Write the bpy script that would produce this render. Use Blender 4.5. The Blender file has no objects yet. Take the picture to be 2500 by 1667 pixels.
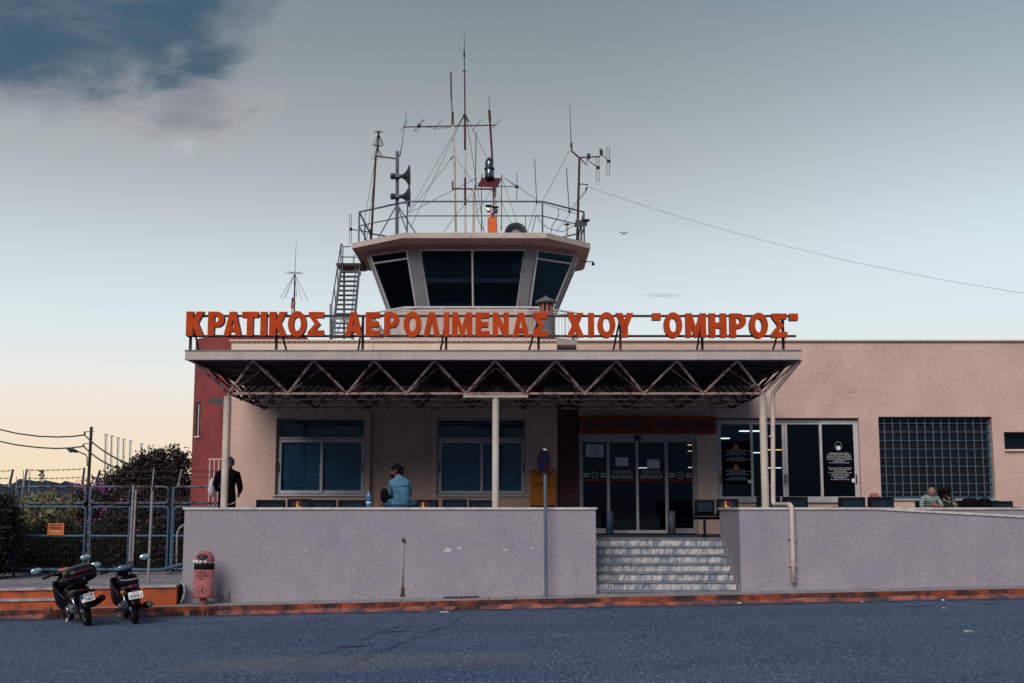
import bpy, math, random
import numpy as np
from mathutils import Vector, Matrix
from mathutils.geometry import tessellate_polygon

random.seed(7)
rng = np.random.default_rng(11)
scene = bpy.context.scene
COL = scene.collection

# ------------------------------------------------------------------ camera
FPX, PITCH, EYE = 3000.0, math.atan(409.0 / 3000.0), 1.74     # focal length in photo pixels, upward pitch, eye height (m)
cam = bpy.data.cameras.new('camera')
cam.sensor_width = 36.0
cam.lens = 36.0 * FPX / 2500.0
cam.clip_start, cam.clip_end = 0.1, 6000.0
camo = bpy.data.objects.new('camera', cam)
camo.location = (0, 0, EYE)
camo.rotation_euler = (math.pi / 2 + PITCH, 0, 0)
COL.objects.link(camo)
scene.camera = camo
CP, SP = math.cos(PITCH), math.sin(PITCH)

def P(px, py, Y):
    """world point at distance Y from the street side, measured in the photograph"""
    u, v = (px - 1250.0) / FPX, (833.5 - py) / FPX
    t = Y / (CP - v * SP)
    return Vector((u * t, Y, EYE + (SP + v * CP) * t))

def X(px, Y, z):
    return (px - 1250.0) / FPX * (Y * CP + (z - EYE) * SP)

def Z(py, Y):
    return P(1250, py, Y).z

# ------------------------------------------------------------------ light and exposure
scene.view_settings.view_transform = 'Standard'
scene.view_settings.look = 'None'
scene.view_settings.exposure = 0.0
scene.view_settings.gamma = 1.0
scene.view_settings.use_curve_mapping = False
scene.cycles.max_bounces = 8
scene.cycles.diffuse_bounces = 3
scene.cycles.glossy_bounces = 3
scene.cycles.transparent_max_bounces = 12
scene.cycles.use_denoising = True

SUN_EL, SUN_AZ = math.radians(36), math.radians(-20)      # azimuth: from behind the camera, towards the left
sun = bpy.data.lights.new('sun', 'SUN')
sun.energy = 2.7
sun.angle = math.radians(40)
sun.color = (1.0, 0.90, 0.84)
suno = bpy.data.objects.new('sun', sun)
COL.objects.link(suno)
sd = Vector((math.sin(SUN_AZ) * math.cos(SUN_EL), -math.cos(SUN_AZ) * math.cos(SUN_EL), math.sin(SUN_EL)))
suno.rotation_euler = sd.to_track_quat('Z', 'Y').to_euler()

def srgb(r, g, b):
    f = lambda c: c / 12.92 if c <= .04045 else ((c + .055) / 1.055) ** 2.4
    return (f(r / 255.), f(g / 255.), f(b / 255.))

class NT:
    """small helper that writes node expressions"""
    def __init__(self, tree):
        self.t = tree
        self.n, self.l = tree.nodes, tree.links
    def add(self, typ, **kw):
        nd = self.n.new(typ)
        for k, v in kw.items():
            setattr(nd, k, v)
        return nd
    def put(self, sock, v):
        if isinstance(v, bpy.types.NodeSocket):
            self.l.new(v, sock)
        elif v is not None:
            if hasattr(sock.default_value, '__len__') and not hasattr(v, '__len__'):
                v = (v,) * len(sock.default_value)
            if hasattr(sock.default_value, '__len__') and len(v) == 3 and len(sock.default_value) == 4:
                v = tuple(v) + (1.0,)
            sock.default_value = v
    def m(self, op, a, b=0.0, c=None, clamp=False):
        nd = self.add('ShaderNodeMath', operation=op, use_clamp=clamp)
        self.put(nd.inputs[0], a)
        self.put(nd.inputs[1], b)
        if c is not None:
            self.put(nd.inputs[2], c)
        return nd.outputs[0]
    def smooth(self, a, lo, hi):
        nd = self.add('ShaderNodeMapRange', interpolation_type='SMOOTHSTEP')
        self.put(nd.inputs[0], a)
        self.put(nd.inputs[1], lo)
        self.put(nd.inputs[2], hi)
        return nd.outputs[0]
    def mix(self, f, a, b, blend='MIX'):
        nd = self.add('ShaderNodeMix', data_type='RGBA', blend_type=blend)
        self.put(nd.inputs[0], f)
        self.put(nd.inputs[6], a)
        self.put(nd.inputs[7], b)
        return nd.outputs[2]
    def ramp(self, f, stops):
        nd = self.add('ShaderNodeValToRGB')
        e = nd.color_ramp.elements
        while len(e) < len(stops):
            e.new(0.5)
        for k, (p, c) in enumerate(stops):
            e[k].position = p
            e[k].color = (c[0], c[1], c[2], 1) if hasattr(c, '__len__') else (c, c, c, 1)
        self.put(nd.inputs[0], f)
        return nd.outputs[0]
    def noise(self, vec, scale, detail=5, rough=.55, dist=0.0):
        nd = self.add('ShaderNodeTexNoise')
        self.put(nd.inputs['Vector'], vec)
        nd.inputs['Scale'].default_value = scale
        nd.inputs['Detail'].default_value = detail
        nd.inputs['Roughness'].default_value = rough
        nd.inputs['Distortion'].default_value = dist
        return nd.outputs['Fac']
    def vmap(self, vec, scale=(1, 1, 1), loc=(0, 0, 0), rot=(0, 0, 0)):
        nd = self.add('ShaderNodeMapping')
        self.put(nd.inputs[0], vec)
        nd.inputs['Scale'].default_value = scale
        nd.inputs['Location'].default_value = loc
        nd.inputs['Rotation'].default_value = rot
        return nd.outputs[0]

# ------------------------------------------------------------------ sky (dusk, pale at the horizon, one bank of cloud)
world = bpy.data.worlds.new('World')
scene.world = world
world.use_nodes = True
w = NT(world.node_tree)
w.n.clear()
tc = w.add('ShaderNodeTexCoord').outputs['Generated']
sep = w.add('ShaderNodeSeparateXYZ')
w.put(sep.inputs[0], tc)
dx, dy, dz = sep.outputs
skyt = w.add('ShaderNodeTexSky', sky_type='NISHITA', sun_disc=False)
skyt.sun_elevation = SUN_EL
skyt.sun_rotation = math.pi + SUN_AZ * -1
skyt.air_density, skyt.dust_density, skyt.ozone_density = 1.0, 2.0, 1.0
S = lambda *c: tuple(x for x in srgb(*c))
grad = w.ramp(dz, [(0.0, S(249, 224, 178)), (0.04, S(248, 227, 198)), (0.075, S(245, 232, 217)), (0.105, S(236, 237, 231)), (0.14, S(224, 234, 236)), (0.165, S(216, 228, 232)),
                   (0.20, S(204, 215, 219)), (0.245, S(184, 192, 196)), (0.274, S(173, 180, 184)), (0.32, S(154, 163, 167)), (0.367, S(138, 149, 154)), (0.41, S(123, 138, 147)), (1.0, S(88, 112, 130))])
# the glow lies behind the building; the sky behind the camera is already the blue of dusk
dusk = w.ramp(dz, [(0.0, S(46, 66, 92)), (0.2, S(66, 88, 112)), (0.45, S(84, 106, 124)), (1.0, S(88, 112, 130))])
grad = w.mix(w.smooth(dy, -0.35, 0.45), dusk, grad)
# slightly brighter and bluer towards the right of the view
side = w.m('MULTIPLY', w.smooth(dx, 0.0, 0.42), w.smooth(dz, 0.12, 0.26))
grad = w.mix(side, grad, w.mix(1.0, grad, (1.20, 1.28, 1.31), 'MULTIPLY'))
base = w.mix(0.04, grad, w.mix(1.0, skyt.outputs[0], (0.1, 0.1, 0.1), 'MULTIPLY'))
ysafe = w.m('MAXIMUM', dy, 0.05)
cu, cw = w.m('DIVIDE', dx, ysafe), w.m('DIVIDE', dz, ysafe)
comb = w.add('ShaderNodeCombineXYZ')
w.put(comb.inputs[0], cu)
w.put(comb.inputs[1], cw)
cvec = comb.outputs[0]
def uw(px, py):
    p = P(px, py, 1.0)
    return p.x, p.z - EYE
def blob(px, py, rx, ry, wob, scale):
    u0, w0 = uw(px, py)
    a = w.m('DIVIDE', w.m('SUBTRACT', cu, u0), rx / FPX)
    b = w.m('DIVIDE', w.m('SUBTRACT', cw, w0), ry / FPX)
    d = w.m('SQRT', w.m('ADD', w.m('MULTIPLY', a, a), w.m('MULTIPLY', b, b)))
    n = w.noise(w.vmap(cvec, (1, 1.9, 1)), scale, 8, .6, .6)
    return w.m('ADD', w.m('SUBTRACT', 1.0, d), w.m('MULTIPLY', w.m('SUBTRACT', n, 0.5), wob))
front = w.smooth(dy, 0.1, 0.3)
b1 = w.m('MAXIMUM', blob(60, -70, 740, 385, .6, 13), w.m('MULTIPLY', blob(430, 110, 235, 165, 1.25, 17), .55))
b2 = blob(455, 262, 225, 100, 1.7, 24)
b3 = blob(110, 225, 340, 60, 1.2, 18)
soft = w.noise(w.vmap(cvec, (1, 2.2, 1)), 9, 7, .6, .4)
c = base
c = w.mix(w.m('MULTIPLY', w.smooth(b3, -.2, .9), .5), c, S(140, 142, 152))
c = w.mix(w.m('MULTIPLY', w.smooth(b2, -.3, .25), .5), c, S(170, 168, 171))
c = w.mix(w.m('MULTIPLY', w.smooth(b2, .1, .95), .75), c, S(128, 132, 144))
c = w.mix(w.m('MULTIPLY', w.smooth(b1, -.12, .10), .35), c, S(142, 146, 155))
deep = w.mix(w.smooth(soft, .38, .70), S(62, 92, 114), S(96, 112, 126))
c = w.mix(w.m('MULTIPLY', w.smooth(b1, .0, .36), .96), c, deep)
b4 = blob(458, 352, 62, 34, 2.4, 40)
c = w.mix(w.m('MULTIPLY', w.smooth(b4, 0.2, 1.2), .35), c, S(200, 205, 212))
b6 = blob(440, 130, 62, 50, 1.6, 30)
c = w.mix(w.m('MULTIPLY', w.smooth(b6, .2, 1.2), .45), c, S(140, 152, 160))
b5 = blob(1615, 722, 75, 9, 1.0, 30)
c = w.mix(w.m('MULTIPLY', w.smooth(b5, 0, .8), .5), c, S(176, 180, 190))
out_c = w.mix(front, base, c)
bg = w.add('ShaderNodeBackground')
w.put(bg.inputs[0], w.mix(1.0, out_c, (10, 10, 10), 'MULTIPLY'))
bg.inputs[1].default_value = 0.1
wo = w.add('ShaderNodeOutputWorld')
w.l.new(bg.outputs[0], wo.inputs[0])

# ------------------------------------------------------------------ mesh helpers
class MB:
    def __init__(self):
        self.v, self.f = [], []
    def add(self, vs, fs):
        o = len(self.v)
        self.v += [tuple(a) for a in vs]
        self.f += [tuple(i + o for i in f) for f in fs]
        return self
    def quad(self, a, b, c, d):
        return self.add([a, b, c, d], [(0, 1, 2, 3)])
    def box(self, x0, x1, y0, y1, z0, z1, zf=None):
        vs = [(x, y, z) for z in (z0, z1) for y in (y0, y1) for x in (x0, x1)]
        if zf:
            vs = [(x, y, z + zf(x, y)) for x, y, z in vs]
        return self.add(vs, [(0, 2, 3, 1), (4, 5, 7, 6), (0, 1, 5, 4), (2, 6, 7, 3), (0, 4, 6, 2), (1, 3, 7, 5)])
    def hexa(self, vs):
        return self.add(vs, [(0, 3, 2, 1), (4, 5, 6, 7), (0, 1, 5, 4), (1, 2, 6, 5), (2, 3, 7, 6), (3, 0, 4, 7)])
    def prism(self, pts, y0, y1, holes=()):
        """outline in x,z extruded along y (front at y0)"""
        loops = [[Vector((p[0], p[1], 0)) for p in pts]] + [[Vector((p[0], p[1], 0)) for p in h] for h in holes]
        flat = [p for l in loops for p in l]
        tris = tessellate_polygon(loops)
        n = len(flat)
        vs = [(p.x, y0, p.y) for p in flat] + [(p.x, y1, p.y) for p in flat]
        fs = [tuple(t) for t in tris] + [tuple(i + n for i in reversed(t)) for t in tris]
        k = 0
        for l in loops:
            m = len(l)
            for i in range(m):
                a, b = k + i, k + (i + 1) % m
                fs.append((a, b, b + n, a + n))
            k += m
        return self.add(vs, fs)
    def plan(self, pts, z0, z1):
        n = len(pts)
        vs = [(p[0], p[1], z0) for p in pts] + [(p[0], p[1], z1) for p in pts]
        fs = [tuple(reversed(range(n))), tuple(range(n, 2 * n))] + [(i, (i + 1) % n, (i + 1) % n + n, i + n) for i in range(n)]
        return self.add(vs, fs)
    def rings(self, rings, cap=True, closed=False):
        n = len(rings[0])
        vs = [p for r in rings for p in r]
        fs = []
        m = len(rings)
        for k in range(m if closed else m - 1):
            k2 = (k + 1) % m
            for i in range(n):
                j = (i + 1) % n
                fs.append((k * n + i, k * n + j, k2 * n + j, k2 * n + i))
        if cap and not closed:
            fs.append(tuple(reversed(range(n))))
            fs.append(tuple(range((m - 1) * n, m * n)))
        return self.add(vs, fs)
    def tube(self, pts, r, n=6, closed=False):
        pts = [Vector(p) for p in pts]
        rad = r if hasattr(r, '__len__') else [r] * len(pts)
        rings = []
        ref = None
        m = len(pts)
        for i, p in enumerate(pts):
            a = pts[(i - 1) % m] if (closed or i > 0) else p
            b = pts[(i + 1) % m] if (closed or i < m - 1) else p
            d = (b - a)
            d = d.normalized() if d.length > 1e-9 else Vector((0, 0, 1))
            if ref is None:
                ref = Vector((0, 0, 1)) if abs(d.z) < .9 else Vector((1, 0, 0))
            s = d.cross(ref)
            if s.length < 1e-4:
                s = d.cross(Vector((0, 1, 0)))
            s.normalize()
            t = s.cross(d).normalized()
            ref = t
            rings.append([p + s * (math.cos(2 * math.pi * k / n) * rad[i]) + t * (math.sin(2 * math.pi * k / n) * rad[i]) for k in range(n)])
        return self.rings(rings, True, closed)
    def lathe(self, prof, c=(0, 0, 0), n=20, M=None):
        """profile (radius, height) round the z axis, optionally moved by matrix M"""
        rings = []
        for r, h in prof:
            rings.append([Vector((math.cos(2 * math.pi * k / n) * r, math.sin(2 * math.pi * k / n) * r, h)) for k in range(n)])
        M = M or Matrix.Translation(Vector(c))
        return self.rings([[M @ p for p in r] for r in rings])
    def loft(self, secs, n=14, e=2.6):
        """super-elliptic sections (centre, half width, half height[, tilt]) across x,z, one after another along y"""
        rings = []
        for c, hw, hh in secs:
            r = []
            for k in range(n):
                a = 2 * math.pi * k / n
                ca, sa = math.cos(a), math.sin(a)
                r.append((c[0] + hw * math.copysign(abs(ca) ** (2 / e), ca), c[1], c[2] + hh * math.copysign(abs(sa) ** (2 / e), sa)))
            rings.append(r)
        return self.rings(rings)
    def xf(self, M):
        self.v = [tuple(M @ Vector(p)) for p in self.v]
        return self
    def mesh(self, name, smooth=False):
        me = bpy.data.meshes.new(name)
        me.from_pydata(self.v, [], self.f)
        if smooth:
            me.polygons.foreach_set('use_smooth', [True] * len(me.polygons))
        me.update()
        return me

MAT = {}
def tag(o, label=None, cat=None, group=None, kind=None):
    if label:
        o['label'] = label
    if cat:
        o['category'] = cat
    if group:
        o['group'] = group
    if kind:
        o['kind'] = kind
    return o

def put(o, parent=None):
    COL.objects.link(o)
    if parent is not None:
        o.parent = parent
        o.matrix_parent_inverse = PINV.get(parent.name, Matrix.Identity(4))
    return o

PINV = {}
def empty(name, loc, label, cat, group=None):
    o = bpy.data.objects.new(name, None)
    o.location = loc
    o.empty_display_size = .2
    COL.objects.link(o)
    PINV[o.name] = Matrix.Translation(-Vector(loc))
    return tag(o, label, cat, group)

def obj(name, mb, mat, parent=None, label=None, cat=None, group=None, kind=None, smooth=False):
    me = mb.mesh(name, smooth) if isinstance(mb, MB) else mb
    if mat is not None and not me.materials:
        me.materials.append(MAT[mat])
    o = bpy.data.objects.new(name, me)
    put(o, parent)
    return tag(o, label, cat, group, kind)

UNIT = {}
def bar(name, a, b, r, mat, parent=None, n=8, r2=None, **kw):
    """round bar between two points; alike bars share one unit mesh"""
    a, b = Vector(a), Vector(b)
    q = 1.0 if r2 is None else r2 / r
    key = (mat, n, round(q, 2))
    if key not in UNIT:
        mb = MB()
        mb.rings([[(math.cos(2 * math.pi * k / n) * s, math.sin(2 * math.pi * k / n) * s, h) for k in range(n)] for h, s in ((0, 1), (1, q))])
        me = mb.mesh('bar_' + mat)
        me.polygons.foreach_set('use_smooth', [True] * n + [False] * 2)
        me.materials.append(MAT[mat])
        UNIT[key] = me
    o = bpy.data.objects.new(name, UNIT[key])
    put(o, parent)
    d = b - a
    o.matrix_basis = Matrix.Translation(a) @ d.to_track_quat('Z', 'X').to_matrix().to_4x4() @ Matrix.Diagonal((r, r, d.length, 1))
    return tag(o, kw.get('label'), kw.get('cat'), kw.get('group'), kw.get('kind'))

def text_mesh(body, cx, cz, y, width=None, height=None, offset=0.0, align='CENTER', depth=0.0, spacing=1.0):
    """flat lettering on a plane facing the street, fitted to width and/or cap height"""
    cu_ = bpy.data.curves.new('lettering', 'FONT')
    cu_.body = body
    cu_.align_x = align
    cu_.resolution_u = 2
    cu_.offset = offset
    cu_.space_line = spacing
    ob = bpy.data.objects.new('lettering', cu_)
    COL.objects.link(ob)
    me = bpy.data.meshes.new_from_object(ob.evaluated_get(bpy.context.evaluated_depsgraph_get()))
    bpy.data.objects.remove(ob)
    bpy.data.curves.remove(cu_)
    co = np.array([v.co[:] for v in me.vertices])
    lo, hi = co.min(0), co.max(0)
    sx = (width / (hi[0] - lo[0])) if width else None
    sz = (height / (hi[1] - lo[1])) if height else None
    sx = sx or sz
    sz = sz or sx
    mid = (lo + hi) / 2
    vs = [(cx + (p[0] - mid[0]) * sx, y, cz + (p[1] - mid[1]) * sz) for p in co]
    mb = MB()
    mb.add(vs, [tuple(p.vertices) for p in me.polygons])
    bpy.data.meshes.remove(me)
    return mb

def sag(a, b, drop, n=14):
    a, b = Vector(a), Vector(b)
    return [a.lerp(b, t) - Vector((0, 0, drop * 4 * t * (1 - t))) for t in [i / n for i in range(n + 1)]]

# ------------------------------------------------------------------ materials
def mat(name, col, rough=.8, col2=None, scale=3.0, lo=.4, hi=.65, det=6, bump=0.0, bscale=60.0, metal=0.0, spec=.4,
        grain=0.0, gscale=90.0, streak=None, streak_amt=.5, crack=0.0, coat=0.0):
    m_ = bpy.data.materials.new(name)
    m_.use_nodes = True
    t = NT(m_.node_tree)
    bs = t.n['Principled BSDF']
    pos = t.add('ShaderNodeNewGeometry').outputs['Position']
    c_ = col
    if col2:
        c_ = t.mix(t.smooth(t.noise(pos, scale, det, .6), lo, hi), col, col2)
    if streak:
        s1 = t.noise(t.vmap(pos, (1.6, 1.6, .16)), 2.2, 7, .65)
        s2 = t.noise(t.vmap(pos, (1, 1, 1)), .9, 6, .6)
        f = t.m('MULTIPLY', t.smooth(s1, .5, .78), t.smooth(s2, .4, .65))
        c_ = t.mix(t.m('MULTIPLY', f, streak_amt), c_, streak)
    if crack:
        wv_ = t.add('ShaderNodeVectorMath', operation='ADD')
        nz_ = t.add('ShaderNodeTexNoise')
        t.put(nz_.inputs['Vector'], pos)
        nz_.inputs['Scale'].default_value = 2.3
        nz_.inputs['Detail'].default_value = 6
        sc_ = t.add('ShaderNodeVectorMath', operation='SCALE')
        t.l.new(nz_.outputs['Color'], sc_.inputs[0])
        sc_.inputs['Scale'].default_value = .55
        t.put(wv_.inputs[0], pos)
        t.l.new(sc_.outputs[0], wv_.inputs[1])
        vo = t.add('ShaderNodeTexVoronoi', feature='DISTANCE_TO_EDGE')
        t.l.new(t.vmap(wv_.outputs[0], (.62, .62, .45)).node.outputs[0], vo.inputs['Vector'])
        vo.inputs['Scale'].default_value = 1.0
        ln = t.m('SUBTRACT', 1.0, t.smooth(vo.outputs['Distance'], .001, .009))
        ln = t.m('MULTIPLY', ln, t.smooth(t.noise(pos, .55, 3, .5), .50, .64))
        c_ = t.mix(t.m('MULTIPLY', ln, crack), c_, (.10, .08, .085))
        bl = t.smooth(t.noise(t.vmap(pos, (.7, .7, .7), (4, 9, 2)), 1.1, 7, .7), .56, .78)
        c_ = t.mix(t.m('MULTIPLY', bl, min(1, crack * 2.2)), c_, t.mix(1.0, c_, (.66, .66, .74), 'MULTIPLY'))
    if grain:
        g = t.noise(pos, gscale, 3, .7)
        g = t.m('ADD', t.m('MULTIPLY', t.m('SUBTRACT', g, .5), grain * 2), 1.0)
        gc = t.add('ShaderNodeCombineXYZ')
        for k in range(3):
            t.put(gc.inputs[k], g)
        c_ = t.mix(1.0, c_, gc.outputs[0], 'MULTIPLY')
    t.put(bs.inputs['Base Color'], c_)
    bs.inputs['Roughness'].default_value = rough
    bs.inputs['Metallic'].default_value = metal
    bs.inputs['Specular IOR Level'].default_value = spec
    bs.inputs['Coat Weight'].default_value = coat
    if bump:
        b_ = t.add('ShaderNodeBump')
        b_.inputs['Strength'].default_value = bump
        b_.inputs['Distance'].default_value = .01
        t.put(b_.inputs['Height'], t.noise(pos, bscale, 4, .65))
        t.l.new(b_.outputs[0], bs.inputs['Normal'])
    MAT[name] = m_
    return m_

mat('facade', (.63, .445, .38), .9, (.55, .385, .332), 1.1, .35, .7, crack=.22, bump=.5, bscale=45, grain=.42, gscale=38, streak=(.30, .24, .22), streak_amt=.45)
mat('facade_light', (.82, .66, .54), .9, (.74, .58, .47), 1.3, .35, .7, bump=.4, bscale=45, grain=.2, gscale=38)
mat('low_wall', (.335, .306, .346), .92, (.28, .264, .318), 1.2, .3, .7, crack=.2, bump=.6, bscale=45, grain=.5, gscale=36, streak=(.18, .175, .24), streak_amt=.5)
mat('red_plaster', (.27, .055, .052), .9, (.19, .04, .044), 1.6, .35, .7, bump=.4, bscale=45, grain=.4, gscale=40, streak=(.13, .03, .035), streak_amt=.5)
mat('marble_cap', (.62, .585, .56), .55, (.42, .40, .41), 6, .4, .7, grain=.08)
mat('platform_floor', (.05, .052, .065), .8, (.035, .036, .05), 2.5, grain=.1)
mat('fascia', (.50, .43, .38), .7, (.42, .36, .33), 2.2, .35, .7, grain=.2, gscale=30, streak=(.22, .19, .18), streak_amt=.6)
mat('roof_sheet', (.016, .018, .03), .55, (.02, .02, .03), 2, grain=.1)  # base colour set near-black to deepen the shade under the canopy
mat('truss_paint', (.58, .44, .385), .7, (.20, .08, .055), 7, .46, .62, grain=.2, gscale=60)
mat('truss_shaded', (.055, .034, .036), .8, (.03, .014, .017), 6, .42, .6, grain=.2)  # darker copy of the truss paint, shade under the canopy put into it
mat('column_paint', (.60, .54, .46), .6, (.50, .44, .38), 3, grain=.06, gscale=50)
mat('rusty_white', (.58, .48, .40), .7, (.26, .09, .05), 6, .55, .68, grain=.1)
mat('pipe_paint', (.60, .49, .44), .6, (.50, .41, .37), 4, grain=.08, streak=(.28, .13, .08), streak_amt=.6)
mat('alu', (.36, .35, .38), .45, (.27, .27, .31), 3, metal=.25, grain=.05)
mat('alu_white', (.55, .53, .53), .5, (.45, .44, .46), 3, metal=.1, grain=.05)
mat('blind', (.09, .25, .38), .8, (.07, .21, .32), 2, spec=.1)
mat('sign_orange', (.52, .058, .004), .6, (.44, .042, .003), 4, spec=.15, grain=.16, gscale=40)
mat('sign_side', (.16, .18, .24), .5, (.10, .11, .16), 5)
mat('dark_steel', (.04, .025, .028), .7, (.075, .03, .025), 6)
mat('rust', (.10, .032, .026), .85, (.05, .02, .022), 9, .4, .6, grain=.2)
mat('red_paint', (.12, .014, .02), .6, (.065, .012, .016), 6)
mat('white_paint', (.62, .60, .60), .55, (.5, .48, .48), 6)
mat('galv', (.12, .14, .18), .55, (.08, .095, .125), 5, metal=.2)
mat('galv_light', (.28, .30, .34), .55, (.20, .21, .25), 5, metal=.1)
mat('grey_box', (.022, .028, .042), .55, (.016, .02, .03), 4)
mat('black_cable', (.012, .012, .018), .6)
mat('orange_box', (.75, .14, .012), .5, (.62, .10, .01), 4)
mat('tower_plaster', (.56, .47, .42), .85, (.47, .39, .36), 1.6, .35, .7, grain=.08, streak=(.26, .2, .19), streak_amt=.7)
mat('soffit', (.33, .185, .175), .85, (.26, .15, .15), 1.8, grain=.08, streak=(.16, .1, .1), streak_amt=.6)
mat('pillar_grey', (.20, .205, .225), .7, (.16, .165, .185), 2, grain=.08)
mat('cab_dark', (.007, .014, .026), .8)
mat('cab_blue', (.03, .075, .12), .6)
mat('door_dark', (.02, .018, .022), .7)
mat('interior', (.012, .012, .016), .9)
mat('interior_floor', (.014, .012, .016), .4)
mat('stone', (.11, .045, .045), .9, (.06, .03, .034), 4, .35, .65, bump=.6, bscale=18, grain=.25, gscale=25)
mat('mortar', (.05, .03, .035), .95)
mat('departure_sign', (.26, .065, .02), .6, (.22, .05, .018), 3, spec=.1)
mat('navy_ink', (.018, .018, .05), .6)
mat('black_ink', (.012, .012, .014), .6)
mat('yellow_box', (.52, .17, .02), .6, (.44, .14, .016), 3, spec=.15)
mat('yellow_trim', (.20, .07, .02), .5)
mat('seat_metal', (.007, .009, .015), .6, (.005, .007, .012), 5, spec=.1)
mat('seat_panel', (.012, .028, .046), .75, (.009, .02, .034), 5, spec=.1)
mat('paper', (.62, .66, .68), .8)
mat('vinyl_black', (.004, .004, .008), .9, spec=.02)
mat('warn_orange', (.85, .24, .04), .6)
mat('white_print', (.75, .77, .8), .8)
mat('glass_print', (.42, .48, .56), .7)
mat('red_band', (.20, .03, .03), .8, spec=.05)
mat('sticker_yellow', (.85, .42, .09), .6)
mat('sticker_red', (.30, .03, .03), .6)
mat('kerb_paint', (.34, .068, .024), .95, (.035, .022, .024), 2.6, .33, .60, det=10, bump=.6, bscale=30, grain=.6, gscale=40)
mat('kerb_worn', (.36, .11, .075), .95, (.075, .05, .065), 3.5, .35, .60, det=10, bump=.6, bscale=30, grain=.7, gscale=40)
mat('step_orange', (.42, .085, .028), .95, (.10, .045, .04), 3.2, .46, .70, det=10, bump=.5, bscale=30, grain=.5, gscale=40)
mat('step_edge', (.40, .36, .36), .9, (.24, .22, .25), 5, grain=.2)
mat('paver', (.30, .28, .285), .9, (.21, .205, .23), 3, bump=.4, bscale=40, grain=.2, gscale=35)
mat('apron', (.25, .235, .26), .95, (.15, .15, .19), 1.8, .4, .62, bump=.4, bscale=30, grain=.22, gscale=30)
mat('iron_cover', (.05, .04, .05), .7, (.03, .025, .03), 20)
mat('gate_blue', (.032, .088, .155), .5, (.06, .105, .155), 8, grain=.12, streak=(.10, .05, .05), streak_amt=.7)
mat('gate_rust', (.085, .135, .185), .65, (.06, .02, .022), 7, .42, .58, grain=.15)
mat('gate_pale', (.26, .26, .29), .65, (.16, .09, .09), 9, .5, .62, grain=.1)
mat('wire', (.03, .028, .035), .7)
mat('sign_amber', (.62, .16, .03), .6, (.54, .13, .025), 5)
mat('pole_wood', (.022, .026, .034), .9, (.035, .035, .04), 5)
mat('flagpole', (.42, .43, .47), .5)
mat('bark', (.035, .026, .022), .95, (.02, .016, .014), 8)
mat('soil', (.035, .035, .03), 1.0, (.025, .024, .022), 1.2, grain=.3)
mat('ground', (.07, .065, .055), 1.0, (.05, .055, .04), .05)
mat('hill', (.018, .036, .055), 1.0, (.012, .026, .042), .02, grain=.3, gscale=.08)
mat('bin_pink', (.38, .13, .125), .7, (.31, .10, .10), 4, spec=.15, grain=.08, gscale=40)
mat('rubber', (.007, .007, .009), .85, (.012, .012, .014), 15, spec=.1)
mat('bike_black', (.004, .004, .007), .35, spec=.2)
mat('bike_purple', (.012, .004, .016), .35, spec=.2)
mat('bike_maroon', (.03, .004, .008), .3, coat=.3)
mat('chrome', (.42, .43, .46), .25, metal=1.0)
mat('mirror', (.42, .58, .64), .1, metal=.6)
mat('amber_lens', (.5, .13, .035), .4)
mat('red_lens', (.065, .005, .010), .3, coat=.3)
mat('plate_white', (.72, .74, .76), .5)
mat('plate_blue', (.02, .06, .25), .5)
mat('skin', (.30, .15, .11), .6, (.25, .12, .09), 20)
mat('skin_dark', (.16, .07, .055), .6)
mat('hair_dark', (.007, .005, .006), .9, spec=.06)
mat('shirt_blue', (.075, .19, .285), .9, (.05, .14, .22), 9, spec=.1, bump=.6, bscale=14)
mat('denim', (.02, .06, .13), .9, (.015, .045, .10), 12)
mat('jacket_black', (.005, .004, .007), .95, spec=.03)
mat('cap_navy', (.012, .02, .05), .8)
mat('cloth_white', (.5, .5, .54), .9)
mat('hat_pink', (.30, .10, .10), .9)
mat('bag_dark', (.006, .005, .008), .9, spec=.05)
mat('bottle_blue', (.05, .16, .30), .2, coat=.3)
mat('litter_white', (.7, .7, .72), .7)
mat('sign_blue', (.004, .011, .045), .9, spec=.03)
mat('sign_red', (.03, .006, .010), .9, spec=.03)
mat('pole_teal', (.07, .13, .19), .5, (.11, .15, .19), 6)
mat('feather', (.10, .10, .11), .9)
mat('cone_concrete', (.16, .165, .18), .9, (.11, .115, .13), 3, grain=.1)
mat('clay', (.36, .15, .11), .9, (.28, .11, .09), 5)
mat('bars', (.085, .115, .16), .6, (.06, .085, .12), 5)

def special(name):
    m_ = bpy.data.materials.new(name)
    m_.use_nodes = True
    t = NT(m_.node_tree)
    MAT[name] = m_
    return t, t.n['Principled BSDF'], t.add('ShaderNodeNewGeometry').outputs['Position']

# asphalt: stone chips, patched joints, worn paler bands, dark damp spots
t, bs, pos = special('asphalt')
big = t.noise(t.vmap(pos, (.35, 1, 1)), .62, 7, .65)
cc = t.mix(t.smooth(big, .36, .66), (.036, .068, .140), (.070, .096, .158))
fine = t.noise(t.vmap(pos, (1, .24, 1)), 42, 4, .75)
cc = t.mix(t.smooth(fine, .49, .66), cc, (.20, .26, .35))
cc = t.mix(t.smooth(t.noise(t.vmap(pos, (1, .24, 1), (7, 3, 0)), 38, 4, .75), .52, .68), cc, (.010, .018, .042))
wx = t.noise(pos, .7, 5, .6)
sp_ = t.add('ShaderNodeSeparateXYZ')
t.put(sp_.inputs[0], pos)
def seam(a, b, c_, wd, wob):
    e_ = t.m('ADD', t.m('ADD', t.m('MULTIPLY', sp_.outputs[0], a), t.m('MULTIPLY', sp_.outputs[1], b)), c_)
    e_ = t.m('ADD', e_, t.m('MULTIPLY', t.m('SUBTRACT', wx, .5), wob))
    return t.m('SUBTRACT', 1.0, t.smooth(t.m('ABSOLUTE', e_), wd * .3, wd))
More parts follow.
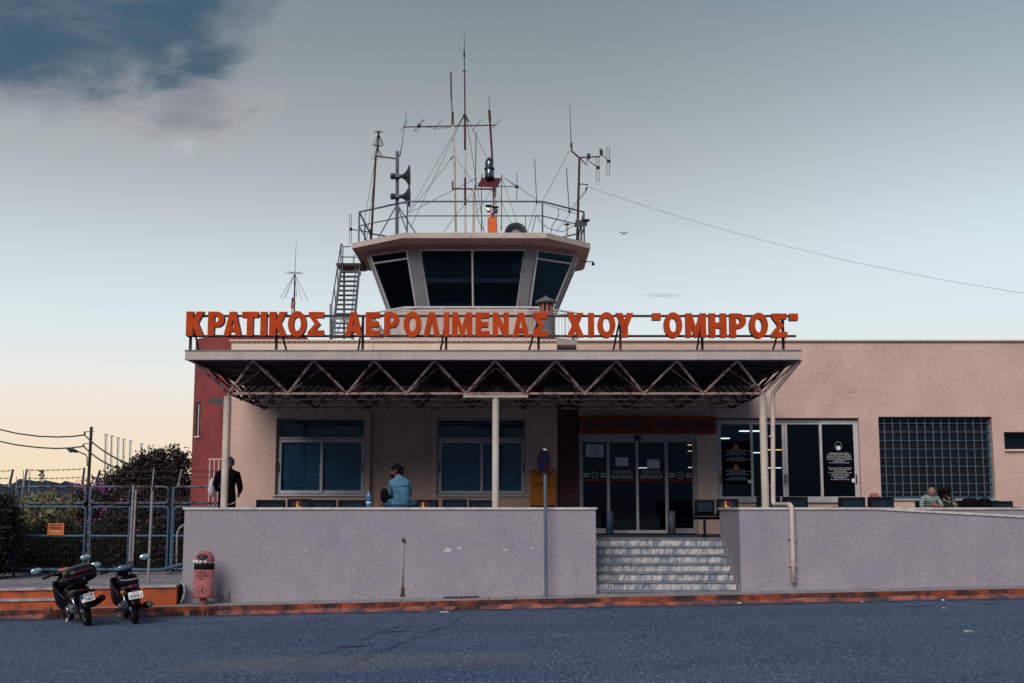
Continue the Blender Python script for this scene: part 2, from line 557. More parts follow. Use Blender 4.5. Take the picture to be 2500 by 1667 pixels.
def seam_at(p, q, wd, wob):
    a_, b_ = P_road(*p), P_road(*q)
    d_ = (b_ - a_).normalized()
    return seam(-d_.y, d_.x, d_.y * a_.x - d_.x * a_.y, wd, wob)
def road_z(x, y):
    return .021 * max(-26, min(26, x))
def P_road(px, py):
    Y = 18.0
    for _ in range(30):
        p = P(px, py, Y)
        g = road_z(p.x, Y)
        Y *= (EYE - g) / max(.05, EYE - p.z)
    return P(px, py, Y)
def spot(px, py, rx, ry):
    p = P_road(px, py)
    a_ = t.m('DIVIDE', t.m('SUBTRACT', sp_.outputs[0], p.x), rx)
    b_ = t.m('DIVIDE', t.m('SUBTRACT', sp_.outputs[1], p.y), ry)
    d_ = t.m('ADD', t.m('ADD', t.m('MULTIPLY', a_, a_), t.m('MULTIPLY', b_, b_)), t.m('MULTIPLY', t.m('SUBTRACT', t.noise(pos, 5, 4, .6), .5), 1.2))
    return t.m('SUBTRACT', 1.0, t.smooth(d_, .3, 1.1))
lines = t.m('MAXIMUM', seam_at((885, 1608), (1130, 1508), .10, .35), t.m('MULTIPLY', seam_at((840, 1575), (1010, 1512), .08, .4), .7))
lines = t.m('MULTIPLY', lines, t.smooth(t.noise(pos, 1.3, 4, .6), .36, .52))
lines = t.m('MULTIPLY', lines, spot(985, 1560, 3.2, 3.6))
cc = t.mix(t.m('MULTIPLY', lines, .6), cc, (.012, .02, .04))
for a_ in ((962, 1541, .26, .12), (868, 1577, .30, .13), (2240, 1479, .3, .14), (2415, 1473, .3, .12)):
    cc = t.mix(t.m('MULTIPLY', spot(*a_), .85), cc, (.008, .012, .026))
cc = t.mix(t.m('MULTIPLY', t.m('MULTIPLY', spot(860, 1615, 2.6, 1.0), .45), t.smooth(fine, .3, .6)), cc, (.17, .16, .16))
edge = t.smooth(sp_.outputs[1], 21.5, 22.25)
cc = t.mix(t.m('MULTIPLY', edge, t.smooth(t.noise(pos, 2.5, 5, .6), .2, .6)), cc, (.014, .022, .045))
t.put(bs.inputs['Base Color'], cc)
bs.inputs['Roughness'].default_value = .85
bs.inputs['Specular IOR Level'].default_value = .25
bmp = t.add('ShaderNodeBump')
bmp.inputs['Strength'].default_value = .9
bmp.inputs['Distance'].default_value = .012
t.put(bmp.inputs['Height'], fine)
t.l.new(bmp.outputs[0], bs.inputs['Normal'])

# streaked marble of the steps
t, bs, pos = special('marble')
oi = t.add('ShaderNodeObjectInfo').outputs['Random']
sh = t.add('ShaderNodeSeparateXYZ')
t.put(sh.inputs[0], pos)
s_ = t.m('SUBTRACT', sh.outputs[0], t.m('MULTIPLY', sh.outputs[2], .28))
cb = t.add('ShaderNodeCombineXYZ')
t.put(cb.inputs[0], s_)
t.put(cb.inputs[1], t.m('MULTIPLY', oi, 40))
t.put(cb.inputs[2], t.m('MULTIPLY', sh.outputs[2], .25))
v1, v2 = t.noise(cb.outputs[0], 7.5, 5, .7, .25), t.noise(cb.outputs[0], 38, 4, .65, .15)
cc = t.mix(t.smooth(v1, .38, .56), (.16, .20, .27), (.55, .52, .50))
cc = t.mix(t.m('MULTIPLY', t.smooth(v2, .47, .62), .8), cc, (.10, .135, .19))
t.put(bs.inputs['Base Color'], cc)
bs.inputs['Roughness'].default_value = .45
mat('marble_tread', (.19, .215, .26), .5, (.11, .135, .18), 4, .4, .65, grain=.3)

# window glass: a thin pane that mirrors by angle and lets the rest through, tinted
def glass(name, tint, gloss=.05, sheen=(.75, .9, 1.0)):
    m_ = bpy.data.materials.new(name)
    m_.use_nodes = True
    t_ = NT(m_.node_tree)
    t_.n.clear()
    fr = t_.add('ShaderNodeFresnel')
    fr.inputs[0].default_value = 1.5
    gl = t_.add('ShaderNodeBsdfGlossy')
    gl.inputs['Roughness'].default_value = .02
    gl.inputs['Color'].default_value = sheen + (1,)
    tr = t_.add('ShaderNodeBsdfTransparent')
    tr.inputs[0].default_value = tint + (1,)
    mx = t_.add('ShaderNodeMixShader')
    t_.put(mx.inputs[0], t_.m('ADD', fr.outputs[0], gloss - .04, clamp=True))
    t_.l.new(tr.outputs[0], mx.inputs[1])
    t_.l.new(gl.outputs[0], mx.inputs[2])
    o_ = t_.add('ShaderNodeOutputMaterial')
    t_.l.new(mx.outputs[0], o_.inputs[0])
    MAT[name] = m_
glass('glass', (.62, .76, .84), .05)
glass('glass_door', (.40, .42, .46), .04)
glass('glass_cab', (.40, .60, .75), .045, (.25, .60, 1.0))
glass('glass_lamp', (.45, .52, .56), .15)

def leafmat(name, a, b, c_):
    t_, bs_, pos_ = special(name)
    k = t_.mix(t_.smooth(t_.noise(pos_, 2.2, 4, .6), .35, .65), a, b)
    k = t_.mix(t_.smooth(t_.noise(pos_, 17, 2, .5), .52, .7), k, c_)
    t_.put(bs_.inputs['Base Color'], k)
    bs_.inputs['Roughness'].default_value = .6
    bs_.inputs['Specular IOR Level'].default_value = .3
leafmat('leaf_dark', (.010, .012, .012), (.016, .020, .018), (.03, .034, .028))
leafmat('leaf_tree', (.020, .018, .018), (.030, .026, .024), (.045, .038, .032))
leafmat('leaf_oleander', (.13, .14, .08), (.23, .22, .11), (.44, .40, .20))
leafmat('leaf_hedge', (.022, .026, .02), (.035, .042, .026), (.075, .075, .045))
leafmat('weed', (.05, .03, .03), (.08, .05, .04), (.10, .08, .05))
leafmat('petal', (.62, .09, .46), (.5, .06, .40), (.75, .2, .58))

t, bs, pos = special('stripe_shirt')
sh = t.add('ShaderNodeSeparateXYZ')
t.put(sh.inputs[0], pos)
wv = t.m('SINE', t.m('MULTIPLY', t.m('ADD', sh.outputs[2], t.m('MULTIPLY', t.noise(pos, 6, 2), .05)), 105))
t.put(bs.inputs['Base Color'], t.mix(t.smooth(wv, -.3, .3), (.06, .17, .19), (.27, .31, .27)))
t, bs, pos = special('pattern_top')
t.put(bs.inputs['Base Color'], t.mix(t.smooth(t.noise(pos, 42, 2), .54, .6), (.015, .012, .014), (.40, .32, .28)))

def lamp(name, colr, s):
    t_, bs_, _ = special(name)
    bs_.inputs['Base Color'].default_value = (.9, .9, .9, 1)
    bs_.inputs['Emission Color'].default_value = colr + (1,)
    bs_.inputs['Emission Strength'].default_value = s
lamp('tube_light', (.95, 1.0, 1.0), 1.6)
lamp('warm_light', (1.0, .62, .22), 1.5)

# ================================================================== THE SETTING
WALL_Y, COL_Y, FAC_Y, KERB_Y = 23.35, 24.8, 29.3, 22.3
FLOOR = 1.17
walk_z = lambda x, y=0: road_z(x, 0) + .14

# ground sheet to the horizon
obj('ground', MB().quad((-3500, -900, -1.2), (3500, -900, -1.2), (3500, 4200, -1.2), (-3500, 4200, -1.2)), 'ground', kind='structure')
# road
mb = MB()
xs = [-400, -60, -26] + [x for x in range(-24, 27, 2)] + [60, 400]
ys = [-120, -20, 0, 6, 10, 13, 16, 18, 20, 21, 21.6, 22.1, 22.42]
for i in range(len(xs) - 1):
    for j in range(len(ys) - 1):
        q = [(xs[i], ys[j]), (xs[i + 1], ys[j]), (xs[i + 1], ys[j + 1]), (xs[i], ys[j + 1])]
        mb.quad(*[(a, b, road_z(a, b)) for a, b in q])
obj('road', mb, 'asphalt', kind='structure')

# pavement: bed, slabs, kerb stones
pav = obj('pavement', MB().box(-26, 26, KERB_Y + .02, 23.5, -.3, .115, road_z), 'mortar', kind='structure')
x = -26.0
while x < 25.4:
    wd = .545 if not (-1.35 < x < -.2) else .5
    lift = random.uniform(-.004, .004)
    mb = MB().box(x + .006, x + wd - .006, KERB_Y + .14, 23.40, .10, .14 + lift, road_z)
    obj('paving_slab', mb, 'paver', pav)
    x += wd
x = -26.0
kerb_mats = ('kerb_paint', 'kerb_worn')
while x < 25.3:
    ln = 1.0 + random.uniform(-.02, .02)
    j = random.uniform(-.006, .006)
    k = MB().box(x + .006, x + ln - .006, KERB_Y + j, KERB_Y + .132, -.2, .145, road_z)
    ks = obj('kerb_stone', k, 'kerb_paint', pav)
    # low worn haunch cast against the foot of the kerb
    rg = []
    for xx in (x, x + ln * .33, x + ln * .66, x + ln):
        d = .10 + .035 * math.sin(xx * 2.3) + random.uniform(-.01, .01)
        h = .062 + .014 * math.sin(xx * 3.7 + 1)
        g = road_z(xx, 0)
        rg.append([(xx, KERB_Y + j - d, g - .02), (xx, KERB_Y + j - d * .85, g + h * .45), (xx, KERB_Y + j - .02, g + h), (xx, KERB_Y + j + .02, g + h), (xx, KERB_Y + j + .02, g - .02)])
    obj('kerb_haunch', MB().rings(rg), 'kerb_worn', ks)
    x += ln
p = P_road(1135, 1459)
mh = MB().box(p.x - .33, p.x + .33, 23.02, 23.38, .145, .152, road_z)
for i in range(7):
    mh.box(p.x - .30 + i * .088, p.x - .25 + i * .088, 23.05, 23.35, .152, .158, road_z)
obj('drain_cover', mh, 'iron_cover', label='dark iron drain cover set in the pavement below the low wall', cat='drain cover')

# raised apron with two orange steps on the left
AX = -6.13
ap_z = lambda x, y: road_z(x, y) + .50
mb = MB()
ax = [-60, -30, -20, -16, -13, -11, -10, -9, -8, -7, AX]
ay = [22.9, 23.4, 24.5, 26, 28.2]
for i in range(len(ax) - 1):
    for j in range(len(ay) - 1):
        q = [(ax[i], ay[j]), (ax[i + 1], ay[j]), (ax[i + 1], ay[j + 1]), (ax[i], ay[j + 1])]
        mb.quad(*[(a, b, ap_z(a, b)) for a, b in q])
mb.quad((-60, 28.2, .0), (AX, 28.2, .36), (AX, 28.2, -.3), (-60, 28.2, -.3))
apron = obj('apron', mb, 'apron', kind='structure')
x = -26.0
while x < AX - .05:
    ln = min(1.15 + random.uniform(-.1, .1), AX - x)
    j = random.uniform(-.008, .008)
    s = obj('step_face', MB().box(x, x + ln - .004, 22.88 + j, 23.0, .05, .462, road_z), 'step_orange', apron)
    obj('step_nosing', MB().box(x, x + ln - .004, 22.845 + j, 23.06, .462, .506, road_z), 'step_edge', s)
    if x + ln < -7.0:
        s = obj('step_face', MB().box(x, x + ln - .004, 22.60 + j, 22.87, .05, .285, road_z), 'step_orange', apron)
        obj('step_nosing', MB().box(x, x + ln - .004, 22.57 + j, 22.875, .285, .325, road_z), 'step_edge', s)
    x += ln
# garden soil behind the gates
obj('garden_soil', MB().quad((-60, 28.2, .05), (-7.9, 28.2, .30), (-7.9, 70, .2), (-60, 70, .05)), 'soil', kind='structure')
obj('garden_soil', MB().quad((-7.9, 28.2, .30), (AX, 28.2, .34), (AX, 33, .3), (-7.9, 33, .3)), 'soil', kind='structure')

# far ridge with its fringe of trees
mb = MB()
n = 420
rr = np.random.default_rng(5)
prev = None
hh = 26 + 5 * np.sin(np.linspace(0, 9, n)) + np.convolve(rr.normal(0, 3.0, n), np.ones(9) / 9, 'same') * 2 + rr.uniform(0, 2.6, n)
rows = []
for r_, (yy, s) in enumerate(((1150, 0.0), (1200, .55), (1240, 1.0), (1300, .9), (1420, .0))):
    rows.append([(-900 + 1300 * i / (n - 1), yy + 6 * math.sin(i * .7), -1.2 + hh[i] * s * (1 if s < 1 else 1)) for i in range(n)])
for a, b in zip(rows[:-1], rows[1:]):
    for i in range(n - 1):
        mb.quad(a[i], a[i + 1], b[i + 1], b[i])
obj('hill', mb, 'hill', kind='structure')

# ================================================================== TERMINAL BUILDING
def rect(px0, px1, py0, py1, Y):
    """opening on the plane Y measured in the photograph: x0,x1,z0,z1"""
    z0, z1 = Z(py1, Y), Z(py0, Y)
    zm = (z0 + z1) / 2
    return X(px0, Y, zm), X(px1, Y, zm), z0, z1

def wall_mesh(x0, x1, z0, z1, y0, y1, holes):
    mb = MB()
    xs = sorted({x0, x1, *[h[0] for h in holes], *[h[1] for h in holes]})
    zs = sorted({z0, z1, *[h[2] for h in holes], *[h[3] for h in holes]})
    def solid(i, j):
        if not (0 <= i < len(xs) - 1 and 0 <= j < len(zs) - 1):
            return False
        cx, cz = (xs[i] + xs[i + 1]) / 2, (zs[j] + zs[j + 1]) / 2
        return not any(h[0] < cx < h[1] and h[2] < cz < h[3] for h in holes)
    for i in range(len(xs) - 1):
        for j in range(len(zs) - 1):
            if not solid(i, j):
                continue
            a, b, c_, d = xs[i], xs[i + 1], zs[j], zs[j + 1]
            mb.quad((a, y0, c_), (b, y0, c_), (b, y0, d), (a, y0, d))
            mb.quad((b, y1, c_), (a, y1, c_), (a, y1, d), (b, y1, d))
            if not solid(i - 1, j):
                mb.quad((a, y1, c_), (a, y0, c_), (a, y0, d), (a, y1, d))
            if not solid(i + 1, j):
                mb.quad((b, y0, c_), (b, y1, c_), (b, y1, d), (b, y0, d))
            if not solid(i, j - 1):
                mb.quad((a, y1, c_), (b, y1, c_), (b, y0, c_), (a, y0, c_))
            if not solid(i, j + 1):
                mb.quad((a, y0, d), (b, y0, d), (b, y1, d), (a, y1, d))
    return mb

ROOF = Z(834, FAC_Y)
FX0 = X(557, FAC_Y, 3.3)
FX1 = 24.0
W1 = rect(673, 891, 1018, 1210, FAC_Y)
W2 = rect(1066, 1284, 1020, 1211, FAC_Y)
DR = rect(1414, 1703, 1060, 1302, FAC_Y)
DR = (DR[0], DR[1], FLOOR, DR[3])
W3 = rect(1752, 2100, 1019, 1226, FAC_Y)
W4 = rect(2148, 2426, 1016, 1220, FAC_Y)
W5 = rect(2452, 2640, 1053, 1100, FAC_Y)
REC = (X(903, FAC_Y, 3), X(1054, FAC_Y, 3), FLOOR, Z(985, FAC_Y))
STN = (X(1361, FAC_Y, 3), X(1414, FAC_Y, 3), FLOOR, Z(985, FAC_Y))
NOTCH = (X(1360, FAC_Y, ROOF), X(1408, FAC_Y, ROOF), ROOF - .42, ROOF)
bld = empty('terminal_building', (FX0, FAC_Y, FLOOR), 'peach rendered single-storey terminal building behind the steel canopy', 'building')
obj('wall', wall_mesh(FX0, FX1, FLOOR - 1.3, ROOF, FAC_Y, FAC_Y + .28, [W1, W2, DR, W3, W4, W5, REC, STN, NOTCH]), 'facade', bld)
obj('recess_wall', MB().quad((REC[0], FAC_Y + .2, REC[2]), (REC[1], FAC_Y + .2, REC[2]), (REC[1], FAC_Y + .2, REC[3]), (REC[0], FAC_Y + .2, REC[3])), 'facade', bld)
# side walls, roof deck, copings, parapet piers
obj('side_wall', MB().box(FX0, FX0 + .25, FAC_Y + .281, 46, FLOOR - 1.3, ROOF), 'facade', bld)
obj('roof_deck', MB().box(FX0 + .26, FX1, FAC_Y + .29, 46, ROOF - .75, ROOF - .5), 'fascia', bld)
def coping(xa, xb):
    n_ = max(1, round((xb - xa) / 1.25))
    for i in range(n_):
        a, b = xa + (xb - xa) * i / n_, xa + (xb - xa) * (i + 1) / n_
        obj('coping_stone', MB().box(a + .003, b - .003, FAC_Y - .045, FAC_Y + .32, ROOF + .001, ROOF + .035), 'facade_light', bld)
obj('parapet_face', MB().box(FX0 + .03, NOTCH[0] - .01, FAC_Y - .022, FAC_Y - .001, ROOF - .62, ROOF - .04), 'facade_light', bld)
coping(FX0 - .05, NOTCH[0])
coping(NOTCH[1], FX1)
mb = MB()
x = FX0
while x < NOTCH[0]:
    mb.box(x, x + .055, FAC_Y - .034, FAC_Y - .001, ROOF - .016, ROOF - .001)
    x += .12
tag(obj('coping_dentils', mb, 'facade', bld), kind='stuff')
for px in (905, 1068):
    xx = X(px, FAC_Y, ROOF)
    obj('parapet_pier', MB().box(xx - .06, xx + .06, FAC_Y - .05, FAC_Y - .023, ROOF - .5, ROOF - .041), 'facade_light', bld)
obj('corner_pipe', MB().tube([(FX0 + .005, FAC_Y - .05, FLOOR), (FX0 + .005, FAC_Y - .05, 4.4)], .022, 8), 'white_paint', bld, smooth=True)
# hall behind the glass
ihx0, ihx1 = X(1350, FAC_Y, 3), FX1 - .3
room = MB()
room.quad((ihx0, FAC_Y + .29, 3.95), (ihx1, FAC_Y + .29, 3.95), (ihx1, 42, 3.95), (ihx0, 42, 3.95))
room.quad((ihx0, 42, FLOOR), (ihx1, 42, FLOOR), (ihx1, 42, 3.95), (ihx0, 42, 3.95))
room.quad((ihx0, FAC_Y + .29, FLOOR), (ihx0, 42, FLOOR), (ihx0, 42, 3.95), (ihx0, FAC_Y + .29, 3.95))
room.quad((ihx1, FAC_Y + .29, FLOOR), (ihx1, 42, FLOOR), (ihx1, 42, 3.95), (ihx1, FAC_Y + .29, 3.95))
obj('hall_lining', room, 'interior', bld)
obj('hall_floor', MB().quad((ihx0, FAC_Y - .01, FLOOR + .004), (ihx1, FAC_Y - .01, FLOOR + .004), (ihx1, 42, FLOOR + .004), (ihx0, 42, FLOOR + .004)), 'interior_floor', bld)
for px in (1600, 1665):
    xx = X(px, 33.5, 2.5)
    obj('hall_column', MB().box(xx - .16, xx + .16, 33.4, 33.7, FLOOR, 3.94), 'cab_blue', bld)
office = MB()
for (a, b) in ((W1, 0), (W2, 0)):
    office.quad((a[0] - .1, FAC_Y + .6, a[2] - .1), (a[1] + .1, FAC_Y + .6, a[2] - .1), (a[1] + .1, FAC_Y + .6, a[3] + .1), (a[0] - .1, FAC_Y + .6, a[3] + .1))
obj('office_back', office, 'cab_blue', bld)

def frame(mb, x0, x1, z0, z1, y, w_, d=.06):
    """rectangular frame standing on plane y (front), butted at the corners"""
    mb.box(x0, x1, y, y + d, z0, z0 + w_)
    mb.box(x0, x1, y, y + d, z1 - w_, z1)
    mb.box(x0, x0 + w_, y, y + d, z0 + w_, z1 - w_)
    mb.box(x1 - w_, x1, y, y + d, z0 + w_, z1 - w_)
    return mb

# the two office windows: fixed top light, two sliding sashes with blinds
def office_window(W):
    x0, x1, z0, z1 = W
    yf = FAC_Y + .13
    win = obj('window', frame(MB(), x0, x1, z0 + .03, z1, yf, .045, .09), 'alu', bld)
    obj('sill', MB().box(x0 - .05, x1 + .06, FAC_Y - .06, yf + .09, z0, z0 + .03), 'alu_white', win)
    zt = z1 - (z1 - z0) * .26
    xm = (x0 + x1) / 2 - .0
    obj('transom', MB().box(x0 + .046, x1 - .046, yf - .012, yf + .07, zt - .03, zt + .03), 'alu', win)
    obj('pane', MB().quad((x0 + .045, yf + .04, zt + .03), (x1 - .045, yf + .04, zt + .03), (x1 - .045, yf + .04, z1 - .045), (x0 + .045, yf + .04, z1 - .045)), 'glass', win)
    for (a, b, dy_) in ((x0 + .047, xm + .04, .004), (xm - .04, x1 - .047, .05)):
        obj('sash', frame(MB(), a, b, z0 + .077, zt - .034, yf + dy_, .062, .04), 'alu_white', win)
        obj('pane', MB().quad((a + .06, yf + dy_ + .02, z0 + .137), (b - .06, yf + dy_ + .02, z0 + .137), (b - .06, yf + dy_ + .02, zt - .094), (a + .06, yf + dy_ + .02, zt - .094)), 'glass', win)
        s = MB()
        z = z0 + .10
        while z < zt - .06:
            s.add([(a + .03, yf + .115, z), (b - .03, yf + .115, z), (b - .03, yf + .15, z + .050), (a + .03, yf + .15, z + .050)], [(0, 1, 2, 3)])
            s.add([(a + .03, yf + .115, z), (b - .03, yf + .115, z), (b - .03, yf + .118, z - .008), (a + .03, yf + .118, z - .008)], [(0, 3, 2, 1)])
            z += .060
        tag(obj('blind', s, 'blind', win), kind='stuff')
    for xx in (x0 + .055, x1 - .07):
        obj('handle', MB().box(xx, xx + .02, yf - .02, yf - .001, (z0 + zt) / 2 - .12, (z0 + zt) / 2 + .1), 'black_cable', win)
office_window(W1)
office_window(W2)

# hall window: four tall lights
x0, x1, z0, z1 = W3
yf = FAC_Y + .12
win = obj('window', frame(MB(), x0, x1, z0 + .035, z1 - .03, yf, .05, .09), 'alu_white', bld)
obj('sill', MB().box(x0 - .03, x1 + .05, FAC_Y - .06, yf + .09, z0, z0 + .035), 'alu', win)
obj('lintel_box', MB().box(x0 + .001, x1 - .001, yf - .03, yf + .1, z1 - .03, z1 - .001), 'dark_steel', win)
mul = [x0 + .05] + [X(px, FAC_Y, 3) for px in (1838, 1920, 2008)] + [x1 - .05]
for i in range(4):
    dy_ = .004 if i in (0, 3) else .04
    a, b = mul[i] - (.03 if i else 0), mul[i + 1] + (.03 if i < 3 else 0)
    if i == 1:
        b = mul[2] - .004
    if i == 2:
        a = mul[2] + .004
    obj('sash', frame(MB(), a, b, z0 + .088, z1 - .082, yf - .012 + dy_, .06, .035), 'alu_white', win)
    obj('pane', MB().quad((a + .05, yf + dy_ + .01, z0 + .14), (b - .05, yf + dy_ + .01, z0 + .14), (b - .05, yf + dy_ + .01, z1 - .14), (a + .05, yf + dy_ + .01, z1 - .14)), 'glass', win)
for xx in (mul[0] + .02, mul[2] - .035, mul[2] + .02, mul[4] - .03):
    obj('handle', MB().box(xx - .012, xx + .012, yf - .04, yf - .018, 2.35, 2.58), 'grey_box', win)

# barred window
x0, x1, z0, z1 = W4
yf = FAC_Y + .16
win = obj('window', frame(MB(), x0, x1, z0 + .03, z1, yf, .06, .07), 'gate_blue', bld)
obj('sill', MB().box(x0 - .04, x1 + .05, FAC_Y - .05, yf + .07, z0, z0 + .03), 'alu_white', win)
obj('pane', MB().quad((x0 + .06, yf + .05, z0 + .09), (x1 - .06, yf + .05, z0 + .09), (x1 - .06, yf + .05, z1 - .06), (x0 + .06, yf + .05, z1 - .06)), 'glass', win)
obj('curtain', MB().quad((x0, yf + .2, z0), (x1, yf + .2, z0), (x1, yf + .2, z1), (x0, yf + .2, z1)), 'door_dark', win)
gx = [x0 + .17 + (x1 - x0 - .38) * i / 12 for i in range(13)]
gz = [z0 + .19 + (z1 - z0 - .34) * i / 8 for i in range(9)]
for xx in gx:
    obj('grille_bar', MB().box(xx - .011, xx + .011, yf - .055, yf - .033, z0 + .04, z1 - .012), 'bars', win)
for zz in gz:
    obj('grille_bar', MB().box(x0 + .012, x1 - .012, yf - .032, yf - .014, zz - .009, zz + .009), 'gate_blue', win)
s = MB()
nx, nz = 70, 50
for i in range(nx):
    xx = x0 + .07 + (x1 - x0 - .14) * i / (nx - 1)
    s.box(xx - .002, xx + .002, yf + .012, yf + .016, z0 + .05, z1 - .05)
for i in range(nz):
    zz = z0 + .06 + (z1 - z0 - .12) * i / (nz - 1)
    s.box(x0 + .06, x1 - .06, yf + .0165, yf + .0205, zz - .002, zz + .002)
tag(obj('insect_mesh', s, 'wire', win), kind='stuff')

# small high window at the far right
x0, x1, z0, z1 = W5
yf = FAC_Y + .16
win = obj('window', frame(MB(), x0, x1, z0 + .04, z1, yf, .03, .06), 'dark_steel', bld)
obj('sill', MB().box(x0 - .01, x1, FAC_Y - .07, yf, z0, z0 + .04), 'facade_light', win)
obj('pane', MB().quad((x0 + .03, yf + .03, z0 + .07), (x1 - .03, yf + .03, z0 + .07), (x1 - .03, yf + .03, z1 - .03), (x0 + .03, yf + .03, z1 - .03)), 'glass', win)
obj('curtain', MB().quad((x0, yf + .12, z0), (x1, yf + .12, z0), (x1, yf + .12, z1), (x0, yf + .12, z1)), 'cab_dark', win)

# stone-clad pier beside the door
x0, x1, z0, z1 = STN
pier = obj('stone_pier', MB().quad((x0, FAC_Y + .06, z0), (x1, FAC_Y + .06, z0), (x1, FAC_Y + .06, z1), (x0, FAC_Y + .06, z1)), 'mortar', bld)
z = z0
k = 0
while z < z1 - .05:
    h = random.choice((.12, .14, .16))
    h = min(h, z1 - z)
    cuts = [x0, x1] if k % 3 == 0 else [x0, x0 + (x1 - x0) * random.uniform(.35, .65), x1]
    for a, b in zip(cuts[:-1], cuts[1:]):
        obj('stone', MB().box(a + .007, b - .007, FAC_Y + random.uniform(-.012, .02), FAC_Y + .07, z + .007, z + h - .007), 'stone', pier)
    z += h
    k += 1

# sliding entrance door
x0, x1, z0, z1 = DR
yf = FAC_Y + .10
door = obj('entrance_door', MB().box(x0, x1, yf, yf + .12, z1 - .14, z1 - .002).box(x0, x0 + .07, yf, yf + .1, z0, z1 - .14).box(x1 - .07, x1, yf, yf + .1, z0, z1 - .14), 'alu', bld)
ml = [x0 + .07] + [X(px, FAC_Y, 2.4) for px in (1486, 1557.5, 1629.5)] + [x1 - .07]
for i in range(4):
    a, b = ml[i], ml[i + 1]
    wl = .035 if i in (1, 2) else .028
    yy = yf + (.015 if i in (0, 3) else .05)
    lf = MB()
    bot = .12 if i in (0, 3) else .075
    lf.box(a + .001, b - .001, yy, yy + .035, z0 + .012, z0 + .012 + bot)
    lf.box(a + .001, b - .001, yy, yy + .035, z1 - .17, z1 - .141)
    lw = {0: (.028, .036), 1: (.036, .03), 2: (.03, .036), 3: (.036, .028)}[i]
    lf.box(a + .001, a + lw[0], yy, yy + .035, z0 + .012 + bot, z1 - .17)
    lf.box(b - lw[1], b - .001, yy, yy + .035, z0 + .012 + bot, z1 - .17)
    leaf = obj('door_leaf', lf, 'alu_white' if i in (1, 2) else 'alu', door)
    obj('pane', MB().quad((a + .03, yy + .018, z0 + .1), (b - .03, yy + .018, z0 + .1), (b - .03, yy + .018, z1 - .18), (a + .03, yy + .018, z1 - .18)), 'glass_door', leaf)
    zb = Z(1171, FAC_Y)
    obj('red_band', MB().quad((a + .037, yy + .012, zb - .03), (b - .037, yy + .012, zb - .03), (b - .037, yy + .012, zb + .03), (a + .037, yy + .012, zb + .03)), 'red_band', leaf)
    cx = (a + b) / 2
    if i in (1, 2):
        obj('lettering', text_mesh('ΕΙΣΟΔΟΣ', cx - .01, Z(1150.5, FAC_Y), yy + .012, .42, .085, .012), 'glass_print', leaf)
        obj('lettering', text_mesh('ENTRANCE', cx - .01, Z(1162, FAC_Y), yy + .012, .51, .085, .012), 'glass_print', leaf)
    else:
        lz = Z(1158, FAC_Y)
        s = MB()
        s.tube([(cx + .075 * math.cos(q), yy + .012, lz + .075 * math.sin(q)) for q in np.linspace(0, 2 * math.pi, 20)[:-1]], .008, 4, closed=True)
        s.tube([(cx - .04, yy + .012, lz + .01), (cx, yy + .012, lz - .03), (cx + .05, yy + .012, lz + .03)], .007, 4)
        for sx in (-1, 1):
            for o_ in (-.03, .03):
                s.box(cx + sx * .2 - .07, cx + sx * .2 + .07, yy + .011, yy + .013, lz + o_ - .015, lz + o_ + .015)
        obj('logo', s, 'glass_print', leaf)
obj('sensor', MB().box((x0 + x1) / 2 - .07, (x0 + x1) / 2 + .08, yf - .06, yf - .001, z1 - .14, z1 - .01), 'black_cable', door)

# DEPARTURES board
xa, xb = X(1415, FAC_Y - .3, 3.6), X(1750, FAC_Y - .3, 3.6)
za, zb = Z(1056, FAC_Y - .3), Z(1016, FAC_Y - .3)
brd = obj('departures_sign', MB().box(xa, xb, FAC_Y - .3, FAC_Y - .002, za, zb), 'departure_sign', label='dark orange box sign over the entrance reading ΑΝΑΧΩΡΗΣΕΙΣ DEPARTURES', cat='sign')
ti = text_mesh('ΑΝΑΧΩΡΗΣΕΙΣ DEPARTURES', (xa + xb) / 2, (za + zb) / 2, FAC_Y - .305, (xb - xa) * .96, .215, .03)
obj('lettering', ti, 'navy_ink', brd)

# paper notices on the door, posters on the hall window
def notice(px0, px1, py0, py1, Y, lines, label, tilt=0.0):
    xa_, xb_ = X(px0, Y, 2.7), X(px1, Y, 2.7)
    za_, zb_ = Z(py1, Y), Z(py0, Y)
    o = obj('paper_notice', MB().box(xa_, xb_, Y, Y + .004, za_, zb_), 'paper', label=label, cat='notice')
    mb_ = text_mesh('\n'.join(lines), (xa_ + xb_) / 2, (za_ + zb_) / 2, Y - .003, (xb_ - xa_) * .82, (zb_ - za_) * .74, .015)
    obj('lettering', mb_, 'black_ink', o)
notice(1431, 1474, 1084, 1114, FAC_Y + .095, ['ΠΡΟΣΟΧΗ !', 'Η ΕΙΣΟΔΟΣ', 'ΕΠΙΤΡΕΠΕΤΑΙ ΜΟΝΟ', 'ΜΕ', 'ΧΡΗΣΗ ΜΑΣΚΑΣ'], 'larger white paper notice taped high on the leftmost door pane')
notice(1503, 1534, 1115, 1136, FAC_Y + .135, ['-----------', '--------------', '------------', '--------------', '----------'], 'small grey printed notice on the door above the left ENTRANCE lettering')
notice(1580, 1610, 1120, 1142, FAC_Y + .135, ['---------------', '', '', '---------------'], 'small white notice with two lines above the right ENTRANCE lettering')

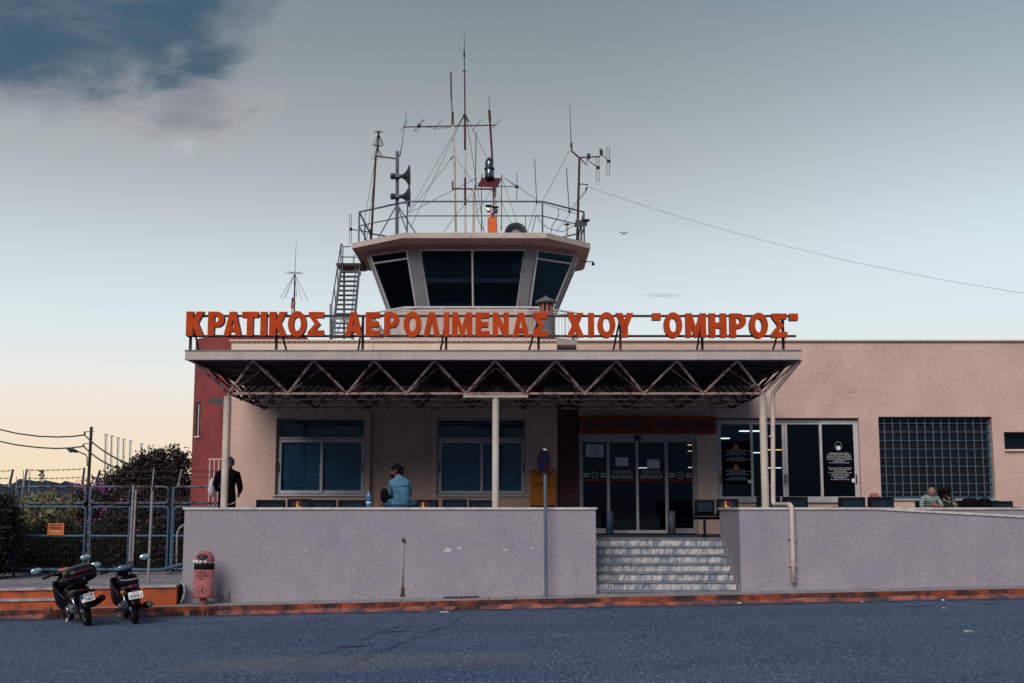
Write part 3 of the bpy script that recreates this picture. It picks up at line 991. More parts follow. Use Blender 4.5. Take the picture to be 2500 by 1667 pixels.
def poster(px0, px1, py0, py1, label):
    Y = FAC_Y + .115
    xa_, xb_ = X(px0, Y, 2.6), X(px1, Y, 2.6)
    o = obj('window_poster', MB().box(xa_, xb_, Y, Y + .003, Z(py1, Y), Z(py0, Y)), 'vinyl_black', label=label, cat='poster')
    return o, Y, lambda px: X(px, Y, 2.6), lambda py: Z(py, Y)
o, Y, fx, fz = poster(1761, 1836, 1076, 1180, 'black warning poster with two orange triangles on the hall window')
for cy in (1088, 1137):
    cx, cz = fx(1798), fz(cy)
    tri = MB().prism([(cx - .078, cz - .065), (cx + .078, cz - .065), (cx, cz + .085)], Y - .003, Y - .001)
    tr = obj('warning_triangle', tri, 'warn_orange', o)
    obj('exclamation_mark', MB().box(cx - .009, cx + .009, Y - .006, Y - .004, cz - .02, cz + .04).box(cx - .009, cx + .009, Y - .006, Y - .004, cz - .05, cz - .032), 'vinyl_black', tr)
s = MB()
for i, py in enumerate([1097, 1100, 1103, 1106, 1109, 1115, 1118, 1121, 1124, 1146, 1149, 1152, 1155, 1158, 1164, 1167, 1170]):
    half = 22 + 7 * math.sin(i * 2.1)
    cx = fx(1798)
    x = fx(1798 - half)
    while x < fx(1798 + half):
        l = random.uniform(.03, .08)
        s.box(x, x + l, Y - .003, Y - .001, fz(py) - .006, fz(py) + .006)
        x += l + .016
tag(obj('small_print', s, 'glass_print', o), kind='stuff')
obj('emblem', MB().box(fx(1826), fx(1834), Y - .003, Y - .001, fz(1178), fz(1170)), 'white_print', o)
o, Y, fx, fz = poster(2012, 2089, 1076, 1182, 'black face mask poster with white text on the rightmost hall pane')
hx, hz = fx(2049), fz(1087)
s = MB().tube([(hx + .078 * math.cos(q), Y - .003, hz + .10 * math.sin(q)) for q in np.linspace(0, 2 * math.pi, 22)[:-1]], .004, 4, closed=True)
obj('head_outline', s, 'glass_print', o)
obj('mask_symbol', MB().prism([(hx + .05 * math.cos(q), hz - .05 + .055 * math.sin(q)) for q in np.linspace(0, 2 * math.pi, 16)[:-1]], Y - .006, Y - .004), 'white_print', o)
gr = 'Η χρήση μάσκας στους χώρους\nτου Αεροσταθμού είναι υποχρεωτική,\nόπως και κατά τη διάρκεια της πτήσης.\nΣυνιστάται η αλλαγή της κάθε 4 ώρες.\nΓι’αυτό το λόγο, φροντίστε να διαθέτετε\nεπαρκή ποσότητα\nγια όλη τη διάρκεια του ταξιδιού.'
en = 'The use of a face mask is mandatory\nwithin airport Terminal premises\nand during the flight\nIt is recommended that a face mask\nbe changed every 4 hours\nso please ensure you have a\nsufficient supply for\nthe duration of your journey.'
obj('lettering', text_mesh(gr, fx(2050), (fz(1103) + fz(1130)) / 2, Y - .004, fx(2081) - fx(2019), fz(1103) - fz(1130), .0), 'white_print', o)
obj('lettering', text_mesh(en, fx(2051), (fz(1139) + fz(1171)) / 2, Y - .004, fx(2080) - fx(2022), fz(1139) - fz(1171), .0), 'white_print', o)
obj('emblem', MB().box(fx(2079), fx(2087), Y - .003, Y - .001, fz(1176), fz(1167)), 'white_print', o)

# lit ceiling lamps of the hall
for i, (px, py, Yl, m_) in enumerate(((1835, 1050, 33.0, 'tube_light'), (1762, 1068, 36.5, 'tube_light'), (1848, 1103, 40.0, 'tube_light'), (1890, 1096, 39.0, 'warm_light'),
                                     (1574, 1140, 40.5, 'tube_light'), (1686, 1084, 36.5, 'warm_light'), (1686, 1099, 39.0, 'warm_light'), (1688, 1139, 41.0, 'tube_light'), (1890, 1140, 40.8, 'tube_light'))):
    pp = P(px, py, Yl)
    hw = .32 if i in (0,) else .22
    zc = min(pp.z, 3.86)
    pl = empty('ceiling_lamp', (pp.x, Yl, zc), ['lit white ceiling lamp seen through the hall window left of the canopy column', 'lit lamp in the top corner of the warning poster pane', 'small lit lamp low behind the hall window column', 'warm lit lamp behind the downpipe in the hall window',
        'lit lamp seen through the entrance beside the small white notice', 'topmost warm lamp in the right door pane', 'second warm lamp in the right door pane', 'lowest lamp at the edge of the right door pane', 'lowest lit lamp behind the downpipe in the hall window'][i], 'lamp', 'lamps in the departure hall')
    obj('tube', MB().box(pp.x - hw, pp.x + hw, Yl - .12, Yl + .12, zc - .02, zc), m_, pl)
    obj('housing', MB().box(pp.x - hw - .02, pp.x + hw + .02, Yl - .14, Yl + .14, zc + .001, zc + .04), 'interior', pl)
    bar('rod', (pp.x, Yl, zc + .04), (pp.x, Yl, 3.95), .008, 'interior', pl, 6)

# ---- red stair block with the rounded corner
RY = 30.4
rx0 = X(466, 31.2, 3.0)
rx1 = X(745, RY, 6.0)
R = 1.0
pts = [(rx1, RY)]
pts = [(rx1, RY + 4.5), (rx1, RY)]
for k in range(13):
    a = math.pi / 2 * k / 12
    pts.append((rx0 + R - R * math.sin(a), RY + R - R * math.cos(a)))
pts.append((rx0, RY + 4.5))
pts.reverse()
ztop = Z(822, RY)
red = empty('stair_block', (rx0 + 1, RY, 0), 'dark red rendered block with a rounded corner behind the canopy end', 'building')
o = obj('wall', MB().plan(pts, -.5, ztop), 'red_plaster', red)
sx0, sx1 = X(473, RY + .35, 3.2), X(488, RY + .35, 3.2)
wz0, wz1 = Z(1062, RY + .2), Z(979, RY + .2)
def curve_y(x_):
    return RY + R - math.sqrt(max(0.0, R * R - (rx0 + R - x_) ** 2))
def on_curve(xa_, xb_, za_, zb_, out, thick):
    mb_ = MB()
    n_ = 5
    for k_ in range(n_):
        a_, b_ = xa_ + (xb_ - xa_) * k_ / n_, xa_ + (xb_ - xa_) * (k_ + 1) / n_
        ya_, yb_ = curve_y(a_) - out, curve_y(b_) - out
        mb_.hexa([(a_, ya_, za_), (b_, yb_, za_), (b_, yb_ + thick, za_), (a_, ya_ + thick, za_), (a_, ya_, zb_), (b_, yb_, zb_), (b_, yb_ + thick, zb_), (a_, ya_ + thick, zb_)])
    return mb_
sw = obj('slit_window', on_curve(sx0, sx1, wz0, wz1, .006, .03), 'door_dark', red)
obj('frame', on_curve(sx0 + (sx1 - sx0) * .60, sx0 + (sx1 - sx0) * .80, wz0 + .02, wz1 - .06, .014, .007), 'white_paint', sw)
obj('sill', on_curve(sx0 - .02, sx1 + .02, wz0 - .045, wz0 - .001, .05, .06), 'white_paint', sw)
# floodlight on it
pl = P(533, 978, 29.9)
fl = empty('floodlight', pl, 'grey box floodlight on the red block behind the white column', 'floodlight')
obj('housing', MB().hexa([(pl.x - .17, 29.6, pl.z - .08), (pl.x + .25, 29.6, pl.z - .13), (pl.x + .25, 30.0, pl.z - .10), (pl.x - .15, 30.0, pl.z - .05),
                          (pl.x - .13, 29.62, pl.z + .07), (pl.x + .25, 29.62, pl.z + .03), (pl.x + .25, 30.0, pl.z + .03), (pl.x - .13, 30.0, pl.z + .07)]), 'grey_box', fl)
bar('bracket', (pl.x + .1, 29.95, pl.z), (pl.x + .1, RY + .05, pl.z), .02, 'galv', fl)
# white stair rail beside it
rl = empty('white_railing', (X(520, 29.9, 1.5), 29.9, .4), 'white painted metal railing in front of the red block', 'railing')
za, zb = .4, Z(1120, 29.9)
for px in (508, 519, 530, 541, 552):
    bar('baluster', (X(px, 29.9, 1.6), 29.9, za), (X(px, 29.9, 1.6), 29.9, zb), .014, 'white_paint', rl, 6)
bar('handrail', (X(507, 29.9, 2), 29.9, zb), (X(553, 29.9, 2), 29.9, zb), .017, 'white_paint', rl, 6)

# ================================================================== PLATFORM, LOW WALLS, STEPS
LX0, LX1 = X(447, WALL_Y, .9), X(1455, WALL_Y, 1.0)
SX1 = X(1807, WALL_Y, 1.0)
TOP = Z(1242.5, WALL_Y)
plat = MB()
plat.box(LX0 + .2, FX1, 25.32, FAC_Y + .28, .2, FLOOR)
plat.box(LX0 + .2, LX1 - .02, WALL_Y + .2, 25.32, .2, FLOOR - .001)
plat.box(SX1 + .02, FX1, WALL_Y + .2, 25.32, .2, FLOOR - .001)
platform = obj('platform', plat, 'platform_floor', kind='structure')
def caps(parent, a, b, thick=.04, over=.03, wd=.26):
    """row of coping slabs from a to b along a wall top"""
    a, b = Vector(a), Vector(b)
    d = b - a
    L = d.length
    n_ = max(1, round(L / 1.15))
    d.normalize()
    s_ = Vector((-d.y, d.x, 0)).normalized()
    for i in range(n_):
        p0, p1 = a + d * (L * i / n_ + .002), a + d * (L * (i + 1) / n_ - .002)
        u = Vector((0, 0, thick))
        q0, q1 = -s_ * over, s_ * (wd - over)
        obj('coping_slab', MB().hexa([p0 + q0, p1 + q0, p1 + q1, p0 + q1, p0 + q0 + u, p1 + q0 + u, p1 + q1 + u, p0 + q1 + u]), 'marble_cap', parent)
lw = empty('low_wall', (LX0, WALL_Y, 0), 'grey lilac rendered low wall with marble coping left of the steps', 'wall', 'low walls in front of the terminal')
obj('render', MB().box(LX0, LX1, WALL_Y, WALL_Y + .2, -.4, TOP), 'low_wall', lw)
obj('render', MB().box(LX0, LX0 + .2, WALL_Y + .201, 27.35, -.4, TOP), 'low_wall', lw)
obj('render', MB().box(LX1 - .2, LX1, WALL_Y + .201, 25.5, .1, TOP), 'low_wall', lw)
caps(lw, (LX0 - .03, WALL_Y, TOP), (LX1 + .03, WALL_Y, TOP))
caps(lw, (LX0 + .2, WALL_Y + .24, TOP), (LX0 + .2, 27.35, TOP))
# weep pipe scar, patches of flaked render
wx_ = X(984, WALL_Y, .8)
obj('drain_pipe', MB().tube([(wx_, WALL_Y - .012, Z(1322, WALL_Y)), (wx_, WALL_Y - .012, Z(1432, WALL_Y))], .018, 8), 'low_wall', lw, smooth=True)
obj('drain_spout', MB().tube([(wx_, WALL_Y + .02, Z(1313, WALL_Y)), (wx_, WALL_Y - .06, Z(1317, WALL_Y))], .035, 8), 'sign_side', lw, smooth=True)
obj('drain_foot', MB().prism([(wx_ - .055, Z(1454, WALL_Y)), (wx_ + .055, Z(1454, WALL_Y)), (wx_ + .028, Z(1446, WALL_Y)), (wx_ + .028, Z(1433, WALL_Y)), (wx_ - .028, Z(1433, WALL_Y)), (wx_ - .028, Z(1446, WALL_Y))], WALL_Y - .022, WALL_Y - .001), 'dark_steel', lw)
for px, py, r in ((1092, 1341, .075), (1121, 1337, .045), (1234, 1341, .05), (1026, 1343, .022), (747, 1343, .03), (1300, 1337, .025)):
    cx, cz = X(px, WALL_Y, .9), Z(py, WALL_Y)
    obj('flaked_patch', MB().prism([(cx + r * random.uniform(.55, 1.25) * math.cos(q), cz + r * .6 * random.uniform(.5, 1.2) * math.sin(q)) for q in np.linspace(0, 2 * math.pi, 12)[:-1]], WALL_Y - .005, WALL_Y - .001), 'marble_cap', lw)

rw = empty('low_wall', (SX1, WALL_Y, 0), 'grey lilac rendered low wall right of the steps with sloping ramp coping', 'wall', 'low walls in front of the terminal')
BX = X(2125, WALL_Y, TOP)
slope = (Z(1261, WALL_Y) - TOP - .01) / (X(2500, WALL_Y, TOP) - BX)
RX1 = FX1
zend = TOP + slope * (RX1 - BX)
obj('render', MB().prism([(SX1, -.4), (RX1, -.4), (RX1, zend), (BX, TOP), (SX1, TOP)], WALL_Y, WALL_Y + .2), 'low_wall', rw)
obj('render', MB().box(SX1, SX1 + .2, WALL_Y + .201, 25.55, .1, TOP), 'low_wall', rw)
obj('render', MB().box(BX - 2, RX1, 24.9, 25.1, .3, TOP), 'low_wall', rw)
caps(rw, (SX1 - .03, WALL_Y, TOP), (BX, WALL_Y, TOP))
caps(rw, (BX + .002, WALL_Y, TOP), (RX1, WALL_Y, zend))
caps(rw, (BX - 2, 24.9, TOP), (RX1, 24.9, TOP))
caps(rw, (SX1 + .2, WALL_Y + .24, TOP), (SX1 + .2, 25.6, TOP))

# marble steps: each tread and riser of two slabs
st = empty('entrance_steps', ((LX1 + SX1) / 2, 23.6, .2), 'flight of streaked grey marble steps up to the entrance', 'steps')
RH = .157
for k in range(7):
    zt = FLOOR - RH * k
    yn = 25.30 - .30 * k
    xj = LX1 + (SX1 - LX1) * (.475 + .012 * k)
    for (a, b) in ((LX1 + .003, xj - .003), (xj + .003, SX1 - .003)):
        obj('tread', MB().box(a, b, yn - .025, yn + .31, zt - .032, zt), 'marble_tread', st)
        zb = zt - RH + .001 if k < 6 else -.1
        obj('riser', MB().box(a, b, yn + .004, yn + .05, zb, zt - .033), 'marble', st)
    if k:
        obj('skirting', MB().box(SX1 - .014, SX1 - .001, yn - .02, yn + .28, zt + .001, zt + .13), 'low_wall', st)

# ================================================================== CANOPY (space frame)
BAY = None
LZ = Z(959.5, COL_Y)                       # lower chord level
lx0, lx1 = X(558, COL_Y, LZ), X(1862, COL_Y, LZ)
BAY = (lx1 - lx0) / 9.0
UZ = Z(878, COL_Y - BAY / 2)
FZ0, FZ1 = Z(876, 24.0), Z(855.5, 24.0)
can = empty('canopy', (0, COL_Y, FLOOR), 'flat canopy on a rust-streaked steel space frame over the entrance platform', 'canopy')
low = lambda i, j: Vector((lx0 + BAY * i, COL_Y + BAY * j, LZ))
upp = lambda i, j: Vector((lx0 + BAY * (i - .5), COL_Y + BAY * (j - .5), UZ))
NJ = 4
for j in range(NJ):
    for i in range(9):
        bar('lower_chord', low(i, j), low(i + 1, j), .028 if j == 0 else .024, 'truss_paint', can)
for i in range(10):
    for j in range(NJ - 1):
        bar('lower_chord', low(i, j), low(i, j + 1), .022, 'truss_shaded', can)
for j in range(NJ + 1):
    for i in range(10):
        bar('upper_chord', upp(i, j), upp(i + 1, j), .022, 'truss_shaded', can)
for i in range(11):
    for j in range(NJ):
        bar('upper_chord', upp(i, j), upp(i, j + 1), .022, 'truss_shaded', can)
for i in range(10):
    for j in range(NJ):
        for a in (0, 1):
            for b in (0, 1):
                if j == 0 and b == 0:
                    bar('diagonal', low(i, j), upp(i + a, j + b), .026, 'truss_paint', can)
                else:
                    bar('diagonal', low(i, j), upp(i + a, j + b), .021, 'truss_shaded' if j else 'truss_paint', can)
node = MB().lathe([(.001, -.045), (.035, -.03), (.047, 0), (.035, .03), (.001, .045)], n=10)
nm = node.mesh('node', True)
nm.materials.append(MAT['truss_paint'])
for i in range(10):
    for j in range(NJ):
        o = bpy.data.objects.new('node', nm)
        put(o, can)
        o.matrix_basis = Matrix.Translation(low(i, j))
cx0, cx1 = X(451, 24.0, FZ0), X(1956.5, 24.0, FZ0)
cyb = FAC_Y - .05
# ribbed roof sheet
mb = MB()
ys = np.arange(24.06, cyb, .30)
prof = []
for y in ys:
    prof += [(y, UZ + .07), (y + .17, UZ + .07), (y + .20, UZ + .035), (y + .27, UZ + .035)]
for a, b in zip(prof[:-1], prof[1:]):
    mb.quad((cx0 + .04, a[0], a[1]), (cx1 - .04, a[0], a[1]), (cx1 - .04, b[0], b[1]), (cx0 + .04, b[0], b[1]))
obj('roof_sheet', mb, 'roof_sheet', can)
obj('roof_deck', MB().box(cx0 + .04, cx1 - .04, 24.05, cyb, UZ + .09, FZ1 - .03), 'roof_sheet', can)
L = cx1 - cx0
n_ = 6
for i in range(n_):
    a, b = cx0 + L * i / n_, cx0 + L * (i + 1) / n_
    obj('fascia_panel', MB().box(a + .002, b - .002, 24.0, 24.05, FZ0, FZ1), 'fascia', can)
obj('fascia_panel', MB().box(cx0, cx0 + .04, 24.051, cyb, FZ0, FZ1), 'fascia', can)
obj('fascia_panel', MB().box(cx1 - .04, cx1, 24.051, cyb, FZ0, FZ1), 'fascia', can)
obj('drip_edge', MB().box(cx0 - .01, cx1 + .01, 23.985, 24.06, FZ1 + .001, FZ1 + .022), 'sign_side', can)
obj('drip_edge', MB().box(cx0, cx1, 23.99, 24.05, FZ0 - .012, FZ0 - .001), 'sign_side', can)
for px in (805, 1072, 1345, 1613):
    c_ = P(px, 938, COL_Y + BAY * 1.5)
    o = obj('downlight', MB().lathe([(.03, .14), (.05, .10), (.16, .02), (.17, 0), (.001, .005)], (c_.x, c_.y, LZ + .28), 14), 'galv', can, smooth=True)
bar('column', (lx0 - .02, COL_Y, FLOOR), (lx0 - .02, COL_Y, LZ - .05), .073, 'column_paint', can, 20)
bar('column_head', (lx0, COL_Y, LZ - .05), (lx0, COL_Y, LZ), .035, 'column_paint', can, 12)
xm_ = X(1210, COL_Y, 3)
bar('column', (xm_, COL_Y, FLOOR), (xm_, COL_Y, LZ - .12), .07, 'column_paint', can, 20)
bar('column_head', (xm_, COL_Y, LZ - .12), (xm_, COL_Y, LZ - .086), .06, 'column_paint', can, 16)
obj('cross_beam', MB().box(X(1131, COL_Y, LZ), X(1289, COL_Y, LZ), COL_Y - .06, COL_Y + .06, LZ - .085, LZ - .03), 'rusty_white', can)
bar('column', (lx1 - .005, COL_Y, FLOOR), (lx1 - .005, COL_Y, LZ - .05), .076, 'column_paint', can, 20)
bar('column_head', (lx1, COL_Y, LZ - .05), (lx1, COL_Y, LZ), .035, 'column_paint', can, 12)

# downpipe
pa, pb = P(1953, 878, 24.1), P(1886, 960, COL_Y - .02)
pc = Vector((X(1887.5, COL_Y - .02, 2.0), COL_Y - .02, TOP + .16))
pts = [pa, pa + (pb - pa) * .04, pa + (pb - pa) * .95, pb + Vector((0, 0, -.05)), pb + Vector((0, 0, -.2)), pc + Vector((0, 0, .02)), pc + Vector((.0, -.03, -.045)), pc + Vector((.01, -.1, -.068)), Vector((pc.x + .02, WALL_Y + .25, TOP + .095)), Vector((pc.x + .02, WALL_Y + .05, TOP + .09)), Vector((pc.x + .02, WALL_Y - .06, TOP + .055)), Vector((pc.x + .02, WALL_Y - .085, TOP - .02)),
       Vector((pc.x + .02, WALL_Y - .085, .9)), Vector((pc.x + .02, WALL_Y - .085, Z(1420, WALL_Y)))]
dp = empty('downpipe', (pc.x, COL_Y, TOP), 'cream rainwater downpipe running from the canopy corner over the right low wall', 'downpipe')
obj('pipe', MB().tube(pts, .045, 14), 'pipe_paint', dp, smooth=True)
for pz, py_ in ((3.2, COL_Y - .02), (2.2, COL_Y - .02)):
    obj('clip', MB().tube([(pc.x, py_, pz - .015), (pc.x, py_, pz + .015)], .051, 12), 'pipe_paint', dp)
for z in (1.2, .7):
    obj('clip', MB().box(pc.x - .05, pc.x + .09, WALL_Y - .10, WALL_Y - .001, z, z + .025), 'pipe_paint', dp)

# ================================================================== ROOF SIGN
SG_Y = 24.22
sg = empty('roof_sign', (0, SG_Y, FZ1), 'row of orange box letters on a steel rack above the canopy reading ΚΡΑΤΙΚΟΣ ΑΕΡΟΛΙΜΕΝΑΣ ΧΙΟΥ ΟΜΗΡΟΣ', 'sign')
def ell(cx, cz, rx, rz, n=28):
    return [(cx + rx * math.cos(2 * math.pi * k / n), cz + rz * math.sin(2 * math.pi * k / n)) for k in range(n)]
T_ = .24
def pbowl(o):
    """P: stem and bowl (unit box, stem .38 of width)"""
    out = [(0, 0), (.38, 0), (.38, .36), (.55, .36)]
    out += [(.55 + .45 * math.sin(a), .68 - .32 * math.cos(a)) for a in np.linspace(.15, math.pi - .15, 12)]
    out += [(.55, 1), (0, 1)]
    hole = [(.38, .56)] + [(.5 + .14 * math.sin(a), .68 - .12 * math.cos(a)) for a in np.linspace(0, math.pi, 7)] + [(.38, .80)]
    return out, [hole]
GL = {
 'Κ': ([(0, 0), (.38, 0), (.38, .40), (.60, 0), (1, 0), (.66, .53), (.98, 1), (.58, 1), (.38, .66), (.38, 1), (0, 1)], []),
 'Ρ': pbowl(0),
 'Α': ([(0, 0), (.32, 0), (.37, .17), (.63, .17), (.68, 0), (1, 0), (.68, 1), (.32, 1)], [[(.42, .36), (.58, .36), (.50, .70)]]),
 'Τ': ([(.31, 0), (.69, 0), (.69, .76), (1, .76), (1, 1), (0, 1), (0, .76), (.31, .76)], []),
 'Ι': ([(0, 0), (1, 0), (1, 1), (0, 1)], []),
 'Ο': (ell(.5, .5, .5, .535), [ell(.5, .5, .20, .29, 20)]),
 'Σ': ([(0, 0), (1, 0), (1, .24), (.46, .24), (.80, .50), (.46, .76), (.98, .76), (.98, 1), (.04, 1), (.04, .84), (.42, .50), (0, .17)], []),
 'Ε': ([(0, 0), (1, 0), (1, .23), (.42, .23), (.42, .39), (.92, .39), (.92, .61), (.42, .61), (.42, .77), (.98, .77), (.98, 1), (0, 1)], []),
 'Λ': ([(0, 0), (.34, 0), (.5, .62), (.66, 0), (1, 0), (.68, 1), (.32, 1)], []),
 'Μ': ([(0, 0), (.27, 0), (.27, .55), (.42, 0), (.58, 0), (.73, .55), (.73, 0), (1, 0), (1, 1), (.70, 1), (.5, .42), (.30, 1), (0, 1)], []),
 'Ν': ([(0, 0), (.34, 0), (.34, .50), (.66, 0), (1, 0), (1, 1), (.66, 1), (.66, .50), (.34, 1), (0, 1)], []),
 'Χ': ([(0, 0), (.36, 0), (.5, .29), (.64, 0), (1, 0), (.70, .51), (.98, 1), (.62, 1), (.5, .74), (.38, 1), (.02, 1), (.30, .51)], []),
 'Υ': ([(.32, 0), (.68, 0), (.68, .42), (1, 1), (.62, 1), (.5, .70), (.38, 1), (0, 1), (.32, .42)], []),
 'Η': ([(0, 0), (.36, 0), (.36, .38), (.64, .38), (.64, 0), (1, 0), (1, 1), (.64, 1), (.64, .62), (.36, .62), (.36, 1), (0, 1)], []),
 '"': ([(0, 0), (1, 0), (1, 1), (0, 1)], []),
}
z5 = lambda x: 430 + x / 2.94
z6 = lambda x: 1200 + x / 2.94
LET = [('Κ', z5(72), z5(200)), ('Ρ', z5(228), z5(345)), ('Α', z5(342), z5(470)), ('Τ', z5(472), z5(588)), ('Ι', z5(605), z5(650)), ('Κ', z5(668), z5(795)), ('Ο', z5(802), z5(935)), ('Σ', z5(945), z5(1060)),
       ('Α', z5(1212), z5(1335)), ('Ε', z5(1360), z5(1462)), ('Ρ', z5(1492), z5(1600)), ('Ο', z5(1632), z5(1760)), ('Λ', z5(1775), z5(1895)), ('Ι', z5(1920), z5(1960)), ('Μ', z5(1980), z5(2125)), ('Ε', z5(2148), z5(2250)),
       ('Ν', z6(8), z6(125)), ('Α', z6(150), z6(272)), ('Σ', z6(295), z6(405)), ('Χ', z6(540), z6(665)), ('Ι', z6(695), z6(737)), ('Ο', z6(762), z6(890)), ('Υ', z6(892), z6(1020)),
       ('"', z6(1153), z6(1215)), ('Ο', z6(1238), z6(1370)), ('Μ', z6(1395), z6(1540)), ('Η', z6(1562), z6(1688)), ('Ρ', z6(1712), z6(1828)), ('Ο', z6(1852), z6(1985)), ('Σ', z6(2010), z6(2122)), ('"', z6(2140), z6(2200))]
for ch, pa_, pb_ in LET:
    mid = (pa_ + pb_) / 2
    t_ = (mid - 455) / (1930 - 455)
    yt, yb = 761.5 + 5 * t_, 820.5 + 4.5 * t_
    if ch == '"':
        yb = yt + 17
    z0, z1 = Z(yb, SG_Y), Z(yt, SG_Y)
    zm = (z0 + z1) / 2
    xa, xb = X(pa_, SG_Y, zm), X(pb_, SG_Y, zm)
    out, holes = GL[ch]
    g = lambda l: [(xa + (xb - xa) * p[0], z0 + (z1 - z0) * p[1]) for p in l]
    body = MB().prism(g(out), SG_Y, SG_Y + .14, [g(h) for h in holes])
    lo = obj('letter', body, 'sign_side', sg)
    fc = MB()
    ins = lambda l, s: [((p[0] - .5) * s + .5, (p[1] - .5) * s + .5) for p in l]
    fc.prism(g(out), SG_Y - .012, SG_Y - .002, [g(h) for h in holes])
    obj('letter_face', fc, 'sign_orange', lo)
ra, rb = X(452, SG_Y, 5.3), X(1948, SG_Y, 5.3)
rz1, rz0 = Z(773, SG_Y + .2), Z(822, SG_Y + .2)
for z in (rz0, rz1):
    obj('rail', MB().box(ra, rb, SG_Y + .16, SG_Y + .20, z - .022, z + .022), 'dark_steel', sg)
for pv, ps in ((464, 490), (674, 706), (885, 870), (1089, 1071), (1315, 1284), (1515, 1492), (1715, 1698), (1913, 1880)):
    a = X(pv, SG_Y + .2, 5.0)
    obj('post', MB().box(a - .025, a + .025, SG_Y + .201, SG_Y + .25, FZ1 - .02, rz1 + .01), 'dark_steel', sg)
    b = X(ps, 25.2, 4.85)
    bar('brace', (a, SG_Y + .23, rz1 - .05), (b, 25.25, FZ1 - .03), .02, 'dark_steel', sg, 6)

# ================================================================== CONTROL TOWER
tw = empty('control_tower', (X(1156, 36, 6), 36.5, ROOF), 'small control tower cab with slanted dark windows and flat octagonal roof', 'control tower')
def oct8(fl, fr, cl, cr, yf_, yc, yb):
    """octagon: front edge fl..fr at yf_, chamfer corners cl, cr at yc, mirrored to the back yb"""
    yk = yb - (yc - yf_)
    return [(fl, yf_), (fr, yf_), (cr, yc), (cr, yk), (fr, yb), (fl, yb), (cl, yk), (cl, yc)]
RZ1, RZ0 = Z(569, 34.0), Z(582, 34.0)
roof = oct8(X(983, 34, RZ1), X(1334, 34, RZ1), X(858, 35.3, RZ1), X(1441, 35.45, RZ1), 34.0, 35.4, 40.0)
o = obj('roof', MB().plan(roof, RZ0, RZ1), 'tower_plaster', tw)
rin = [(x_ * .985 + -1.08 * .015, 37 + (y_ - 37) * .985) for x_, y_ in roof]
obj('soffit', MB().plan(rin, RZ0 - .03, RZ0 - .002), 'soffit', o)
def ring(pts, z):
    return [(p[0], p[1], z) for p in pts]
GT, GB = Z(611, 34.75), Z(751, 35.25)
topr = oct8(X(1000, 34.75, GT), X(1306, 34.75, GT), X(897, 35.6, GT), X(1410, 35.6, GT), 34.75, 35.65, 39.3)
botr = oct8(X(1023, 35.25, GB), X(1287, 35.25, GB), X(946, 36.0, GB), X(1355, 36.0, GB), 35.25, 36.0, 38.9)
# header beam under the soffit
hb = MB()
hin = [((p[0] + 1.08) * .93 - 1.08, (p[1] - 37) * .93 + 37) for p in topr]
for i in range(8):
    j = (i + 1) % 8
    hb.hexa([(*topr[i], GT), (*topr[j], GT), (*hin[j], GT), (*hin[i], GT), (*topr[i], RZ0 - .031), (*topr[j], RZ0 - .031), (*hin[j], RZ0 - .031), (*hin[i], RZ0 - .031)])
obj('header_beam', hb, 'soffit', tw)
# walls below the glass, floor slab
BZ = Z(822, 34.2)
wl = MB()
wl.plan(botr, BZ, GB - .03)
obj('lower_wall', wl, 'tower_plaster', tw)
obj('window_ledge', MB().plan([((p[0] + 1.08) * 1.02 - 1.08, (p[1] - 37) * 1.02 + 37) for p in botr], GB - .029, GB), 'alu_white', tw)
def lerp_ring(f, shrink=0.0):
    r_ = []
    for a, b in zip(botr, topr):
        x_, y_ = a[0] + (b[0] - a[0]) * f, a[1] + (b[1] - a[1]) * f
        r_.append(Vector(((x_ + 1.08) * (1 - shrink) - 1.08, (y_ - 37) * (1 - shrink) + 37, GB + (GT - GB) * f)))
    return r_
B_, Tt = lerp_ring(0.0), lerp_ring(1.0)
Bi, Ti = lerp_ring(0.0, .03), lerp_ring(1.0, .03)
# corner pillars as slanted plates
for i in range(8):
    h_, k_ = (i - 1) % 8, (i + 1) % 8
    for nb in (h_, k_):
        wd = .30 if nb in (0, 1) and i in (0, 1) else .10
        b0, t0 = B_[i], Tt[i]
        b1 = b0 + (B_[nb] - b0).normalized() * wd
        t1 = t0 + (Tt[nb] - t0).normalized() * wd
        d = Vector((-1.08 - b0.x, 37 - b0.y, 0)).normalized() * .10
        vs = [b0, b1, b1 + d, b0 + d, t0, t1, t1 + d, t0 + d]
        obj('pillar', MB().hexa(vs), 'pillar_grey', tw)
# glazed panes with frames
for i in range(8):
    j = (i + 1) % 8
    b0, b1, t0, t1 = B_[i], B_[j], Tt[i], Tt[j]
    inset = .30 if i == 0 else .11
    ub, ut = (b1 - b0).normalized(), (t1 - t0).normalized()
    b0, b1, t0, t1 = b0 + ub * inset, b1 - ub * inset, t0 + ut * inset, t1 - ut * inset
    inw = Vector((-1.08 - (b0.x + b1.x) / 2, 37 - (b0.y + b1.y) / 2, 0)).normalized()
    pn = obj('window', MB().tube([b0, b1, t1, t0], .034, 4, closed=True), 'alu_white', tw)
    q = inw * .02
    obj('pane', MB().quad(b0 + q, b1 + q, t1 + q, t0 + q), 'glass_cab', pn)
    if i == 0:
        bar('mullion', (b0 + b1) / 2, (t0 + t1) / 2, .032, 'alu_white', pn, 4)
    elif i in (1, 7):
        f = .86
        bar('transom', b0.lerp(t0, f), b1.lerp(t1, f), .03, 'alu_white', pn, 4)
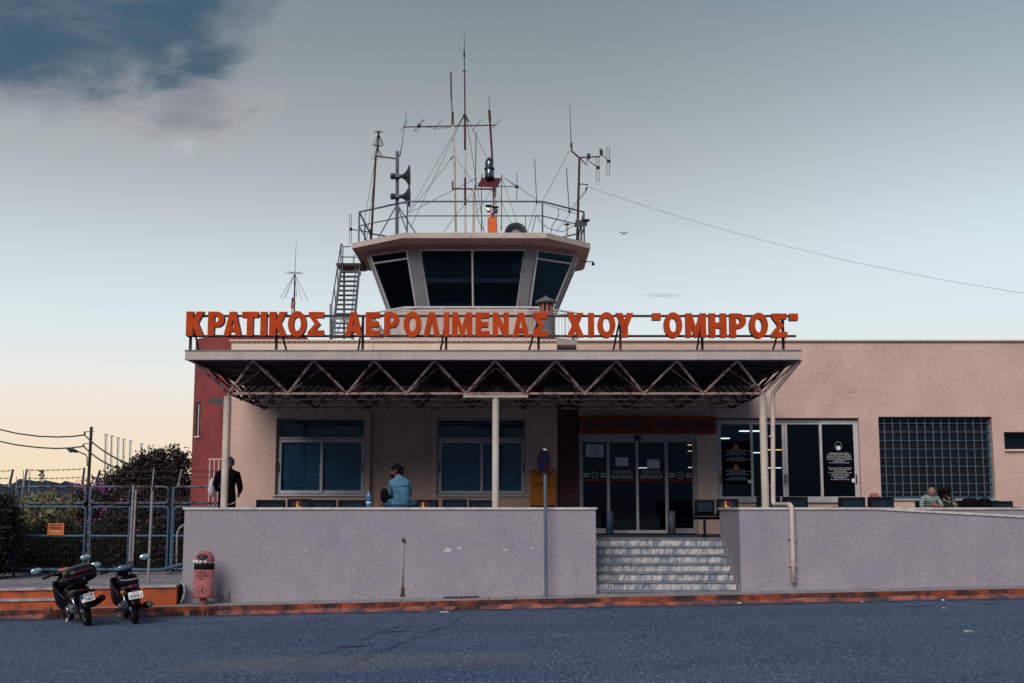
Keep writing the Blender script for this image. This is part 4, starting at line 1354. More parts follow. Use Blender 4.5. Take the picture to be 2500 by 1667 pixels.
# inside: floor, ceiling, core, console, blind, added blackout sheets
ci = [((p[0] + 1.08) * .9 - 1.08, (p[1] - 37) * .9 + 37) for p in botr]
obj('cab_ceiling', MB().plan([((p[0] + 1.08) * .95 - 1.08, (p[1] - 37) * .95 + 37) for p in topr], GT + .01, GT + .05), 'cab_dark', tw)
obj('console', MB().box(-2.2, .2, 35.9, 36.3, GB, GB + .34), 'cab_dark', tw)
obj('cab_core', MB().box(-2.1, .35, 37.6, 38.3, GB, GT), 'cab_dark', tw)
obj('blind_or_blackout', MB().box(.02, .30, 35.35, 35.37, GB + 1.0, GT - .05), 'cab_blue', tw)
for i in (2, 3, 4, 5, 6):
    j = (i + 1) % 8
    obj('blind_or_blackout', MB().quad(Bi[i], Bi[j], Ti[j], Ti[i]), 'cab_dark', tw)  # added dark sheets blocking the rear and side panes, so the glass shows dark
# balcony slab and white railing
bal = oct8(X(984, 34.0, 7), X(1320, 34.0, 7), X(898, 35.0, 7), X(1416, 35.0, 7), 34.0, 35.1, 40.0)
obj('balcony', MB().plan(bal, BZ - .2, BZ), 'tower_plaster', tw)
obj('shaft', MB().plan(ci, ROOF - .5, BZ - .2), 'tower_plaster', tw)
HR = Z(751.5, 34.05)
rail = empty('balcony_railing', (-1.08, 34.05, BZ), 'white steel railing round the control tower balcony', 'railing')
bi = [((p[0] + 1.08) * .98 - 1.08, (p[1] - 37) * .985 + 37) for p in bal]
for i in (7, 0, 1, 2, 6):
    a, b = Vector((*bi[i], 0)), Vector((*bi[(i + 1) % 8], 0))
    for z, r in ((HR, .028), (HR - .09, .016), (BZ + .08, .016)):
        bar('rail', (a.x, a.y, z), (b.x, b.y, z), r, 'white_paint', rail, 6)
    n_ = max(2, round((b - a).length / .13))
    for k in range(n_):
        p_ = a.lerp(b, k / n_)
        big = k % 8 == 0
        bar('baluster', (p_.x, p_.y, BZ), (p_.x, p_.y, HR if big else HR - .09), .02 if big else .009, 'white_paint', rail, 6)
# lamp arm at the right of the roof
e = P(1448, 640, 36.5)
la = empty('bracket_lamp', e - Vector((.25, 0, 0)), 'small dark lamp on a bracket at the right edge of the cab roof', 'lamp')
bar('arm', e - Vector((.35, 0, 0)), e, .015, 'dark_steel', la, 6)
obj('lamp_head', MB().lathe([(.02, 0), (.03, -.03), (.05, -.07), (.04, -.11), (.001, -.12)], e, 10), 'black_cable', la, smooth=True)

# roof rail of the cab
RR = Z(493, 34.3)
rr_ = empty('roof_railing', (-1.08, 34.3, RZ1), 'thin grey tubular railing round the control tower roof', 'railing')
ri = [((p[0] + 1.08) * .95 - 1.08, (p[1] - 37) * .90 + 37) for p in roof]
for i in range(8):
    a, b = Vector((*ri[i], 0)), Vector((*ri[(i + 1) % 8], 0))
    for z, r in ((RR, .026), (RR - .42, .018)):
        bar('rail', (a.x, a.y, z), (b.x, b.y, z), r, 'galv', rr_, 6)
    n_ = 1 if i % 2 or i == 0 else 2
    for k in range(n_):
        p_ = a.lerp(b, k / n_)
        bar('post', (p_.x, p_.y, RZ1), (p_.x, p_.y, RR), .024, 'galv', rr_, 6)

# steel stair to the roof
ZL = lambda zx, zy, Y: P(680 + zx / 6.03, 580 + zy / 6.03, Y)
sr = empty('roof_stair', ZL(950, 1500, 36.0), 'steep grey steel stair with handrail climbing to the tower roof', 'stair')
def stair_pt(f, s):
    # f 0 bottom .. 1 top ; s 0 left .. 1 right
    zy = 1500 + (470 - 1500) * f
    xl = 770 + (915 - 770) * f
    xr = 1085 + (1185 - 1085) * f
    return ZL(xl + (xr - xl) * s, zy, 36.0 + 1.2 * f)
for s in (0, 1):
    a, b = stair_pt(0, s), stair_pt(1, s)
    obj('stringer', MB().hexa([a + Vector((-.03, -.02, -.1)), a + Vector((.03, -.02, -.1)), a + Vector((.03, .12, -.1)), a + Vector((-.03, .12, -.1)), b + Vector((-.03, -.02, .0)), b + Vector((.03, -.02, .0)), b + Vector((.03, .12, .0)), b + Vector((-.03, .12, .0))]), 'galv', sr)
for k in range(15):
    f = (k + .5) / 15
    a, b = stair_pt(f, .06), stair_pt(f, .94)
    obj('tread', MB().hexa([a + Vector((0, -.1, -.025)), b + Vector((0, -.1, -.025)), b + Vector((0, .14, -.025)), a + Vector((0, .14, -.025)), a + Vector((0, -.1, 0)), b + Vector((0, -.1, 0)), b + Vector((0, .14, 0)), a + Vector((0, .14, 0))]), 'galv', sr)
top = stair_pt(1, .5)
obj('landing', MB().box(top.x - .42, top.x + .42, top.y - .05, top.y + .9, top.z + .1, top.z + .18), 'dark_steel', sr)
lb, lt = ZL(785, 980, 36.0), ZL(922, 95, 37.2)
bar('handrail', lb, lt, .02, 'galv', sr, 6)
bar('handrail', ZL(1080, 1100, 36.1), ZL(1140, 420, 37.2), .018, 'galv', sr, 6)
for zx0, zy0, zx1, zy1 in ((940, 500, 950, 130), (915, 500, 922, 90), (840, 1000, 822, 740), (870, 760, 870, 470), (1210, 560, 1185, 380), (1105, 420, 1110, 260)):
    bar('post', ZL(zx0, zy0, 37.1), ZL(zx1, zy1, 37.1), .017, 'galv', sr, 6)
for zx0, zy0, zx1, zy1 in ((945, 140, 1065, 140), (925, 290, 1140, 295), (922, 95, 950, 140)):
    bar('rail', ZL(zx0, zy0, 37.15), ZL(zx1, zy1, 37.15), .018, 'galv', sr, 6)
bar('support', ZL(965, 1500, 37.2), ZL(965, 480, 37.2), .03, 'rust', sr, 6)
bar('support', ZL(770, 1520, 35.9), ZL(772, 985, 35.9), .045, 'galv_light', sr, 8)
for a, b in (((760, 1180), (760, 1520)), ((840, 1180), (830, 1500)), ((760, 1200), (1000, 1200)), ((760, 1415), (1000, 1415)), ((940, 1180), (860, 1420)), ((960, 1200), (1010, 1250)), ((1010, 1180), (1010, 1400))):
    bar('brace', ZL(*a, 35.8), ZL(*b, 35.8), .018, 'galv_light', sr, 6)

# roof vent beside the tower
cp_ = P(1333, 800, 31.2)
cv = empty('roof_vent', (cp_.x, 31.2, ROOF - .5), 'grey cylindrical roof vent with a clay lantern and conical cap', 'chimney')
zt_ = Z(772, 31.2)
rv = 21.5 * 31.2 / FPX
obj('shaft', MB().lathe([(rv, ROOF - .6), (rv, zt_ - .02), (rv * .92, zt_ + .02), (.01, zt_ + .03)], (cp_.x, 31.2, 0), 20), 'cone_concrete', cv, smooth=True)
zl0, zl1 = zt_ - .0, Z(739, 31.2)
for k in range(8):
    a = 2 * math.pi * (k + .25) / 8
    x_, y_ = cp_.x + rv * .66 * math.cos(a), 31.2 + rv * .66 * math.sin(a)
    obj('lantern_pier', MB().box(x_ - .03, x_ + .03, y_ - .03, y_ + .03, zl0, zl1), 'clay', cv)
obj('lantern_ring', MB().lathe([(rv * .5, zl0), (rv * .8, zl0), (rv * .8, zl0 + .1), (rv * .5, zl0 + .1)], (cp_.x, 31.2, 0), 20), 'clay', cv)
obj('cap', MB().lathe([(rv * .8, zl1), (rv * 1.2, zl1 - .02), (rv * 1.24, zl1 + .02), (rv * .25, zl1 + .13), (.03, zl1 + .14), (.03, zl1 + .17), (.001, zl1 + .175)], (cp_.x, 31.2, 0), 20), 'cone_concrete', cv)
# dark duct seen in the parapet notch
obj('roof_duct', MB().tube([P(1330, 846, 30.2), P(1470, 846, 30.2)], .06, 8), 'dark_steel', smooth=True, label='dark roof duct lying in the gap of the parapet', cat='pipe')

# ================================================================== ANTENNAS ON THE TOWER ROOF
A = lambda zx, zy, Y: P(830 + zx / 2.8, 60 + zy / 2.8, Y)
def base(zx, zy, Y):
    p_ = A(zx, zy, Y)
    return Vector((p_.x, p_.y, RZ1))
def rod(name, pts, r, m_, par, n=6):
    pts = [Vector(p_) for p_ in pts]
    if len(pts) == 2 and not hasattr(r, '__len__'):
        return bar(name, pts[0], pts[1], r, m_, par, n)
    return obj(name, MB().tube(pts, r, n), m_, par, smooth=True)
def discone(par, hub, rad, drop, m_, r=.006, n=8, spread=1.0, up=None):
    s_ = MB()
    for k in range(n):
        a = 2 * math.pi * (k + .3) / n
        s_.tube([hub + Vector((0, 0, .05)), hub + Vector((math.cos(a) * rad, math.sin(a) * rad, .06))], r, 4)
        s_.tube([hub, hub + Vector((math.cos(a) * rad * spread, math.sin(a) * rad * spread, -drop))], r, 4)
    obj('radial_rods', s_, m_, par)
    obj('hub', MB().lathe([(.01, -.08), (.03, -.06), (.03, .06), (.01, .08)], hub, 8), m_, par)

# twin discone mast, rusty
Yq = 35.6
an = empty('antenna_mast', base(212, 1460, Yq), 'rusty mast with two spiky discone antennas at the left of the tower roof', 'antenna')
rod('mast', [base(212, 1460, Yq), A(228, 1200, Yq), A(245, 900, Yq)], [.035, .034, .032], 'rust', an, 8)
rod('mast', [A(245, 900, Yq), A(256, 830, Yq), A(263, 745, Yq)], .02, 'black_cable', an)
discone(an, A(264, 748, Yq), .15, .36, 'black_cable', .007, 9, 1.15)
discone(an, A(258, 843, Yq), .14, .34, 'black_cable', .007, 9, 1.25)
rod('arm', [A(250, 902, Yq), A(300, 908, Yq), A(385, 920, Yq)], .022, 'red_paint', an)
# siren pole with two horns
Yq = 35.4
an = empty('siren_pole', base(390, 1430, Yq), 'grey steel pole carrying two horn loudspeakers facing right', 'siren')
rod('pole', [base(390, 1430, Yq), A(392, 870, Yq)], .052, 'galv', an, 12)
for zy in (1040, 1178):
    c_ = A(395, zy, Yq - .1)
    M_ = Matrix.Translation(c_) @ Matrix.Rotation(math.radians(90), 4, 'Y')
    hn = obj('horn', MB().lathe([(.05, -.02), (.05, .06), (.065, .14), (.10, .20), (.17, .26), (.27, .31), (.33, .335), (.33, .355), (.26, .345), (.10, .28), (.03, .2), (.001, .2)], n=24, M=M_), 'grey_box', an, smooth=True)
    obj('driver', MB().lathe([(.001, -.22), (.085, -.21), (.10, -.15), (.085, -.08), (.05, -.02)], n=12, M=M_), 'grey_box', hn)
    obj('clamp', MB().box(c_.x - .075, c_.x + .05, c_.y - .07, c_.y + .17, c_.z - .04, c_.z + .04), 'galv', hn)
for zx in (235, 480, 550):
    rod('brace', [A(390, 1232, Yq), base(zx, 1430, Yq + (.3 if zx < 300 else -.4))], .02, 'galv', an)
rod('whip', [A(408, 905, Yq), A(420, 850, Yq), A(456, 595, Yq)], [.018, .012, .007], 'black_cable', an)
# yagi mast
Yq = 36.6
an = empty('yagi_antenna', base(795, 1420, Yq), 'tall pole with a long horizontal yagi boom and its cross elements', 'antenna')
rod('mast', [base(795, 1420, Yq), A(783, 900, Yq), A(770, 690, Yq)], .03, 'rusty_white', an, 8)
rod('mast', [A(770, 690, Yq), A(770, 600, Yq)], .036, 'dark_steel', an, 8)
rod('whip', [A(769, 605, Yq), A(762, 520, Yq)], .018, 'galv', an)
rod('whip', [A(762, 522, Yq), A(757, 323, Yq)], .03, 'galv', an, 8)
rod('boom', [A(437, 703, Yq), A(1066, 690, Yq)], .02, 'dark_steel', an)
for (zx, zy, dx_, dy_) in ((440, 694, 32, 44), (670, 690, 30, 38), (803, 690, 16, 20), (936, 689, 32, 38), (1070, 681, 30, 31)):
    rod('element', [A(zx - dx_, zy + dy_, Yq - .25), A(zx + dx_, zy - dy_, Yq + .25)], .009, 'dark_steel', an)
cx, cy = 540, 694
lp = [A(cx + dx_ + o_, cy + dy_, Yq + s_ * .2) for dx_, dy_, o_, s_ in ((-32, 40, -5, -1), (25, -38, -5, 1), (32, -42, 4, 1), (-22, 40, 6, -1))]
obj('folded_dipole', MB().tube(lp, .009, 5, closed=True), 'dark_steel', an)
obj('feed_box', MB().box(*[v for p_ in ((A(530, 700, Yq).x, A(550, 700, Yq).x), (Yq - .05, Yq + .05), (A(540, 705, Yq).z, A(540, 685, Yq).z)) for v in p_]), 'black_cable', an)
obj('cable', MB().tube(sag(A(550, 695, Yq), A(770, 700, Yq), .06), .008, 4), 'black_cable', an)
# main banded mast
Yq = 36.2
an = empty('whip_mast', base(857, 1415, Yq), 'tallest red and white banded mast ending in a thin whip', 'antenna')
for (a, b, m_) in ((1418, 1240, 'white_paint'), (1240, 1050, 'red_paint'), (1050, 862, 'white_paint'), (862, 620, 'red_paint')):
    z = lambda q: 853 + (q - 320) / 1095 * 4
    rod('mast_section', [base(857, 1418, Yq) if a == 1418 else A(z(a), a, Yq), A(z(b), b, Yq)], .034, m_, an, 10)
rod('mast_section', [A(854, 622, Yq), A(852, 320, Yq)], .022, 'red_paint', an, 8)
rod('whip', [A(852, 320, Yq), A(850, 225, Yq)], .013, 'black_cable', an)
rod('insulator', [A(850, 228, Yq), A(850, 185, Yq)], .026, 'black_cable', an, 8)
rod('whip', [A(850, 185, Yq), A(850, 52, Yq)], [.012, .005], 'black_cable', an)
obj('collar', MB().tube([A(838, 320, Yq), A(860, 320, Yq)], .02, 6), 'black_cable', an)
obj('guy_ring', MB().lathe([(.03, -.04), (.055, -.03), (.055, .03), (.03, .04)], A(853, 625, Yq), 10), 'dark_steel', an)
# guy wires
gw = empty('guy_wires', base(850, 1418, 35.2), 'thin steel guy wires fanning from the mast to the roof edges', 'guy wires')
for a, b, ya, yb in (((843, 632), (480, 1395), 36.2, 34.6), ((840, 640), (465, 1290), 36.2, 37.6), ((772, 905), (470, 1290), 36.5, 34.7), ((865, 632), (1010, 925), 36.2, 35.4), ((864, 640), (985, 1420), 36.2, 39), ((790, 905), (910, 1085), 36.5, 35.5),
                     ((1115, 1045), (1340, 1195), 35.3, 34.6), ((945, 1045), (485, 1285), 35.3, 34.5), ((1110, 1060), (1215, 1365), 35.4, 34.7), ((1060, 1120), (1172, 1365), 35.5, 34.7), ((900, 1160), (712, 1418), 35.6, 34.8), ((1040, 1130), (930, 1300), 35.6, 37.5),
                     ((1578, 850), (1390, 1200), 35.8, 34.6), ((1690, 1125), (1570, 1270), 35.8, 35.2), ((1690, 1130), (1480, 1420), 35.8, 35.0), ((235, 960), (162, 1370), 35.6, 36), ((232, 1060), (185, 1465), 35.6, 36.4), ((1345, 1230), (1230, 1560), 34.6, 34.1), ((1625, 1300), (1345, 1215), 35.7, 34.6)):
    rod('wire', [A(*a, ya), A(*b, yb)], .0075, 'black_cable', gw, 4)
for p_, q_ in (((845, 632), (822, 668)), ((862, 632), (880, 668)), ((774, 902), (756, 925)), ((1690, 1110), (1680, 1135))):
    rod('insulator', [A(*p_, 36.1), A(*q_, 36.1)], .02, 'black_cable', gw, 6)
# beacon stand
Yq = 35.5
an = empty('beacon_stand', base(912, 1415, Yq), 'red steel stand with a tray holding the rotating aerodrome beacon', 'stand')
rod('leg', [base(912, 1415, Yq), A(914, 1125, Yq)], .036, 'rusty_white', an, 8)
rod('leg', [base(1072, 1415, Yq), A(1057, 1110, Yq)], .036, 'rusty_white', an, 8)
a, b, c_, d = A(945, 1112, Yq - .25), A(1078, 1118, Yq - .25), A(1103, 1058, Yq + .25), A(968, 1054, Yq + .25)
u = Vector((0, 0, .025))
obj('tray', MB().hexa([a, b, c_, d, a + u, b + u, c_ + u, d + u]), 'red_paint', an)
for q in (a, b, c_, d):
    rod('tray_post', [q, q + Vector((.02, 0, .14))], .014, 'dark_steel', an)
rod('cross_arm', [A(770, 1125, Yq), A(1062, 1128, Yq)], .024, 'red_paint', an)
rod('cross_arm', [A(770, 1130, Yq), A(770, 1072, Yq)], .024, 'red_paint', an)
obj('gusset', MB().prism([(A(880, 1122, Yq).x, A(880, 1122, Yq).z), (A(930, 1122, Yq).x, A(930, 1122, Yq).z), (A(912, 1145, Yq).x, A(912, 1145, Yq).z)], Yq - .02, Yq + .02), 'red_paint', an)
rod('hanger', [A(968, 1110, Yq - .3), A(968, 1385, Yq - .3)], .012, 'dark_steel', an)
rod('hanger', [A(1104, 1060, Yq - .3), A(1104, 1395, Yq - .3)], .012, 'dark_steel', an)
bc = A(1021, 1054, Yq)
an2 = empty('beacon', bc, 'rotating aerodrome beacon with ribbed glass drum on the red tray', 'beacon')
k = 2.8 * FPX / Yq
zz = lambda zy: A(1021, zy, Yq).z - bc.z
obj('base_ring', MB().lathe([(.13, -.01), (.14, .02), (.13, .05)], bc, 18), 'black_cable', an2)
obj('drum', MB().lathe([(.125, zz(1045)), (.135, zz(1030)), (.135, zz(1000)), (.120, zz(995)), (.140, zz(990)), (.120, zz(985)), (.130, zz(980)), (.130, zz(945)), (.10, zz(930)), (.02, zz(925))], bc, 18), 'glass_lamp', an2, smooth=True)
obj('lens_core', MB().lathe([(.07, zz(1045)), (.07, zz(940)), (.01, zz(938))], bc, 12), 'chrome', an2)
obj('waist_ring', MB().lathe([(.135, zz(996)), (.155, zz(993)), (.155, zz(986)), (.135, zz(983))], bc, 18), 'black_cable', an2)
obj('cap', MB().lathe([(.11, zz(934)), (.09, zz(926)), (.05, zz(918)), (.03, zz(912)), (.001, zz(910))], bc, 16), 'black_cable', an2)
# red pole behind the beacon
Yq = 36.8
an = empty('antenna_pole', base(1062, 1415, Yq), 'slim red pole behind the beacon with a short whip on top', 'antenna')
rod('pole', [base(1062, 1415, Yq), A(1046, 1000, Yq), A(1027, 690, Yq)], .034, 'red_paint', an, 8)
rod('pole_head', [A(1027, 690, Yq), A(1024, 640, Yq), A(1021, 588, Yq)], [.02, .045, .04], 'red_paint', an, 8)
rod('whip', [A(1021, 588, Yq), A(1020, 490, Yq)], .008, 'black_cable', an)
# orange cabinet with lamp heads
Yq = 34.6
an = empty('wind_sensor_box', base(1042, 1400, Yq), 'bright orange cabinet with lamp heads on the front of the tower roof', 'cabinet')
pa_, pb_ = A(1009, 1402, Yq), A(1071, 1320, Yq)
obj('cabinet', MB().box(pa_.x, pb_.x, Yq, Yq + .25, RZ1 + .05, pb_.z), 'orange_box', an)
obj('keyhole', MB().lathe([(.001, 0), (.012, 0), (.012, .004), (.001, .004)], M=Matrix.Translation((A(1020, 1360, Yq).x, Yq - .004, A(1020, 1360, Yq).z)) @ Matrix.Rotation(-math.pi / 2, 4, 'X'), n=8), 'black_cable', an)
obj('tray', MB().box(A(948, 1400, Yq).x, A(1106, 1400, Yq).x, Yq - .12, Yq + .35, RZ1 + .01, RZ1 + .05), 'dark_steel', an)
for zx in (966, 1102):
    rod('tray_post', [A(zx, 1412, Yq - .1), A(zx, 1378, Yq - .1)], .015, 'dark_steel', an)
rod('neck', [A(1043, 1322, Yq + .12), A(1043, 1290, Yq + .12)], .05, 'orange_box', an, 8)
for (zx, zy, s_) in ((1018, 1268, -1), (1062, 1278, 1)):
    c_ = A(zx, zy, Yq + .05)
    M_ = Matrix.Translation(c_) @ Matrix.Rotation(math.radians(90 + s_ * 12), 4, 'X')
    h_ = obj('lamp_head', MB().lathe([(.02, -.1), (.07, -.06), (.085, .06), (.08, .10), (.001, .10)], n=14, M=M_), 'orange_box', an, smooth=True)
    obj('lens', MB().lathe([(.076, .101), (.076, .11), (.001, .115)], n=14, M=M_), 'chrome', h_)
    obj('hood', MB().box(c_.x - .1, c_.x + .1, Yq - .13, Yq + .05, c_.z + .085, c_.z + .10), 'black_cable', h_)
# satellite dish lying on the roof
dc = A(1202, 1425, 35.0)
an = empty('satellite_dish', (dc.x, 35.0, RZ1), 'dark grey satellite dish tilted up at the front of the tower roof', 'dish')
M_ = Matrix.Translation((dc.x, 35.0, dc.z - .05)) @ Matrix.Rotation(math.radians(78), 4, 'X')
obj('bowl', MB().lathe([(.001, .0), (.12, .012), (.22, .05), (.315, .12), (.325, .115), (.23, .035), (.12, -.006), (.001, -.02)], n=28, M=M_), 'grey_box', an, smooth=True)
obj('hub_ring', MB().lathe([(.10, .012), (.12, .03), (.14, .02)], n=24, M=M_), 'galv_light', an)
rod('stand', [(dc.x, 35.05, RZ1), (dc.x, 35.05, dc.z)], .03, 'galv', an)
# single whips
for i, (pts, Yw, lbl) in enumerate((
    (((925, 1110), (930, 740)), 35.5, 'thin dark whip antenna rising left of the beacon'),
    (((1345, 1215), (1330, 920)), 34.4, 'thin whip antenna at the right front corner of the roof railing'),
    (((1568, 1280), (1548, 985)), 35.2, 'thin whip antenna on the right slanting roof railing'),
    (((1208, 1200), (1210, 1015)), 35.2, 'short floating whip antenna held on wires right of the beacon'))):
    an = empty('whip_antenna', A(*pts[0], Yw), lbl, 'antenna')
    rod('whip', [A(*pts[0], Yw), A(*pts[1], Yw)], .012 if i != 3 else .009, 'black_cable' if i != 1 else 'galv', an)
    if i == 3:
        rod('spreader', [A(1080, 1108, Yw), A(1208, 1112, Yw)], .012, 'dark_steel', an)
        rod('spreader', [A(1115, 1045, Yw), A(1208, 1112, Yw)], .008, 'dark_steel', an)
        obj('clamp', MB().box(*[v for p_ in ((A(1196, 1, Yw).x, A(1220, 1, Yw).x), (Yw - .03, Yw + .03), (A(1, 1120, Yw).z, A(1, 1102, Yw).z)) for v in p_]), 'black_cable', an)
    else:
        rod('mount', [A(*pts[0], Yw) - Vector((0, 0, .05)), A(*pts[0], Yw) + Vector((0, 0, .06))], .024, 'black_cable', an, 8)
# right rusty mast with folded dipoles
Yq = 35.9
an = empty('antenna_mast', base(1620, 1480, Yq), 'rusty mast with folded dipoles and a whip at the right of the tower roof', 'antenna')
rod('mast', [base(1620, 1480, Yq), A(1630, 1180, Yq), A(1637, 915, Yq)], .036, 'rust', an, 8)
rod('arm', [A(1637, 915, Yq), A(1585, 868, Yq), A(1581, 815, Yq)], .026, 'red_paint', an)
rod('whip_mount', [A(1582, 840, Yq), A(1581, 812, Yq)], .034, 'dark_steel', an, 8)
rod('whip', [A(1580, 815, Yq), A(1570, 538, Yq)], [.014, .007], 'black_cable', an)
rod('arm', [A(1630, 912, Yq), A(1778, 905, Yq), A(1778, 850, Yq)], .022, 'red_paint', an)
rod('arm', [A(1645, 920, Yq), A(1688, 966, Yq), A(1688, 920, Yq)], .020, 'dark_steel', an)
for (a, b, cx, y0, y1) in (((1785, 885), (1838, 937), 1833, 838, 1035), ((1700, 935), (1765, 980), 1762, 905, 1080)):
    dpole = obj('folded_dipole', MB().tube([A(cx - 9 + (8 if y0 > 850 and s_ else 0), yy, Yq - .3) for yy, s_ in ((y1, 0), (y0, 0))] + [A(cx + 9, yy, Yq - .3) for yy in (y0, y1)], .009, 5, closed=True), 'dark_steel', an)
    rod('dipole_arm', [A(*a, Yq), A(*b, Yq - .3)], .014, 'black_cable', an)
    obj('feed_box', MB().lathe([(.001, -.05), (.05, -.04), (.05, .04), (.001, .05)], A(*b, Yq - .3), 8), 'black_cable', an)
for zx in (1692, 1778):
    obj('clamp', MB().box(*[v for p_ in ((A(zx - 10, 1, Yq).x, A(zx + 10, 1, Yq).x), (Yq - .05, Yq + .05), (A(1, 895, Yq).z - (.12 if zx < 1700 else 0), A(1, 860, Yq).z - (.12 if zx < 1700 else 0))) for v in p_]), 'black_cable', an)
rod('bracket', [A(1632, 1105, Yq), A(1650, 1092, Yq), A(1698, 1098, Yq)], .018, 'dark_steel', an)
# wire aerial running off to the right
wa, wb = A(1700, 1112, Yq), P(2520, 720, 30.0)
obj('aerial_wire', MB().tube(sag(wa, wb, .32, 24), .004, 4), 'wire', label='long thin aerial wire stretching from the right mast out over the roof', cat='wire')
# low loop antenna at the left
Yq = 35.9
an = empty('loop_antenna', A(72, 1505, Yq), 'tall narrow folded dipole hung left of the tower roof on a bracket', 'antenna')
obj('folded_dipole', MB().tube([A(66, 1505, Yq), A(66, 1296, Yq), A(78, 1296, Yq), A(78, 1505, Yq)], .008, 5, closed=True), 'black_cable', an)
rod('arm', [A(72, 1402, Yq), A(140, 1412, Yq), A(207, 1424, Yq)], .015, 'black_cable', an)
obj('feed_box', MB().lathe([(.001, -.05), (.045, -.04), (.045, .04), (.001, .05)], A(74, 1402, Yq), 8), 'black_cable', an)
obj('clamp', MB().lathe([(.001, -.09), (.05, -.07), (.05, .09), (.001, .1)], A(210, 1424, Yq - .05), 8), 'black_cable', an)
# flood lamps and tripod at the right of the roof
fl = empty('floodlight', base(1650, 1400, 35.6), 'pair of dark floodlights on the right roof railing', 'floodlight')
c_ = A(1650, 1362, 35.4)
obj('housing', MB().hexa([c_ + Vector(v) for v in ((-.2, -.1, -.13), (.15, -.1, -.10), (.17, .1, -.06), (-.2, .1, -.1), (-.17, -.07, .08), (.19, -.07, .10), (.19, .1, .12), (-.17, .1, .1))]), 'grey_box', fl)
obj('visor', MB().box(c_.x + .02, c_.x + .24, c_.y - .14, c_.y + .1, c_.z + .07, c_.z + .10), 'black_cable', fl)
rod('stem', [base(1645, 1400, 35.5), c_], .018, 'galv', fl)
vn = empty('vent_pipe', base(1552, 1460, 35.3), 'short rusty vent pipe with a flat cap on the tower roof', 'pipe')
rod('pipe', [base(1552, 1460, 35.3), A(1553, 1372, 35.3)], .03, 'rusty_white', vn, 8)
obj('cap', MB().lathe([(.001, .05), (.08, .02), (.10, 0), (.001, 0)], A(1552, 1370, 35.3), 10), 'dark_steel', vn)
# drooping cables
cb_ = empty('roof_cables', base(1340, 1400, 34.3), 'loose dark cables drooping from the railing over the cab roof edge', 'cables')
for pts in ([(1345, 1300), (1360, 1340), (1420, 1395), (1520, 1420), (1610, 1370)], [(1490, 1260), (1496, 1310), (1450, 1380), (1442, 1430)], [(1270, 1300), (1268, 1400), (1262, 1500), (1255, 1600)],
            [(1340, 1310), (1318, 1400), (1290, 1500), (1255, 1640), (1245, 1700)], [(965, 1415), (1000, 1460), (1060, 1510), (1125, 1555)], [(920, 1150), (935, 1250), (940, 1330), (985, 1415)], [(1610, 1380), (1660, 1420), (1625, 1440), (1610, 1480)],
            [(480, 1225), (400, 1225), (330, 1235), (270, 1255)]):
    obj('cable', MB().tube([A(*p_, 33.98 if p_[1] > 1418 else 34.5) for p_ in pts], .010, 5), 'black_cable', cb_, smooth=True)
# discone on the red block roof
D = lambda zx, zy, Y=31.5: P(680 + zx / 6.03, 580 + zy / 6.03, Y)
an = empty('discone_antenna', D(232, 1480), 'discone antenna with long drooping rods on a mast behind the sign', 'antenna')
rod('mast', [Vector((D(232, 1300).x, 31.5, ztop - .02)), D(232, 960), D(240, 540)], [.022, .022, .016], 'dark_steel', an, 8)
rod('whip', [D(241, 540), D(243, 470), D(262, 65)], [.012, .008, .004], 'black_cable', an)
hub = D(240, 540)
s_ = MB()
for (x_, y_, d_) in ((20, 900, -.05), (65, 930, -.3), (105, 890, .3), (270, 890, .35), (345, 945, -.3), (432, 932, 0)):
    s_.tube([hub, D(x_, y_, 31.5 + d_)], .0055, 4)
h2 = D(241, 527)
for k in range(8):
    a = 2 * math.pi * (k + .2) / 8
    s_.tube([h2, h2 + Vector((math.cos(a) * .25, math.sin(a) * .25, 0))], .0055, 4)
obj('radial_rods', s_, 'black_cable', an)
for zy in (675, 842):
    obj('collar', MB().lathe([(.01, -.012), (.028, -.01), (.028, .01), (.01, .012)], D(236, zy), 8), 'black_cable', an)
ob_ = empty('obstruction_lamp', D(215, 1050), 'small red obstruction lamp box on the discone mast behind the sign', 'lamp')
q = D(215, 1000)
obj('box', MB().hexa([q + Vector(v) for v in ((-.05, -.06, -.08), (.04, -.06, -.07), (.04, .05, -.07), (-.05, .05, -.08), (-.04, -.06, .08), (.055, -.06, .08), (.055, .05, .08), (-.04, .05, .08))]), 'clay', ob_)
obj('lamp_glass', MB().lathe([(.02, .08), (.025, .12), (.02, .19), (.001, .205)], q + Vector((-.02, 0, 0)), 10), 'black_cable', ob_)
rod('stem', [q - Vector((.03, 0, .08)), Vector((q.x - .03, q.y, ztop - .02))], .013, 'dark_steel', ob_)

# gull
g = P(1523, 572, 60)
gull = empty('bird', g, 'small dark gull gliding in the sky right of the tower', 'bird')
obj('body', MB().lathe([(.001, -.11), (.018, -.08), (.03, 0), (.022, .07), (.014, .1), (.001, .12)], n=10, M=Matrix.Translation(g) @ Matrix.Rotation(math.radians(80), 4, 'Y')), 'feather', gull, smooth=True)
for s_ in (-1, 1):
    pts = [g + Vector((s_ * a, b, c)) for a, b, c in ((.01, -.05, .01), (.11, -.05, .10), (.21, 0, .08), (.20, .04, .08), (.10, .04, .09), (.01, .05, .01))]
    obj('wing', MB().add([p_ for p_ in pts] + [p_ + Vector((0, 0, -.015)) for p_ in pts], [(0, 1, 4, 5), (1, 2, 3, 4), (6, 11, 10, 7), (7, 10, 9, 8), (0, 6, 7, 1), (1, 7, 8, 2), (2, 8, 9, 3), (3, 9, 10, 4), (4, 10, 11, 5), (5, 11, 6, 0)]), 'feather', gull)

